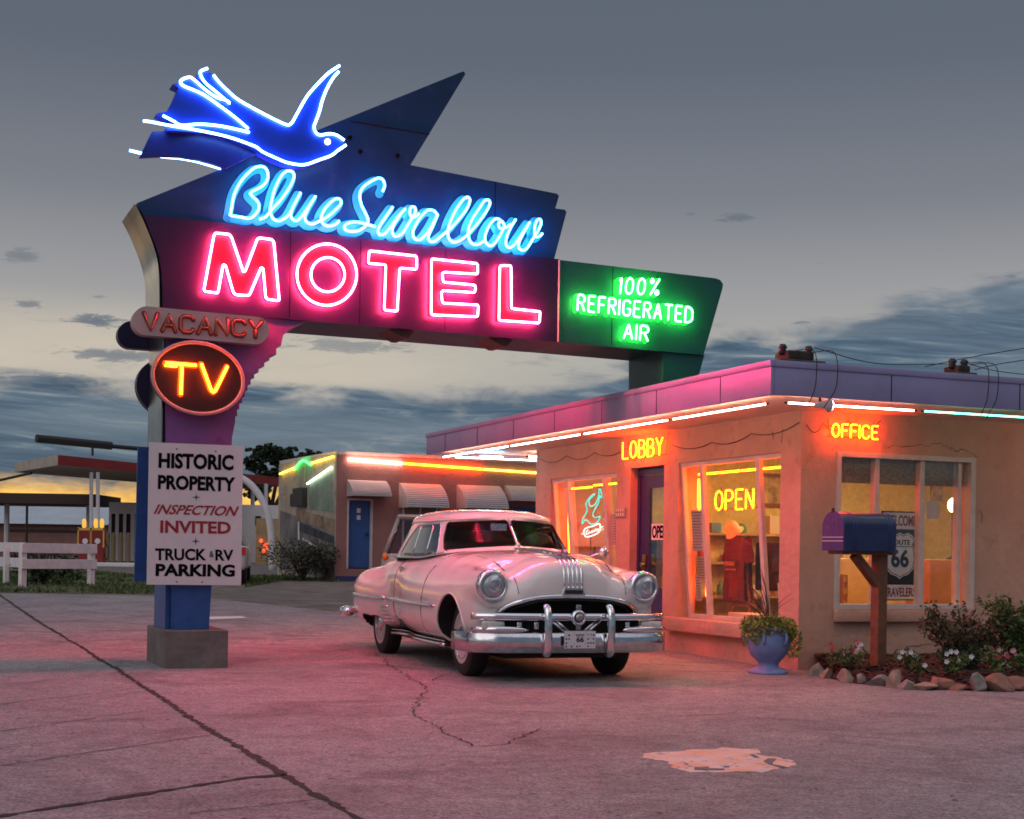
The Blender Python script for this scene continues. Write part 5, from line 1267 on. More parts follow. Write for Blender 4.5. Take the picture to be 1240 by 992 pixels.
# inside
b = BM(); box(b, -1.75, -1.55, -.62, .62, 1.05, 1.27, .05); obj('front_seat', b, M['seat'], car, True)
b = BM(); box(b, -2.75, -2.55, -.60, .60, 1.05, 1.22, .05); obj('rear_seat', b, M['seat'], car, True)
b = BM(); lathe(b, [(.19, -.012), (.205, 0), (.19, .012), (.178, 0), (.19, -.012)], 28); 
for q in range(3): a = R(90 + 120 * q); tube(b, [(0, 0, 0), (.19 * math.cos(a), .19 * math.sin(a), 0)], .009, seg=6)
bmesh.ops.transform(b, matrix=Matrix.Translation((-1.17, .36, 1.19)) @ Matrix.Rotation(R(-62), 4, 'Y'), verts=b.verts); obj('steering_wheel', b, mat("wheel_plastic", (.12, .05, .04), .4), car, True)
b = BM(); box(b, -1.05, -.80, -.60, .60, 1.10, 1.165, .03); obj('dashboard', b, mat("dash_paint", (.06, .04, .04), .5), car, True)
b = BM(); g0 = gsurf(phi_at(.12), .78); box(b, g0.x - .03, g0.x - .026, -.20, -.03, g0.z - .05, g0.z + .02); obj('window_sticker', b, mat("sticker", (.35, .45, .55), .6, var=.6, vscale=60), car)
b = BM(); tube(b, [(gsurf(0, .93).x - .02, 0, gsurf(0, .93).z), (gsurf(0, .8).x - .06, 0, gsurf(0, .8).z)], .006, seg=5); box(b, -1.20, -1.185, -.10, .10, 1.40, 1.445, .005); obj('inner_mirror', b, M['dark'], car)
# wheels
def wheel(x, s, steer=0.0):
    w = BM(); prof = [(.205, -.07), (.235, -.088), (.30, -.095), (.340, -.080), (.357, -.045), (.360, 0), (.357, .045), (.340, .08), (.30, .095), (.235, .088), (.205, .07)]
    lathe(w, prof, 40, axis='Y')
    for k in range(40):
        pass
    o = obj('wheel', w, M['rubber'], car, 40); o.location = (x, s * .70, .357); o.rotation_euler = (0, 0, steer if s < 0 else steer + math.pi)
    r = BM(); lathe(r, [(.226, -.0865), (.232, -.0895), (.238, -.0915), (.242, -.0922), (.238, -.092), (.226, -.088)], 40, axis='Y'); obj('whitewall', r, M['whitewall'], o, True)
    r = BM(); lathe(r, [(.208, .05), (.208, -.07), (.200, -.088), (.192, -.092), (.180, -.066), (.130, -.045), (.118, -.070), (.098, -.095), (.05, -.108), (.001, -.112)], 36, axis='Y'); rim = obj('rim', r, M['chrome_worn'], o, 50)
    r = BM()
    for k in range(16):
        a = 2 * math.pi * k / 16; c = Matrix.Rotation(a, 4, 'Y') @ Matrix.Translation((.155, -.060, 0)); box(r, -.022, .022, -.010, .008, -.012, .012, mtx=c)
    obj('rim_slots', r, M['dark'], o)
    return o
wheel(0, -1, R(0)); wheel(0, 1, R(0)); wheel(-3.05, -1); wheel(-3.05, 1)
# arch lips, rockers, trims, seams
def sidepath(pts, s, off, sub=4):
    P = smooth_path([(*p, 0) for p in pts], sub) if sub else [Vector((*p, 0)) for p in pts]
    return [Vector((p.x, side_y(p.x, p.y, s) + s * off, p.y)) for p in P]
def side_parts(s):
    b = BM(); tube(b, sidepath([(.413 * math.cos(R(a)), .36 + .413 * math.sin(R(a))) for a in range(-14, 195, 8)], s, -.004, 0), .014, seg=6); obj('arch_lip', b, M['paint'], car, True)
    b = BM(); tube(b, [Vector((x, side_y(x, .34, s) * .985, .262)) for x in np.linspace(-.44, -2.62, 14)], .022, seg=6); tube(b, [Vector((x, side_y(x, .34, s) * .992, .300)) for x in np.linspace(-.44, -2.62, 14)], .008, seg=6); pieces('rocker_moulding', b, M['chrome_worn'], car, True)
    b = BM(); pts = sidepath([(x, .635 + .012 * (-x) / 4) for x in np.linspace(-.40, -2.42, 16)], s, .004, 0); tube(b, pts, [.006] + [.022] * 15, seg=6)
    pts = sidepath([(x, .645 + .004 * (-x - 2.5)) for x in np.linspace(-2.50, -4.0, 14)], s, .004, 0); tube(b, pts, .020, seg=6); pieces('side_moulding', b, M['chrome'], car, True)
    b = BM()
    pts = sidepath([(-.62 - .05 * i, .70 + (.012 if i % 2 else -.008)) for i in range(7)], s, .003, 4); tube(b, pts, .004, seg=5); obj('side_script', b, M['chrome'], car, True)
    b = BM()
    for z in (.40, .44, .48, .52, .56): tube(b, sidepath([(x, z) for x in np.linspace(-2.40, -2.60, 5)], s, .006, 0), .010, seg=6)
    pieces('gravel_guard', b, M['chrome'], car, True)
    b = BM()
    for pts in ([(-.74, 1.02), (-.80, .93), (-.86, .75), (-.90, .55), (-.90, .32)], [(-.90, .32), (-1.5, .31), (-2.1, .315)], [(-2.12, 1.06), (-2.15, .9), (-2.19, .7), (-2.18, .5), (-2.1, .315)]):
        tube(b, sidepath(pts, s, -.0015, 5), .0075, seg=5)
    pieces('door_seam', b, M['cavity'], car)
    yy = side_y(-1.92, .985, s); b = BM(); tube(b, [(-1.83, yy + s * .025, .985), (-1.99, yy + s * .03, .99)], [.010, .013], seg=8); ellipsoid(b, (-1.98, yy + s * .02, .965), (.03, .018, .03)); obj('door_handle', b, M['chrome'], car, True)
    # headlight
    hx = front_x(s * .735, .855); b = BM()
    lathe(b, [(.146, -.03), (.147, .020), (.140, .050), (.126, .066), (.112, .062), (.104, .046), (.102, .02), (.07, .006), (.02, .002)], 32, (.684, s * .735, .858), 'X'); hl = obj('headlight', b, M['chrome'], car, True)
    b = BM(); lathe(b, [(.103, .050), (.09, .070), (.07, .084), (.035, .090), (.001, .092)], 28, (.684, s * .735, .858), 'X'); obj('lens', b, M['lens'], hl, True)
    b = BM(); lathe(b, [(.001, .0), (.03, .01), (.035, .03), (.02, .045), (.001, .048)], 14, (.686, s * .735, .858), 'X'); obj('bulb', b, mat('lamp_frost', (.8, .8, .82), .3), hl, True)
    b = BM()
    for q in (-.05, .0, .05): tube(b, [(.684 + .088 - abs(q) * .1, s * .735 + q, .858 - .075), (.684 + .094 - abs(q) * .1, s * .735 + q, .858), (.684 + .088 - abs(q) * .1, s * .735 + q, .858 + .075)], .0025, seg=4)
    pieces('lens_rib', b, M['chrome'], hl)
    # parking light between the bars
    b = BM(); box(b, .80, .845, s * .76 - .105, s * .76 + .105, .475, .55, .015); pk_ = obj('parking_light', b, mat("park_lens", (.62, .60, .58), .15, var=.2, vscale=30), car, True)
    # bumper wing bar
    b = BM(); tube(b, [(bow(y) - .0, y, .475) for y in s * np.linspace(.45, .93, 8)], [.008, .024, .032, .036, .036, .036, .034, .02], seg=8); obj('bumper_wing', b, M['chrome'], car, True)
    # guard
    b = BM(); gx = bow(s * .30) + .055; tube(b, smooth_path([(gx - .07, s * .30, .265), (gx - .01, s * .30, .27), (gx + .012, s * .30, .36), (gx + .015, s * .30, .50), (gx + .005, s * .30, .62), (gx - .035, s * .30, .672), (gx - .075, s * .30, .660)], 4), [.03] * 3 + [.038] * 17 + [.036] * 4 + [.024], seg=12); obj('bumper_guard', b, M['chrome'], car, True)
    # tail lamp and rear bumper tip
    b = BM(); lathe(b, [(.055, 0), (.06, -.03), (.045, -.06), (.001, -.07)], 14, (-4.17, s * .72, .72), 'X'); obj('tail_light', b, mat("tail_lens", (.3, .01, .01), .2), car, True)
def bow(y): return .925 - .10 * (abs(y) / .9) ** 2 - .10 * (abs(y) / .95) ** 8
both(side_parts)
def sweep(prof, path, up=(0, 0, 1)):
    b = BM(); P = [Vector(p) for p in path]; n = len(P); rings = []
    for i in range(n):
        t = (P[min(i + 1, n - 1)] - P[max(i - 1, 0)]).normalized(); nn = Vector((t.y, -t.x, 0)).normalized()
        rings.append([b.verts.new(P[i] + nn * o + Vector((0, 0, z))) for o, z in prof])
    for a, c in zip(rings, rings[1:]):
        for k in range(len(prof)): b.faces.new((a[k], a[(k + 1) % len(prof)], c[(k + 1) % len(prof)], c[k]))
    b.faces.new(rings[0]); b.faces.new(list(reversed(rings[-1]))); return b
def bow_path(yw, back):
    pts = [(bow(y), y, 0) for y in np.linspace(-yw, yw, 41)]
    pre = [(bow(yw) - back * t - .02, -yw - .045 * math.sin(t * 1.57), 0) for t in (1, .7, .4, .15)]
    return pre + pts + [(p[0], -p[1], 0) for p in reversed(pre)]
blade = [(-.02, .275), (.012, .268), (.04, .285), (.056, .32), (.060, .365), (.052, .405), (.036, .435), (.030, .452), (.008, .455), (-.02, .44)]
bumper = obj('front_bumper', sweep([(o * 1.0, z) for o, z in blade], list(reversed(bow_path(.92, .42)))), M['chrome_worn'], car, True)
ubar = [(-.01, .560), (.022, .560), (.040, .572), (.046, .590), (.040, .608), (.022, .620), (-.01, .620)]
obj('grille_bar', sweep(ubar, list(reversed([(bow(y) - .015, y, 0) for y in np.linspace(-.93, .93, 41)]))), M['chrome'], car, True)
# arch of chrome over the grille mouth, dark backing, teeth, braces
arc = []
for a in np.linspace(R(12), R(168), 33):
    y = .675 * abs(math.cos(a)) ** (2 / 2.6) * (1 if math.cos(a) > 0 else -1); z = .545 + .225 * abs(math.sin(a)) ** (2 / 2.6); arc.append((front_x(y * 1.02, z + .012) - .0, y, z))
b = BM(); tube(b, arc, .024, seg=10); obj('grille_surround', b, M['chrome'], car, True)
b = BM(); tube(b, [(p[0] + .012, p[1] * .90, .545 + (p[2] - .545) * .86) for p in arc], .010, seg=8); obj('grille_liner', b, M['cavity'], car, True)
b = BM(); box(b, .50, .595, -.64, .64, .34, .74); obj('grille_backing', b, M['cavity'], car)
b = BM()
for y in (-.52, -.36, .36, .52): box(b, .82, .85, y - .022, y + .022, .475, .545, .008)
pieces('grille_tooth', b, M['chrome'], car, True)
b = BM()
for s in (-1, 1):
    for o in (0, .045): tube(b, [(.90, s * (.06 + o), .455), (.885, s * (.19 + o), .555)], .013, seg=6)
pieces('grille_brace', b, M['chrome'], car, True)
b = BM(); lathe(b, [(.075, -.03), (.072, 0), (.06, .018), (.05, .02), (.046, .012), (.001, .016)], 26, (.955, 0, .585), 'X'); em = obj('emblem', b, M['chrome'], car, True)
b = BM()
for z in (.585 + .085, .585 - .085): box(b, .93, .955, -.024, .024, z - .03, z + .03, .006)
lathe(b, [(.040, .0), (.036, .012), (.001, .014)], 20, (.97, 0, .585), 'X'); obj('emblem_centre', b, mat("emblem_enamel", (.35, .34, .36), .25, .8), em, True)
# ribs down the hood, nose badge, ornament
for k in range(5):
    y = (k - 2) * .042; P = []
    for x in np.linspace(-.58, .70, 22): P.append((x, y * (1 + .5 * (x < -.2) * 0), top_z(x, y) + .003))
    for z in np.linspace(P[-1][2] - .03, .845, 6): P.append((front_x(y, z) + .004, y, z))
    b = BM(); tube(b, P, .0125, seg=8); obj('hood_rib', b, M['chrome'], car, True)
fx = front_x(0, .815); b = BM(); v = []
for x_, sc_ in ((fx - .03, 1.0), (fx + .025, .82)):
    for y_, z_ in ((-.135, .775), (.135, .775), (.105, .848), (-.105, .848)): v.append(b.verts.new((x_, y_ * sc_, .81 + (z_ - .81) * sc_)))
for q in ((0, 1, 2, 3), (7, 6, 5, 4), (0, 4, 5, 1), (1, 5, 6, 2), (2, 6, 7, 3), (3, 7, 4, 0)): b.faces.new([v[i] for i in q])
bd_ = obj('nose_badge', b, M['chrome'], car)
b = BM(); box(b, fx + .024, fx + .029, -.085, .085, .793, .828); obj('badge_inset', b, M['dark'], bd_)
b = BM(); z0 = top_z(.50, 0); tube(b, smooth_path([(.18, 0, top_z(.18, 0) + .012), (.38, 0, z0 + .028), (.56, 0, z0 + .050), (.64, 0, z0 + .030)], 4), [.010] * 4 + [.018] * 4 + [.026] * 4 + [.012], seg=8)
tube(b, [(.50, -.085, z0 + .03), (.56, 0, z0 + .048), (.50, .085, z0 + .03)], [.006, .014, .006], seg=6); obj('hood_ornament', b, mat("ornament", (.55, .30, .42), .15, 1.0), car, True)
b = BM()
for s in (-1, 1):
    P = [(x, s * y, top_z(x, s * y) - .001) for x, y in ((-.58, .66), (-.2, .60), (.2, .555), (.45, .53))] + [(front_x(s * y, z) - .001, s * y, z) for y, z in ((.525, .93), (.52, .86), (.515, .79))]
    tube(b, smooth_path(P, 4), .005, seg=5)
pieces('hood_seam', b, M['cavity'], car)
b = BM()
for s in (-1, 1): tube(b, sidepath([(.42, .80), (.0, .815), (-.4, .80)], s, -.0015, 5), .004, seg=5)
pieces('fender_crease', b, M['paint'], car)
# mirror and spotlight on the far pillar
b = BM(); tube(b, [(-.92, .78, 1.10), (-.86, .90, 1.15), (-.80, .96, 1.17)], .010, seg=6); lathe(b, [(.001, .03), (.045, .02), (.055, -.02), (.05, -.03), (.001, -.032)], 16, (-.79, .97, 1.18), 'X'); obj('door_mirror', b, M['chrome'], car, True)
# plate
b = BM(); box(b, .985, .990, -.150, .150, .315, .470, .004); pt = obj('licence_plate', b, mat("plate_paint", (.66, .62, .66), .5), car)
ppl = lambda y, z, d: (.9905 + d, y, z)
def yz(x0_, x1_, z0_, z1_): return ((x0_, z0_), (x1_, z0_), (x1_, z1_), (x0_, z1_))
painted('66', yz(-.035, .035, .372, .418), ppl, M['black'], pt); painted('ROUTE', yz(-.04, .04, .425, .442), ppl, M['black'], pt, bold=.0)
b = BM(); r_ = random.Random(4)
for y in np.linspace(-.13, .13, 11):
    for z in (.335, .365, .40, .435):
        if abs(y) < .055 and .35 < z < .45: continue
        if r_.random() < .75: box(b, .9902, .9915, y - .008, y + .006, z - .006 + r_.uniform(-.006, .006), z + .006)
for q in ((-.055, .355), (.055, .355), (.055, .45), (-.055, .45)): box(b, .9902, .9915, q[0] - .003, q[0] + .003, q[1] - .003, q[1] + .003)
obj('plate_markings', b, M['black'], pt)
# rear bumper
b = BM(); tube(b, [(-3.95, -.93, .44), (-4.2, -.95, .44), (-4.36, -.86, .44), (-4.42, -.5, .44), (-4.44, 0, .44), (-4.42, .5, .44), (-4.36, .86, .44), (-4.2, .95, .44), (-3.95, .93, .44)], .055, seg=10)
for s in (-1, 1): tube(b, [(-4.42, s * .62, .36), (-4.45, s * .62, .45), (-4.43, s * .62, .60)], .04, seg=8)
obj('rear_bumper', b, M['chrome'], car, True)
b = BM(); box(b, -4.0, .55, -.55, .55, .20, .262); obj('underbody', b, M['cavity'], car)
# ------------------------------------------------------------------ foliage helpers
def leaf_cloud(b, blobs, n, size, r, squash=.6, up=.3):
    """n small leaf faces spread through ellipsoid blobs (centre, radii), denser toward each blob's outside."""
    wts = [q[1][0] * q[1][1] * q[1][2] for q in blobs]; tot = sum(wts)
    for (c, rad), w in zip(blobs, wts):
        for _ in range(max(4, int(n * w / tot))):
            while True:
                d = Vector((r.uniform(-1, 1), r.uniform(-1, 1), r.uniform(-1, 1)))
                if .05 < d.length < 1: break
            d = d.normalized() * d.length ** squash
            p = Vector((c[0] + d.x * rad[0], c[1] + d.y * rad[1], c[2] + d.z * rad[2]))
            nrm = Vector((r.uniform(-1, 1), r.uniform(-1, 1), r.uniform(-.4, 1) + up)).normalized(); t = nrm.orthogonal().normalized()
            t = Matrix.Rotation(r.uniform(0, 6.28), 3, nrm) @ t; s_ = nrm.cross(t); z = size * r.uniform(.6, 1.4)
            vs = [b.verts.new(p + t * z), b.verts.new(p + s_ * z * .42 + nrm * z * .1), b.verts.new(p - t * z), b.verts.new(p - s_ * z * .42 + nrm * z * .1)]
            b.faces.new(vs)
    return b
def leafmat(name, c, c2): return mat(name, c, .65, var=.4, vscale=2.2, col2=c2)
M['leaf_dark'] = leafmat("dark_leaves", (.045, .075, .03), (.02, .035, .016))
M['leaf_mid'] = leafmat("green_leaves", (.10, .17, .045), (.04, .08, .02))
M['leaf_bronze'] = leafmat("bronze_leaves", (.09, .085, .035), (.045, .03, .018))
M['leaf_lime'] = leafmat("lime_leaves", (.34, .40, .08), (.14, .19, .04))
M['bark'] = mat("bark", (.05, .035, .025), .9, var=.4, vscale=12)
M['stem'] = mat("stem", (.09, .075, .03), .8)
# ------------------------------------------------------------------ planter pot
def pot():
    p = at_z(930, 816); t = thing('planter_pot', 'pale blue footed garden pot with trailing green plant at the building corner', 'plant pot', (p.x, p.y, 0), R(10)); t.scale = (.92,) * 3
    b = BM(); lathe(b, [(.205, 0), (.21, .02), (.19, .045), (.12, .075), (.105, .10), (.13, .14), (.19, .20), (.225, .28), (.232, .35), (.222, .42), (.205, .455), (.222, .47), (.228, .50), (.205, .505), (.19, .47), (.18, .44)], 36)
    obj('pot', b, mat("blue_glaze", (.17, .25, .50), .42, var=.2, vscale=5, bump=.25, bscale=18), t, True)
    for a in (-120, -65, 60, 150):
        b = BM(); ca_, sa = math.cos(R(a)), math.sin(R(a))
        tube(b, smooth_path([(.215 * ca_, .215 * sa, .44), (.262 * ca_, .262 * sa, .43), (.265 * ca_, .265 * sa, .36), (.236 * ca_, .236 * sa, .33)], 4), .016, seg=6); obj('handle', b, mat("blue_glaze_lug", (.20, .28, .52), .45), t, True)
    b = BM(); r = random.Random(3)
    blobs = [((.20 * math.cos(a), .20 * math.sin(a), .50 + .03 * math.sin(3 * a)), (.11, .11, .10)) for a in np.linspace(0, 6.28, 12)] + [((0, 0, .54), (.15, .15, .09))] + [((.24, -.10, .36), (.09, .10, .20)), ((.22, .05, .42), (.08, .08, .14)), ((-.18, -.14, .44), (.08, .07, .12)), ((-.25, .02, .42), (.06, .06, .12))]
    leaf_cloud(b, blobs, 3000, .025, r); obj('foliage', b, M['leaf_lime'], t)
    b = BM()
    for k in range(16):
        a = r.uniform(0, 6.28); L_ = r.uniform(.35, .72); out = r.uniform(.10, .55)
        tube(b, smooth_path([(0, 0, .5), (out * .35 * math.cos(a), out * .35 * math.sin(a), .5 + L_ * .55), (out * math.cos(a), out * math.sin(a), .5 + L_ * (.95 - .25 * out))], 4), [.006, .006, .006, .0055, .005, .004, .003, .0025, .001], seg=4)
    obj('spikes', b, mat("spike_leaves", (.12, .07, .05), .7, var=.4, vscale=5), t)
pot()
# ------------------------------------------------------------------ flower bed
bed_f = [(985, 812), (1000, 821), (1040, 829), (1075, 832), (1130, 836), (1200, 838), (1300, 838)]
front = [at_z(*p) for p in bed_f]
b = BM(); N_ = 40; fl = []
cumf = np.linspace(0, len(front) - 1, N_)
grid = []
for q in cumf:
    i = min(int(q), len(front) - 2); f0 = front[i].lerp(front[i + 1], q - i); l = OF.loc(f0); bk_ = OF.wor((max(l[0], .05) if l[0] > 0 else .05 + .0 * q, -.004, 0)) if True else None
    bk_ = OF.wor((max(.05, l[0] + .55), -.004, 0)); row = []
    for j in range(9):
        t = j / 8; p = f0.lerp(bk_, t); row.append(b.verts.new((p.x, p.y, .012 + .09 * min(1, t * 3) + .05 * t + rnd.uniform(-.012, .012))))
    grid.append(row)
for a, c in zip(grid, grid[1:]):
    for j in range(8): b.faces.new((a[j], a[j + 1], c[j + 1], c[j]))
o = obj('mulch_bed', b, M['mulch'], None, True); o['kind'] = 'structure'
b = BM(); r = random.Random(9)
for _ in range(1500):
    i = r.randrange(N_ - 1); j = r.randrange(8); row = grid[i][j].co if False else None
    q = r.uniform(0, len(front) - 1.001); i = int(q); f0 = front[i].lerp(front[i + 1], q - i); l = OF.loc(f0); bk_ = OF.wor((max(.05, l[0] + .55), -.004, 0)); t = r.uniform(.04, .97)
    p = f0.lerp(bk_, t); z = .02 + .09 * min(1, t * 3) + .05 * t; a = r.uniform(0, 6.28); s = r.uniform(.015, .045); w = s * .3
    d = Vector((math.cos(a), math.sin(a), r.uniform(-.4, .4))); e = Vector((-math.sin(a), math.cos(a), r.uniform(-.5, .5)))
    P = Vector((p.x, p.y, z + r.uniform(0, .015)))
    b.faces.new([b.verts.new(P + d * s + e * w), b.verts.new(P - d * s + e * w), b.verts.new(P - d * s - e * w), b.verts.new(P + d * s - e * w)])
o = obj('mulch_chips', b, mat("bark_chips", (.10, .04, .025), .9, var=.5, vscale=20, col2=(.05, .022, .015)), None); o['kind'] = 'stuff'; o['label'] = 'loose bark chips over the flower bed'; o['category'] = 'mulch'
def rock(px, py, w, h, seed, m, label):
    p = at_z(px, py); r = random.Random(seed); b = BM(); bmesh.ops.create_icosphere(b, subdivisions=3, radius=1.0)
    planes = [(Vector((r.uniform(-1, 1), r.uniform(-1, 1), r.uniform(-.5, 1))).normalized(), r.uniform(.42, .78)) for _ in range(13)]
    for v in b.verts:
        c = v.co.copy()
        for nn, d in planes:
            k = c.dot(nn)
            if k > d: c -= nn * (k - d) * .98
        c *= 1 + .03 * math.sin(9 * c.x + seed) * math.sin(8 * c.y)
        v.co = Vector((c.x * w * .66, c.y * w * .5, max(-.02, c.z * h * .72 + h * .42)))
    o = obj('border_rock', b, m, None, 18); o.location = (p.x, p.y + w * .25, 0); o.rotation_euler = (0, 0, r.uniform(-.5, .9)); return tag(o, label, 'rock', 'rocks edging the flower bed')
rm = [mat("tan_rock", (.36, .26, .20), .85, var=.4, vscale=8, bump=.8, bscale=12, dirt=((.12, .08, .06), 9, .7)), mat("grey_rock", (.27, .23, .21), .85, var=.45, vscale=9, bump=.8, bscale=12, dirt=((.1, .08, .07), 9, .7)), mat("red_rock", (.30, .14, .10), .85, var=.4, vscale=8, bump=.8, bscale=12, dirt=((.1, .05, .04), 9, .7))]
for i, (px, py, w, h, k, lab) in enumerate([(992, 819, .20, .12, 1, 'dark rounded grey rock at the tip of the flower bed by the wall'), (1004, 822, .17, .12, 0, 'pale tan wedge rock second from the wall tip of the bed'), (1024, 827, .19, .12, 0, 'squared tan rock in front of the red and white flowers'), (1046, 829, .13, .09, 1, 'small grey rock just before the mailbox post'), (1066, 831, .22, .11, 1, 'flat grey rock at the foot of the mailbox post'),
     (1086, 834, .18, .17, 0, 'tall pointed pale rock to the side of the mailbox post'), (1101, 836, .16, .10, 1, 'low mossy grey rock beside the pointed pale rock'), (1119, 837, .22, .08, 0, 'low flat tan rock in front of the white flowers'), (1141, 836, .22, .13, 2, 'reddish pointed rock in the middle of the bed edge'), (1163, 837, .17, .06, 2, 'small flat reddish rock before the gap'), (1186, 838, .18, .15, 1, 'upright pale grey rock against the big reddish rock'), (1206, 838, .34, .15, 2, 'large reddish rock in front of the bronze shrub'), (1236, 837, .26, .12, 2, 'orange brown rock at the edge of the picture')]):
    rock(px, py, w, h, 31 + i * 7, rm[k], lab)
def bedpt(px, d): return at_d(px, 800, d)
def flower_plant(px, d, h, w, petals, label, seed, n=260):
    p = at_d(px, 700, d); r = random.Random(seed); t = thing('flower_plant', label, 'flowers', (p.x, p.y, .09), 0, 'flowering plants in the bed')
    b = BM(); leaf_cloud(b, [((r.uniform(-w, w) * .5, r.uniform(-w, w) * .5, h * r.uniform(.3, .75)), (w * .45, w * .45, h * .3)) for _ in range(6)], n, .024, r); obj('leaves', b, M['leaf_mid'], t)
    b = BM()
    for _ in range(5): tube(b, [(0, 0, 0), (r.uniform(-w, w) * .5, r.uniform(-w, w) * .5, h * .8)], .005, seg=4)
    obj('stems', b, M['stem'], t)
    for m, k in petals:
        for _ in range(k):
            c = Vector((r.uniform(-w, w) * .75, r.uniform(-w, w) * .6 - .03, h * r.uniform(.6, 1.1))); b = BM()
            for q in range(5):
                a = q * 1.2566; d_ = Vector((math.cos(a), -.35, math.sin(a))); e = Vector((-math.sin(a), 0, math.cos(a)))
                b.faces.new([b.verts.new(c), b.verts.new(c + d_ * .018 + e * .010), b.verts.new(c + d_ * .025), b.verts.new(c + d_ * .018 - e * .010)])
            obj('blossom', b, m, t)
fm = {'w': mat("white_petals", (.80, .74, .78), .6), 'r': mat("red_petals", (.62, .03, .07), .6), 'p': mat("pink_petals", (.75, .28, .36), .6)}
flower_plant(1030, 14.05, .24, .22, [(fm['w'], 5), (fm['r'], 6)], 'leafy plant with white and red blossoms before the mailbox post', 1)
flower_plant(1102, 13.9, .24, .15, [(fm['w'], 5)], 'leafy plant with a few white blossoms between the post and the shrub', 2)
flower_plant(1114, 13.55, .14, .10, [(fm['w'], 1)], 'low green sprout with one white blossom behind the flat rock', 3, 120)
flower_plant(1160, 13.6, .22, .17, [(fm['w'], 6)], 'spreading plant dotted with small white blossoms under the bronze shrub', 4)
flower_plant(1206, 13.7, .26, .16, [(fm['r'], 3), (fm['p'], 2)], 'plant with red and pink blossoms behind the large reddish rock', 5)
flower_plant(1234, 13.8, .22, .14, [(fm['w'], 1), (fm['p'], 3)], 'plant with pink blossoms at the edge of the picture', 6)
def shrub(px, d, h, w, label, seed, n, m, size):
    p = at_d(px, 700, d); r = random.Random(seed); t = thing('shrub', label, 'shrub', (p.x, p.y, .08))
    b = BM(); tips = []
    for k in range(16):
        a = r.uniform(0, 6.28); q = r.uniform(.2, 1.0) ** .6; e = Vector((w * q * math.cos(a), w * .7 * q * math.sin(a), h * r.uniform(.45, 1.0) * (1.05 - .25 * q)))
        mid_ = Vector((e.x * .35, e.y * .35, e.z * .5)); P = smooth_path([(0, 0, 0), mid_, e], 5); tube(b, P, [.012 * (1 - i / 12) + .002 for i in range(len(P))], seg=5); tips += P[3:]
    obj('branches', b, M['bark'], t)
    b = BM(); leaf_cloud(b, [((q.x, q.y, q.z), (.09, .09, .08)) for q in tips], n, size, r, .9); obj('foliage', b, m, t)
shrub(1172, 14.3, .74, .46, 'bronze leaved shrub under the corner of the office window', 11, 3200, M['leaf_bronze'], .026)
shrub(1160, 14.1, .26, .24, 'low dark green mound beneath the bronze shrub', 15, 1900, M['leaf_dark'], .022)
shrub(1236, 14.4, .98, .40, 'taller yellow green shrub against the wall at the edge of the picture', 12, 4200, M['leaf_mid'], .027)
# ------------------------------------------------------------------ mailbox
p = at_z(1063, 813, .08); mb = thing('mailbox', 'large dark blue mailbox with a purple door on a stained wooden post', 'mailbox', (p.x, p.y, 0), R(28))
zb = 1.20
b = BM(); box(b, -.055, .055, -.055, .055, -.1, zb - .02, .006); obj('post', b, M['wood'], mb)
b = BM(); box(b, -.54, .10, -.10, .10, zb - .02, zb + .012, .004); obj('shelf_board', b, M['wood'], mb)
b = BM(); mtx = Matrix.Translation((-.16, 0, zb - .17)) @ Matrix.Rotation(R(45), 4, 'Y'); box(b, -.21, .21, -.045, .045, -.035, .035, .004, mtx); obj('brace', b, M['wood'], mb)
def arch_prof(w, h, n=14): return [(-w, 0)] + [(-w * math.cos(math.pi * k / n), h - w + w * math.sin(math.pi * k / n)) for k in range(n + 1)] + [(w, 0)]
b = BM(); pr_ = arch_prof(.145, .36)
def extr(b, pr, x0, x1):
    A = [b.verts.new((x0, y, zb + .013 + z)) for y, z in pr]; B2 = [b.verts.new((x1, y, zb + .013 + z)) for y, z in pr]; n = len(pr)
    for i in range(n): b.faces.new((A[i], A[(i + 1) % n], B2[(i + 1) % n], B2[i]))
    b.faces.new(list(reversed(A))); b.faces.new(B2)
extr(b, pr_, -.55, .07)
box(b, -.555, .075, -.147, .147, zb + .0125, zb + .03)
bx_ = obj('box', b, mat("mailbox_navy", (.012, .02, .09), .3, var=.3, vscale=5, coat=.4, dirt=((.05, .03, .05), 9, .5)), mb, 35)
for xr in (-.44, -.41, -.02, .01):
    b = BM(); P = [(xr, y * 1.004, zb + .013 + z * 1.004) for y, z in arch_prof(.145, .36)]; tube(b, P, .004, seg=5); obj('rib', b, mat("rib_navy", (.03, .05, .2), .3), bx_, True)
b = BM(); extr(b, arch_prof(.150, .366), -.572, -.551); dr = obj('door', b, mat("mailbox_violet", (.05, .04, .17), .5, var=.2, vscale=9, bump=.3, bscale=30), mb, 35)
b = BM()
for z in (.10, .135): box(b, -.576, -.5725, -.149, .149, zb + z, zb + z + .006)
obj('door_band', b, M['white'], dr)
painted('US', ((.07, zb + .27), (-.07, zb + .27), (-.07, zb + .32), (.07, zb + .32)), lambda y, z, d: (-.5725 - d, y, z), mat("embossed_violet", (.085, .065, .24), .5), dr)
painted('MAIL', ((.10, zb + .20), (-.10, zb + .20), (-.10, zb + .255), (.10, zb + .255)), lambda y, z, d: (-.5725 - d, y, z), mat("embossed_violet", (.085, .065, .24), .5), dr)
b = BM(); box(b, -.58, -.565, -.015, .015, zb + .37, zb + .41, .004); obj('latch', b, M['dark'], dr)

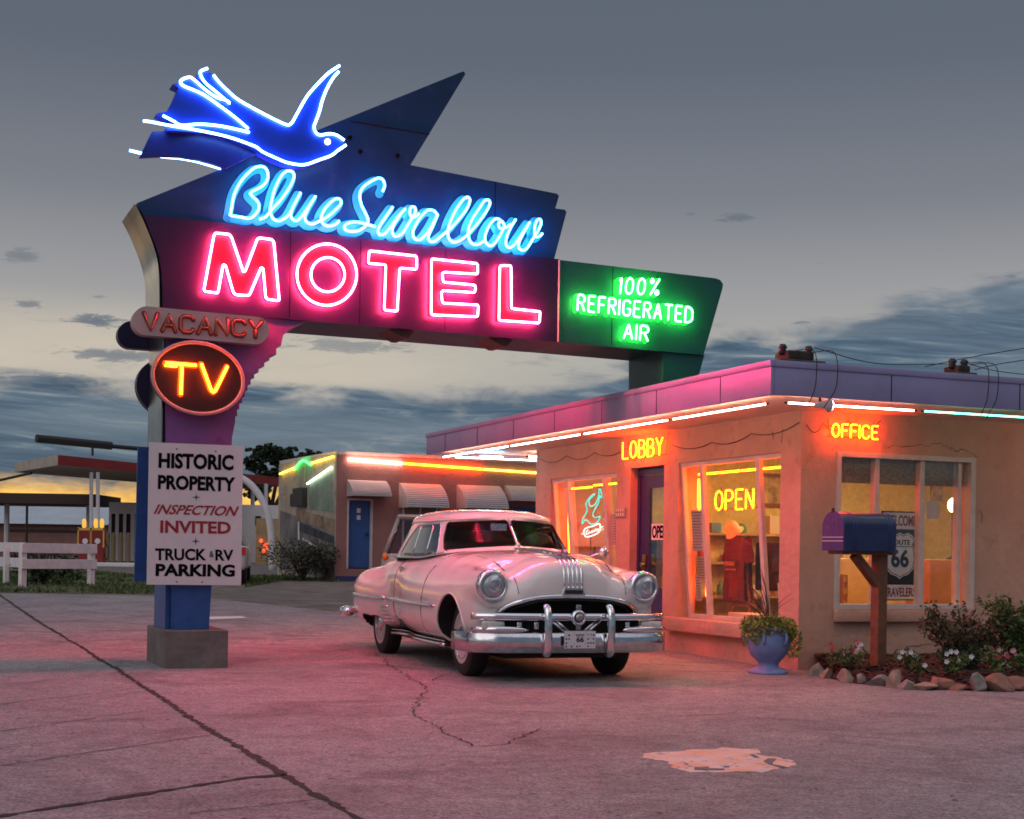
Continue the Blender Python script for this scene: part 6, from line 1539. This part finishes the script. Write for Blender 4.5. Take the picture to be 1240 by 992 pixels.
# ------------------------------------------------------------------ across the road, left to right
fp = gpix(108, 708); f0 = gpix(26, 708); FFr = None
def fence(pa, pb, posts, label, h0, h1):
    A, B2 = pa, pb; d = (B2 - A); d.z = 0; ang = math.atan2(d.y, d.x); L_ = d.length
    t = thing('rail_fence', label, 'fence', A, ang, 'white rail fences')
    for q in posts:
        b = BM(); box(b, q * L_ - .075, q * L_ + .075, -.06, .06, -.1, h1 - .001, .01); obj('post', b, M['fence'], t)
    for za, zb_ in ((h1 - .23, h1), (h0, h0 + .23)):
        b = BM(); box(b, -.10, L_ + .10, -.10, -.062, za, zb_, .008); obj('rail', b, M['fence'], t)
fence(gpix(27, 711), gpix(110, 709), (0, 1), 'short white two rail fence on the grass facing the lot', .42, 1.02)
e0 = gpix(24, 709); e1 = gpix(-45, 700); fence(e0, e1, (.22, .5, .9), 'white two rail fence running back from the corner post', .42, 1.02)
def bush(px, py, w, h, label, seed, n, m, size=.06, sx=1.0):
    p = gpix(px, py); r = random.Random(seed); t = thing('bush', label, 'bush', p)
    b = BM(); k = [((r.uniform(-w, w) * .75, r.uniform(-w, w) * .5, h * r.uniform(.2, .72)), (w * .34, w * .3, h * .3)) for _ in range(16)]; leaf_cloud(b, k, n, size, r, .8, .8); obj('foliage', b, m, t)
    b = BM()
    for _ in range(26): a = r.uniform(0, 6.28); q = r.uniform(.3, 1); tube(b, [(0, 0, 0), (w * .55 * q * math.cos(a), w * .4 * q * math.sin(a), h * .6), (w * q * math.cos(a), w * .5 * q * math.sin(a), h * r.uniform(.75, 1.08))], [.02, .012, .004], seg=4)
    obj('twigs', b, M['bark'], t)
bush(52, 707, .85, .95, 'dark leafy bush behind the white rail fence', 5, 1500, M['leaf_dark'])
bush(366, 703, 1.45, 1.25, 'wide grey green bush against the mural wall', 6, 3600, leafmat("sage_leaves", (.085, .09, .06), (.03, .035, .022)), .05)
# grass blades
b = BM(); r = random.Random(2)
def pts_in(poly, n):
    xs = [q.x for q in poly]; ys_ = [q.y for q in poly]; P = [(q.x, q.y) for q in poly]; out = []
    while len(out) < n:
        p = (r.uniform(min(xs), max(xs)), r.uniform(min(ys_), max(ys_)))
        if inside(p, P): out.append(p)
    return out
for poly, n in ((lawn_out, 9000), (lawn2, 2500)):
    cl = [(r.uniform(min(q.x for q in poly), max(q.x for q in poly)), r.uniform(min(q.y for q in poly), max(q.y for q in poly)), r.uniform(.4, 1.4)) for _ in range(60)]
    for x, y in pts_in(poly, n):
        if min(math.hypot(x - c[0], y - c[1]) / c[2] for c in cl) > 1.1 and r.random() < .8: continue
        a = r.uniform(0, 3.14); h = r.uniform(.025, .10); z = ground_z(y); w = r.uniform(.015, .04); dx, dy = math.cos(a) * w, math.sin(a) * w; lx, ly = r.uniform(-.06, .06), r.uniform(-.06, .06)
        b.faces.new([b.verts.new((x - dx, y - dy, z)), b.verts.new((x + dx, y + dy, z)), b.verts.new((x + lx, y + ly, z + h))])
o = obj('grass', b, M['grass'], None); o['kind'] = 'stuff'; o['label'] = 'ragged green grass along the far edge of the lot'; o['category'] = 'grass'
# old filling station canopy
GS = {}
def P3d(px, py, d): return at_d(px, py, d)
stn = thing('station_canopy', 'old filling station canopy with red and white edge across the road', 'canopy', (0, 0, 0))
a = P3d(70, 551, 58); c = P3d(345, 579, 74); e = P3d(18, 561, 66)
hgt_ = .40; f = c + e - a
b = BM()
top = [a, c, f, e]; bot = [p - Vector((0, 0, hgt_)) for p in top]
vt = [b.verts.new(p) for p in top]; vb = [b.verts.new(p) for p in bot]
b.faces.new(vt); obj_roof = None
b.faces.new(list(reversed(vb))); b.faces.new((vt[1], vt[2], vb[2], vb[1])); b.faces.new((vt[2], vt[3], vb[3], vb[2])); b.faces.new((vt[0], vt[1], vb[1], vb[0])); b.faces.new((vt[3], vt[0], vb[0], vb[3]))
obj('canopy_slab', b, mat("canopy_cream", (.50, .42, .34), .7, var=.2, vscale=1.5), stn)
nrm = Vector((-(c - a).y, (c - a).x, 0)).normalized() * -.03
b = BM(); q = [a + nrm, c + nrm, c + nrm - Vector((0, 0, hgt_ * .95)), a + nrm - Vector((0, 0, hgt_ * .95))]
q2 = [v_ - nrm * .8 for v_ in q]; A = [b.verts.new(v_) for v_ in q]; B2 = [b.verts.new(v_) for v_ in q2]; b.faces.new(A); b.faces.new(list(reversed(B2)))
for i in range(4): b.faces.new((A[i], A[(i + 1) % 4], B2[(i + 1) % 4], B2[i]))
obj('red_edge', b, mat("canopy_red", (.36, .035, .03), .6, var=.25, vscale=1.2), stn)
def pole(px, py0, py1, d, r, m, nm='post', par=stn):
    b0 = P3d(px, py0, d); t_ = P3d(px, py1, d); b = BM(); tube(b, [b0, t_], r, seg=8); return obj(nm, b, m, par)
for px, d in ((110.5, 60), (118.5, 60)): pole(px, 686, 572, d, .075, M['white'])
for px, d in ((306, 72), (322, 72)): pole(px, 692, 586, d, .10, M['white'])
b = BM(); tube(b, [P3d(44, 531, 60), P3d(135, 540, 62)], .17, seg=10); tube(b, [P3d(135, 540.5, 62), P3d(220, 548, 64)], .09, seg=8); tube(b, [P3d(112, 552, 60.5), P3d(112, 542, 60.5)], .05, seg=6); obj('roof_light_bar', b, M['dark'], stn)
b = BM(); tube(b, [P3d(38, 573, 63), P3d(-20, 586, 66)], .06, seg=6); obj('tie_rod', b, M['dark'], stn)
c2 = thing('shed_canopy', 'low brown flat canopy standing behind the filling station pumps', 'canopy', P3d(60, 690, 72))
o0 = Vector(c2.location)
b = BM(); p0, p1 = P3d(-40, 597, 72) - o0, P3d(137, 601, 74) - o0; bmv = [Vector((p.x, y, p.z + z)) for p, y in ((p0, 0), (p1, 0)) for z in (0, -.36)]
box(b, p0.x, p1.x, -1, 3.5, p0.z - .5, p0.z, .02); obj('canopy_slab', b, mat("brown_slab", (.06, .04, .03), .8), c2)
for px in (3, 103): 
    q = P3d(px, 690, 72) - o0; b = BM(); tube(b, [(q.x, .5, q.z - .3), (q.x, .5, p0.z - .45)], .13, seg=8); obj('post', b, M['white'], c2)
for i, (px, lab) in enumerate(((104, 'red and yellow fuel pump nearer the fence corner under the canopy'), (119, 'red and yellow fuel pump farther from the fence under the canopy'))):
    g0 = gpix(px, 684.5); g0 = at_d(px, 682, 58); t = thing('fuel_pump', lab, 'fuel pump', (g0.x, g0.y, g0.z), 0, 'old fuel pumps')
    b = BM(); box(b, -.25, .25, -.2, .2, 0, 1.35, .03); obj('case', b, mat("pump_red", (.22, .015, .015), .4), t)
    b = BM(); 
    for s in (-1, 1): box(b, s * .25 - .03, s * .25 + .03, -.23, -.201, .6, 1.38, .01)
    box(b, -.28, .28, -.23, -.201, 1.26, 1.36, .01); obj('trim', b, mat("pump_gold", (.75, .40, .08), .4), t)
    b = BM(); 
    for s in ((-.09,) if i == 0 else (-.12, .12)): lathe(b, [(.05, 1.351), (.085, 1.42), (.085, 1.62), (.05, 1.72)], 10, (s, 0, 0))
    obj('lit_globe', b, neon("pump_globe", (1, .55, .08), .75), t, True)
    b = BM(); lathe(b, [(.11, -.23), (.11, -.202)], 12, (.02, 0, .85), 'Y'); obj('dial', b, M['white'], t)
    b = BM(); tube(b, smooth_path([(.26, -.1, .9), (.42, -.15, .5), (.36, -.15, .12), (.27, -.1, .35)], 4), .02, seg=5); obj('hose', b, M['cable'], t)
g0 = at_d(100, 686, 57.6); b = BM(); box(b, -2.1, 3.6, -.6, .8, -.3, .16, .03); o = obj('pump_island', b, M['white']); o.location = g0; tag(o, 'white painted kerb island under the fuel pumps', 'kerb')
# metal roofed brick building and white garage
bb = thing('brick_warehouse', 'low pink brick building with blue grey metal roof far across the road', 'building', at_d(50, 664, 95)); ob = Vector(bb.location)
L0, L1 = at_d(-60, 664, 95) - ob, at_d(132, 664, 95) - ob; zt1 = (at_d(0, 634, 95) - ob).z; zt2 = (at_d(0, 611.5, 95) - ob).z
b = BM(); box(b, L0.x, L1.x, 0, 12, -1.5, zt1); obj('wall', b, mat("pink_brick", (.24, .12, .10), .85, var=.2, vscale=2), bb)
b = BM(); v = [b.verts.new(q) for q in ((L0.x, -.5, zt1 + .003), (L1.x, -.5, zt1 + .003), (L1.x, 6, zt2 + .35), (L0.x, 6, zt2 + .35), (L1.x, 12.5, zt1 + .003), (L0.x, 12.5, zt1 + .003))]; b.faces.new((v[0], v[1], v[2], v[3])); b.faces.new((v[3], v[2], v[4], v[5])); b.faces.new((v[0], v[3], v[5])); b.faces.new((v[1], v[4], v[2]))
x = L0.x
while x < L1.x: box(b, x, x + .05, -.5, -.46, zt1 + .0, zt1 + .06); x += .6
obj('roof', b, mat("metal_roof", (.56, .63, .69), .45, var=.12, vscale=.6, metal=.3), bb)
b = BM(); q0, q1 = at_d(4, 640, 95) - ob, at_d(97, 640, 95) - ob; box(b, q0.x, q1.x, -.03, -.002, (at_d(0, 644, 95) - ob).z, zt1 - .35); obj('window_band', b, mat("dim_glass", (.03, .025, .02), .2), bb)
pl_ = thing('light_pole', 'thin lamp pole standing before the brick warehouse', 'lamp post', at_d(32, 662, 80)); hz = (at_d(32, 613, 80) - Vector(pl_.location)).z
b = BM(); tube(b, [(0, 0, -.6), (0, 0, hz)], .07, seg=8); obj('pole', b, M['dark'], pl_); b = BM(); box(b, -.28, .28, -.1, .1, hz, hz + .08, .02); obj('lamp_head', b, M['dark'], pl_)
gg = thing('garage_building', 'white block garage with tall dark openings beside the sign', 'garage', at_d(131, 676, 70), R(8)); 
zt_ = (at_d(131, 608, 70) - Vector(gg.location)).z; Gf = Frame((gg.location.x, gg.location.y), 8); gz = gg.location.z
xr = Gf.hit(345, 640, 1, 0)[0]
b = BM(); ops = [(Gf.hit(u, 640, 1, 0)[0], Gf.hit(w_, 640, 1, 0)[0]) for u, w_ in ((134.5, 139.5), (143.5, 149), (152.5, 158), (163, 169))]; zo = Gf.hit(140, 622, 1, 0)[2] - gz; x_ = 0
for u, w_ in ops: box(b, x_, u, 0, .3, -1, zt_); box(b, u, w_, 0, .3, zo, zt_); x_ = w_
box(b, x_, xr, 0, .3, -1, zt_); box(b, .0, .3, .3, 9, -1, zt_); box(b, 0, xr, 8.7, 9, -1, zt_ - .01); obj('wall', b, M['white'], gg)
b = BM(); box(b, .3, xr, .3, 8.7, zt_ - .35, zt_ - .2); obj('roof', b, M['roofing'], gg)
b = BM()
for u, w_ in ops: box(b, u + .003, w_ - .003, .22, .26, -1, zo - .003)
obj('shutter', b, M['dark'], gg)
for i, px in enumerate((130, 137, 146, 155)):
    q = at_d(px, 676, 66); b = BM(); lathe(b, [(.10, -.4), (.10, 1.05), (.06, 1.13)], 10); o = obj('bollard', b, mat("bollard_tan", (.40, .30, .16), .7)); o.location = (q.x, q.y, q.z); tag(o, 'tan steel bollard guarding the garage openings', 'bollard', 'bollards before the garage')
q0 = Gf.hit(309, 636, 1, -.03); q1 = Gf.hit(316, 625, 1, -.03); b = BM(); box(b, q0[0], q1[0], -.04, -.002, q0[2] - gz, q1[2] - gz); obj('window', b, M['dark'], gg)
# curved white arch beside the sign
ar = thing('white_arch', 'curved white steel arch arm rising beside the painted board', 'arch', at_d(329, 690, 55)); oa = Vector(ar.location)
b = BM(); tube(b, smooth_path([at_d(x_, y_, 55) - oa for x_, y_ in ((281, 574), (300, 584), (314, 600), (324, 622), (328.5, 650), (329.5, 692))], 5), .13, seg=10); obj('arm', b, M['white'], ar, True)
# small parked motorbike and shop front glimpsed past the arch
sf = thing('shop_front', 'tan block shop front with reddish lights glimpsed beside the mural wall', 'building', at_d(318, 682, 66)); osf = Vector(sf.location)
w0, w1 = (at_d(310, 640, 66) - osf).x, (at_d(350, 640, 66) - osf).x; h1_ = (at_d(320, 628, 66) - osf).z
b = BM(); box(b, w0, w1, 0, 5, -.8, h1_); obj('wall', b, mat("tan_block", (.42, .28, .14), .8, var=.3, vscale=2), sf)
for i, (x_, y_) in enumerate(((316, 655), (321, 660), (324, 664), (319, 667), (326, 658))):
    q = at_d(x_, y_, 65.9) - osf; b = BM(); ellipsoid(b, (q.x, -.06, q.z), (.08, .04, .09), 8, 6); obj('red_lamp', b, neon("red_lamp", (1, .10, .03), 1.6), sf, True)
def suv():
    p = gpix(301.5, 706); p = at_d(300, 704, 40); t = thing('parked_suv', 'white car with dark rear window half hidden by the painted board', 'car', (p.x, p.y, ground_z(40)), R(8))
    b = BM(); box(b, -1.75, .02, -2.2, 2.2, .35, 1.0, .12); obj('body', b, mat("suv_white", (.62, .62, .62), .3, coat=.6), t, True)
    b = BM(); vs = [b.verts.new(q) for q in ((-1.68, -2.0, 1.0), (-.05, -2.0, 1.0), (-.05, 1.0, 1.0), (-1.68, 1.0, 1.0), (-1.5, -1.55, 1.55), (-.25, -1.55, 1.55), (-.25, .4, 1.55), (-1.5, .4, 1.55))]
    for q in ((0, 1, 5, 4), (1, 2, 6, 5), (2, 3, 7, 6), (3, 0, 4, 7), (4, 5, 6, 7)): b.faces.new([vs[i] for i in q])
    obj('cabin', b, mat("suv_glass", (.02, .02, .025), .1), t)
    for x_ in (-1.62, -.10):
        for y_ in (-1.4, 1.4):
            b = BM(); lathe(b, [(.2, -.1), (.33, -.11), (.35, 0), (.33, .11), (.2, .1)], 20, (x_, y_, .35), 'X'); w = obj('wheel', b, M['rubber'], t, 40)
    b = BM(); box(b, -.10, .022, -2.21, -2.19, .75, .95); obj('tail_light', b, mat("tail_red", (.45, .03, .03), .3), t)
suv()
# tree beyond the canopy
def tree(px, pyb, d, crown, label, seed, n):
    p = at_d(px, pyb, d); r = random.Random(seed); t = thing('tree', label, 'tree', (p.x, p.y, ground_z(p.y) - .1))
    o_ = Vector(t.location); blobs = []
    for x_, y_, rx, rz in crown:
        q = at_d(x_, y_, d) - o_; k = d / FPX; blobs.append(((q.x, r.uniform(-1, 1) * rx * k * .6, q.z), (rx * k, rx * k * .8, rz * k)))
    b = BM(); bl = blobs[0][0]; tube(b, smooth_path([(0, 0, 0), (0, 0, bl[2] * .35), (bl[0] * .3, 0, bl[2] * .6)], 4), [.35 - .02 * i for i in range(9)], seg=8)
    for c_, _ in blobs: P = smooth_path([(0, 0, bl[2] * .4), (c_[0] * .5, c_[1] * .5, c_[2] * .75), c_], 4); tube(b, P, [.14 * (1 - i / len(P)) + .02 for i in range(len(P))], seg=6)
    obj('trunk', b, M['bark'], t)
    b = BM()
    sub = []
    for c_, rad in blobs:
        for _ in range(60):
            a = Vector((r.uniform(-1, 1), r.uniform(-1, 1), r.uniform(-1, 1))); a = a.normalized() * r.uniform(.1, 1.12); sub.append(((c_[0] + a.x * rad[0], c_[1] + a.y * rad[1], c_[2] + a.z * rad[2]), (rad[0] * .17, rad[1] * .17, rad[2] * .14)))
    leaf_cloud(b, sub, n, .12, r, .9); obj('crown', b, M['leaf_dark'], t)
tree(325, 690, 95, [(318, 550, 20, 12), (344, 550, 20, 12), (306, 562, 14, 13), (362, 562, 14, 9), (336, 575, 24, 14), (312, 592, 16, 16)], 'dark spreading tree rising behind the station canopy and mural wall', 3, 15000)
tree(376, 690, 120, [(376, 553, 14, 8), (392, 560, 14, 8), (362, 560, 16, 12)], 'smaller dark tree showing above the motel wing roof', 8, 6000)
# overhead wires at the right
wr = thing('overhead_wires', 'thin black wires sagging from the roof box past the building', 'wire', (0, 0, 0))
for pa, pm, pb, da, db in (((986, 421), (1060, 440), (1150, 441), 14.6, 16.0), ((1174, 441), (1205, 449), (1262, 456), 16.0, 17.2), ((1120, 444), (1180, 432), (1300, 412), 40, 40), ((1180, 448), (1215, 440), (1300, 428), 40, 40)):
    b = BM(); tube(b, smooth_path([at_d(*pa, da), at_d(*pm, (da + db) / 2), at_d(*pb, db)], 8), .0045 if da < 30 else .012, seg=5); obj('wire', b, M['cable'], wr)
# a wagon waiting behind the first car
def wagon():
    q = at_d(462, 676, 24.5); t = thing('parked_wagon', 'grey green wagon parked behind the cream hardtop, only its upright window showing', 'car', (q.x, q.y, ground_z(24.5)), R(4))
    pm = mat("grey_green_car_paint", (.22, .27, .23), .3, coat=.8)
    b = BM(); box(b, 0, 1.8, 0, 4.2, .32, 1.02, .10); obj('body', b, pm, t, True)
    b = BM(); P = lambda x, y, z: b.verts.new((x, y, z))
    def bar(p, q_, r): tube(b, [p, q_], r, seg=6)
    for (p, q_) in (((.04, .30, 1.0), (.27, .42, 1.62)), ((1.76, .30, 1.0), (1.53, .42, 1.62)), ((.05, 1.7, 1.0), (.27, 1.7, 1.64)), ((1.75, 1.7, 1.0), (1.53, 1.7, 1.64)), ((.05, 3.6, 1.0), (.27, 3.3, 1.62)), ((1.75, 3.6, 1.0), (1.53, 3.3, 1.62))): bar(p, q_, .035)
    box(b, .24, 1.56, .38, 3.34, 1.61, 1.68, .03); obj('cabin', b, pm, t, True)
    for nm, q_ in (('rear_window', ((.09, .31, 1.03), (1.71, .31, 1.03), (1.52, .42, 1.6), (.28, .42, 1.6))), ('side_window', ((.04, .36, 1.03), (.04, 1.66, 1.03), (.27, 1.66, 1.6), (.27, .46, 1.6))), ('side_window', ((1.76, .36, 1.03), (1.76, 1.66, 1.03), (1.53, 1.66, 1.6), (1.53, .46, 1.6)))):
        b = BM(); b.faces.new([b.verts.new(v) for v in q_]); obj(nm, b, M['car_glass'], t)
    for x_ in (.1, 1.7):
        for y_ in (.8, 3.4):
            b = BM(); lathe(b, [(.2, -.1), (.32, -.11), (.34, 0), (.32, .11), (.2, .1)], 20, (x_, y_, .34), 'X'); obj('wheel', b, M['rubber'], t, 40)
    b = BM(); ellipsoid(b, (.06, -.01, .98), (.05, .04, .06)); obj('tail_light', b, mat("amber_lens", (.6, .2, .03), .2), t, True)
wagon()
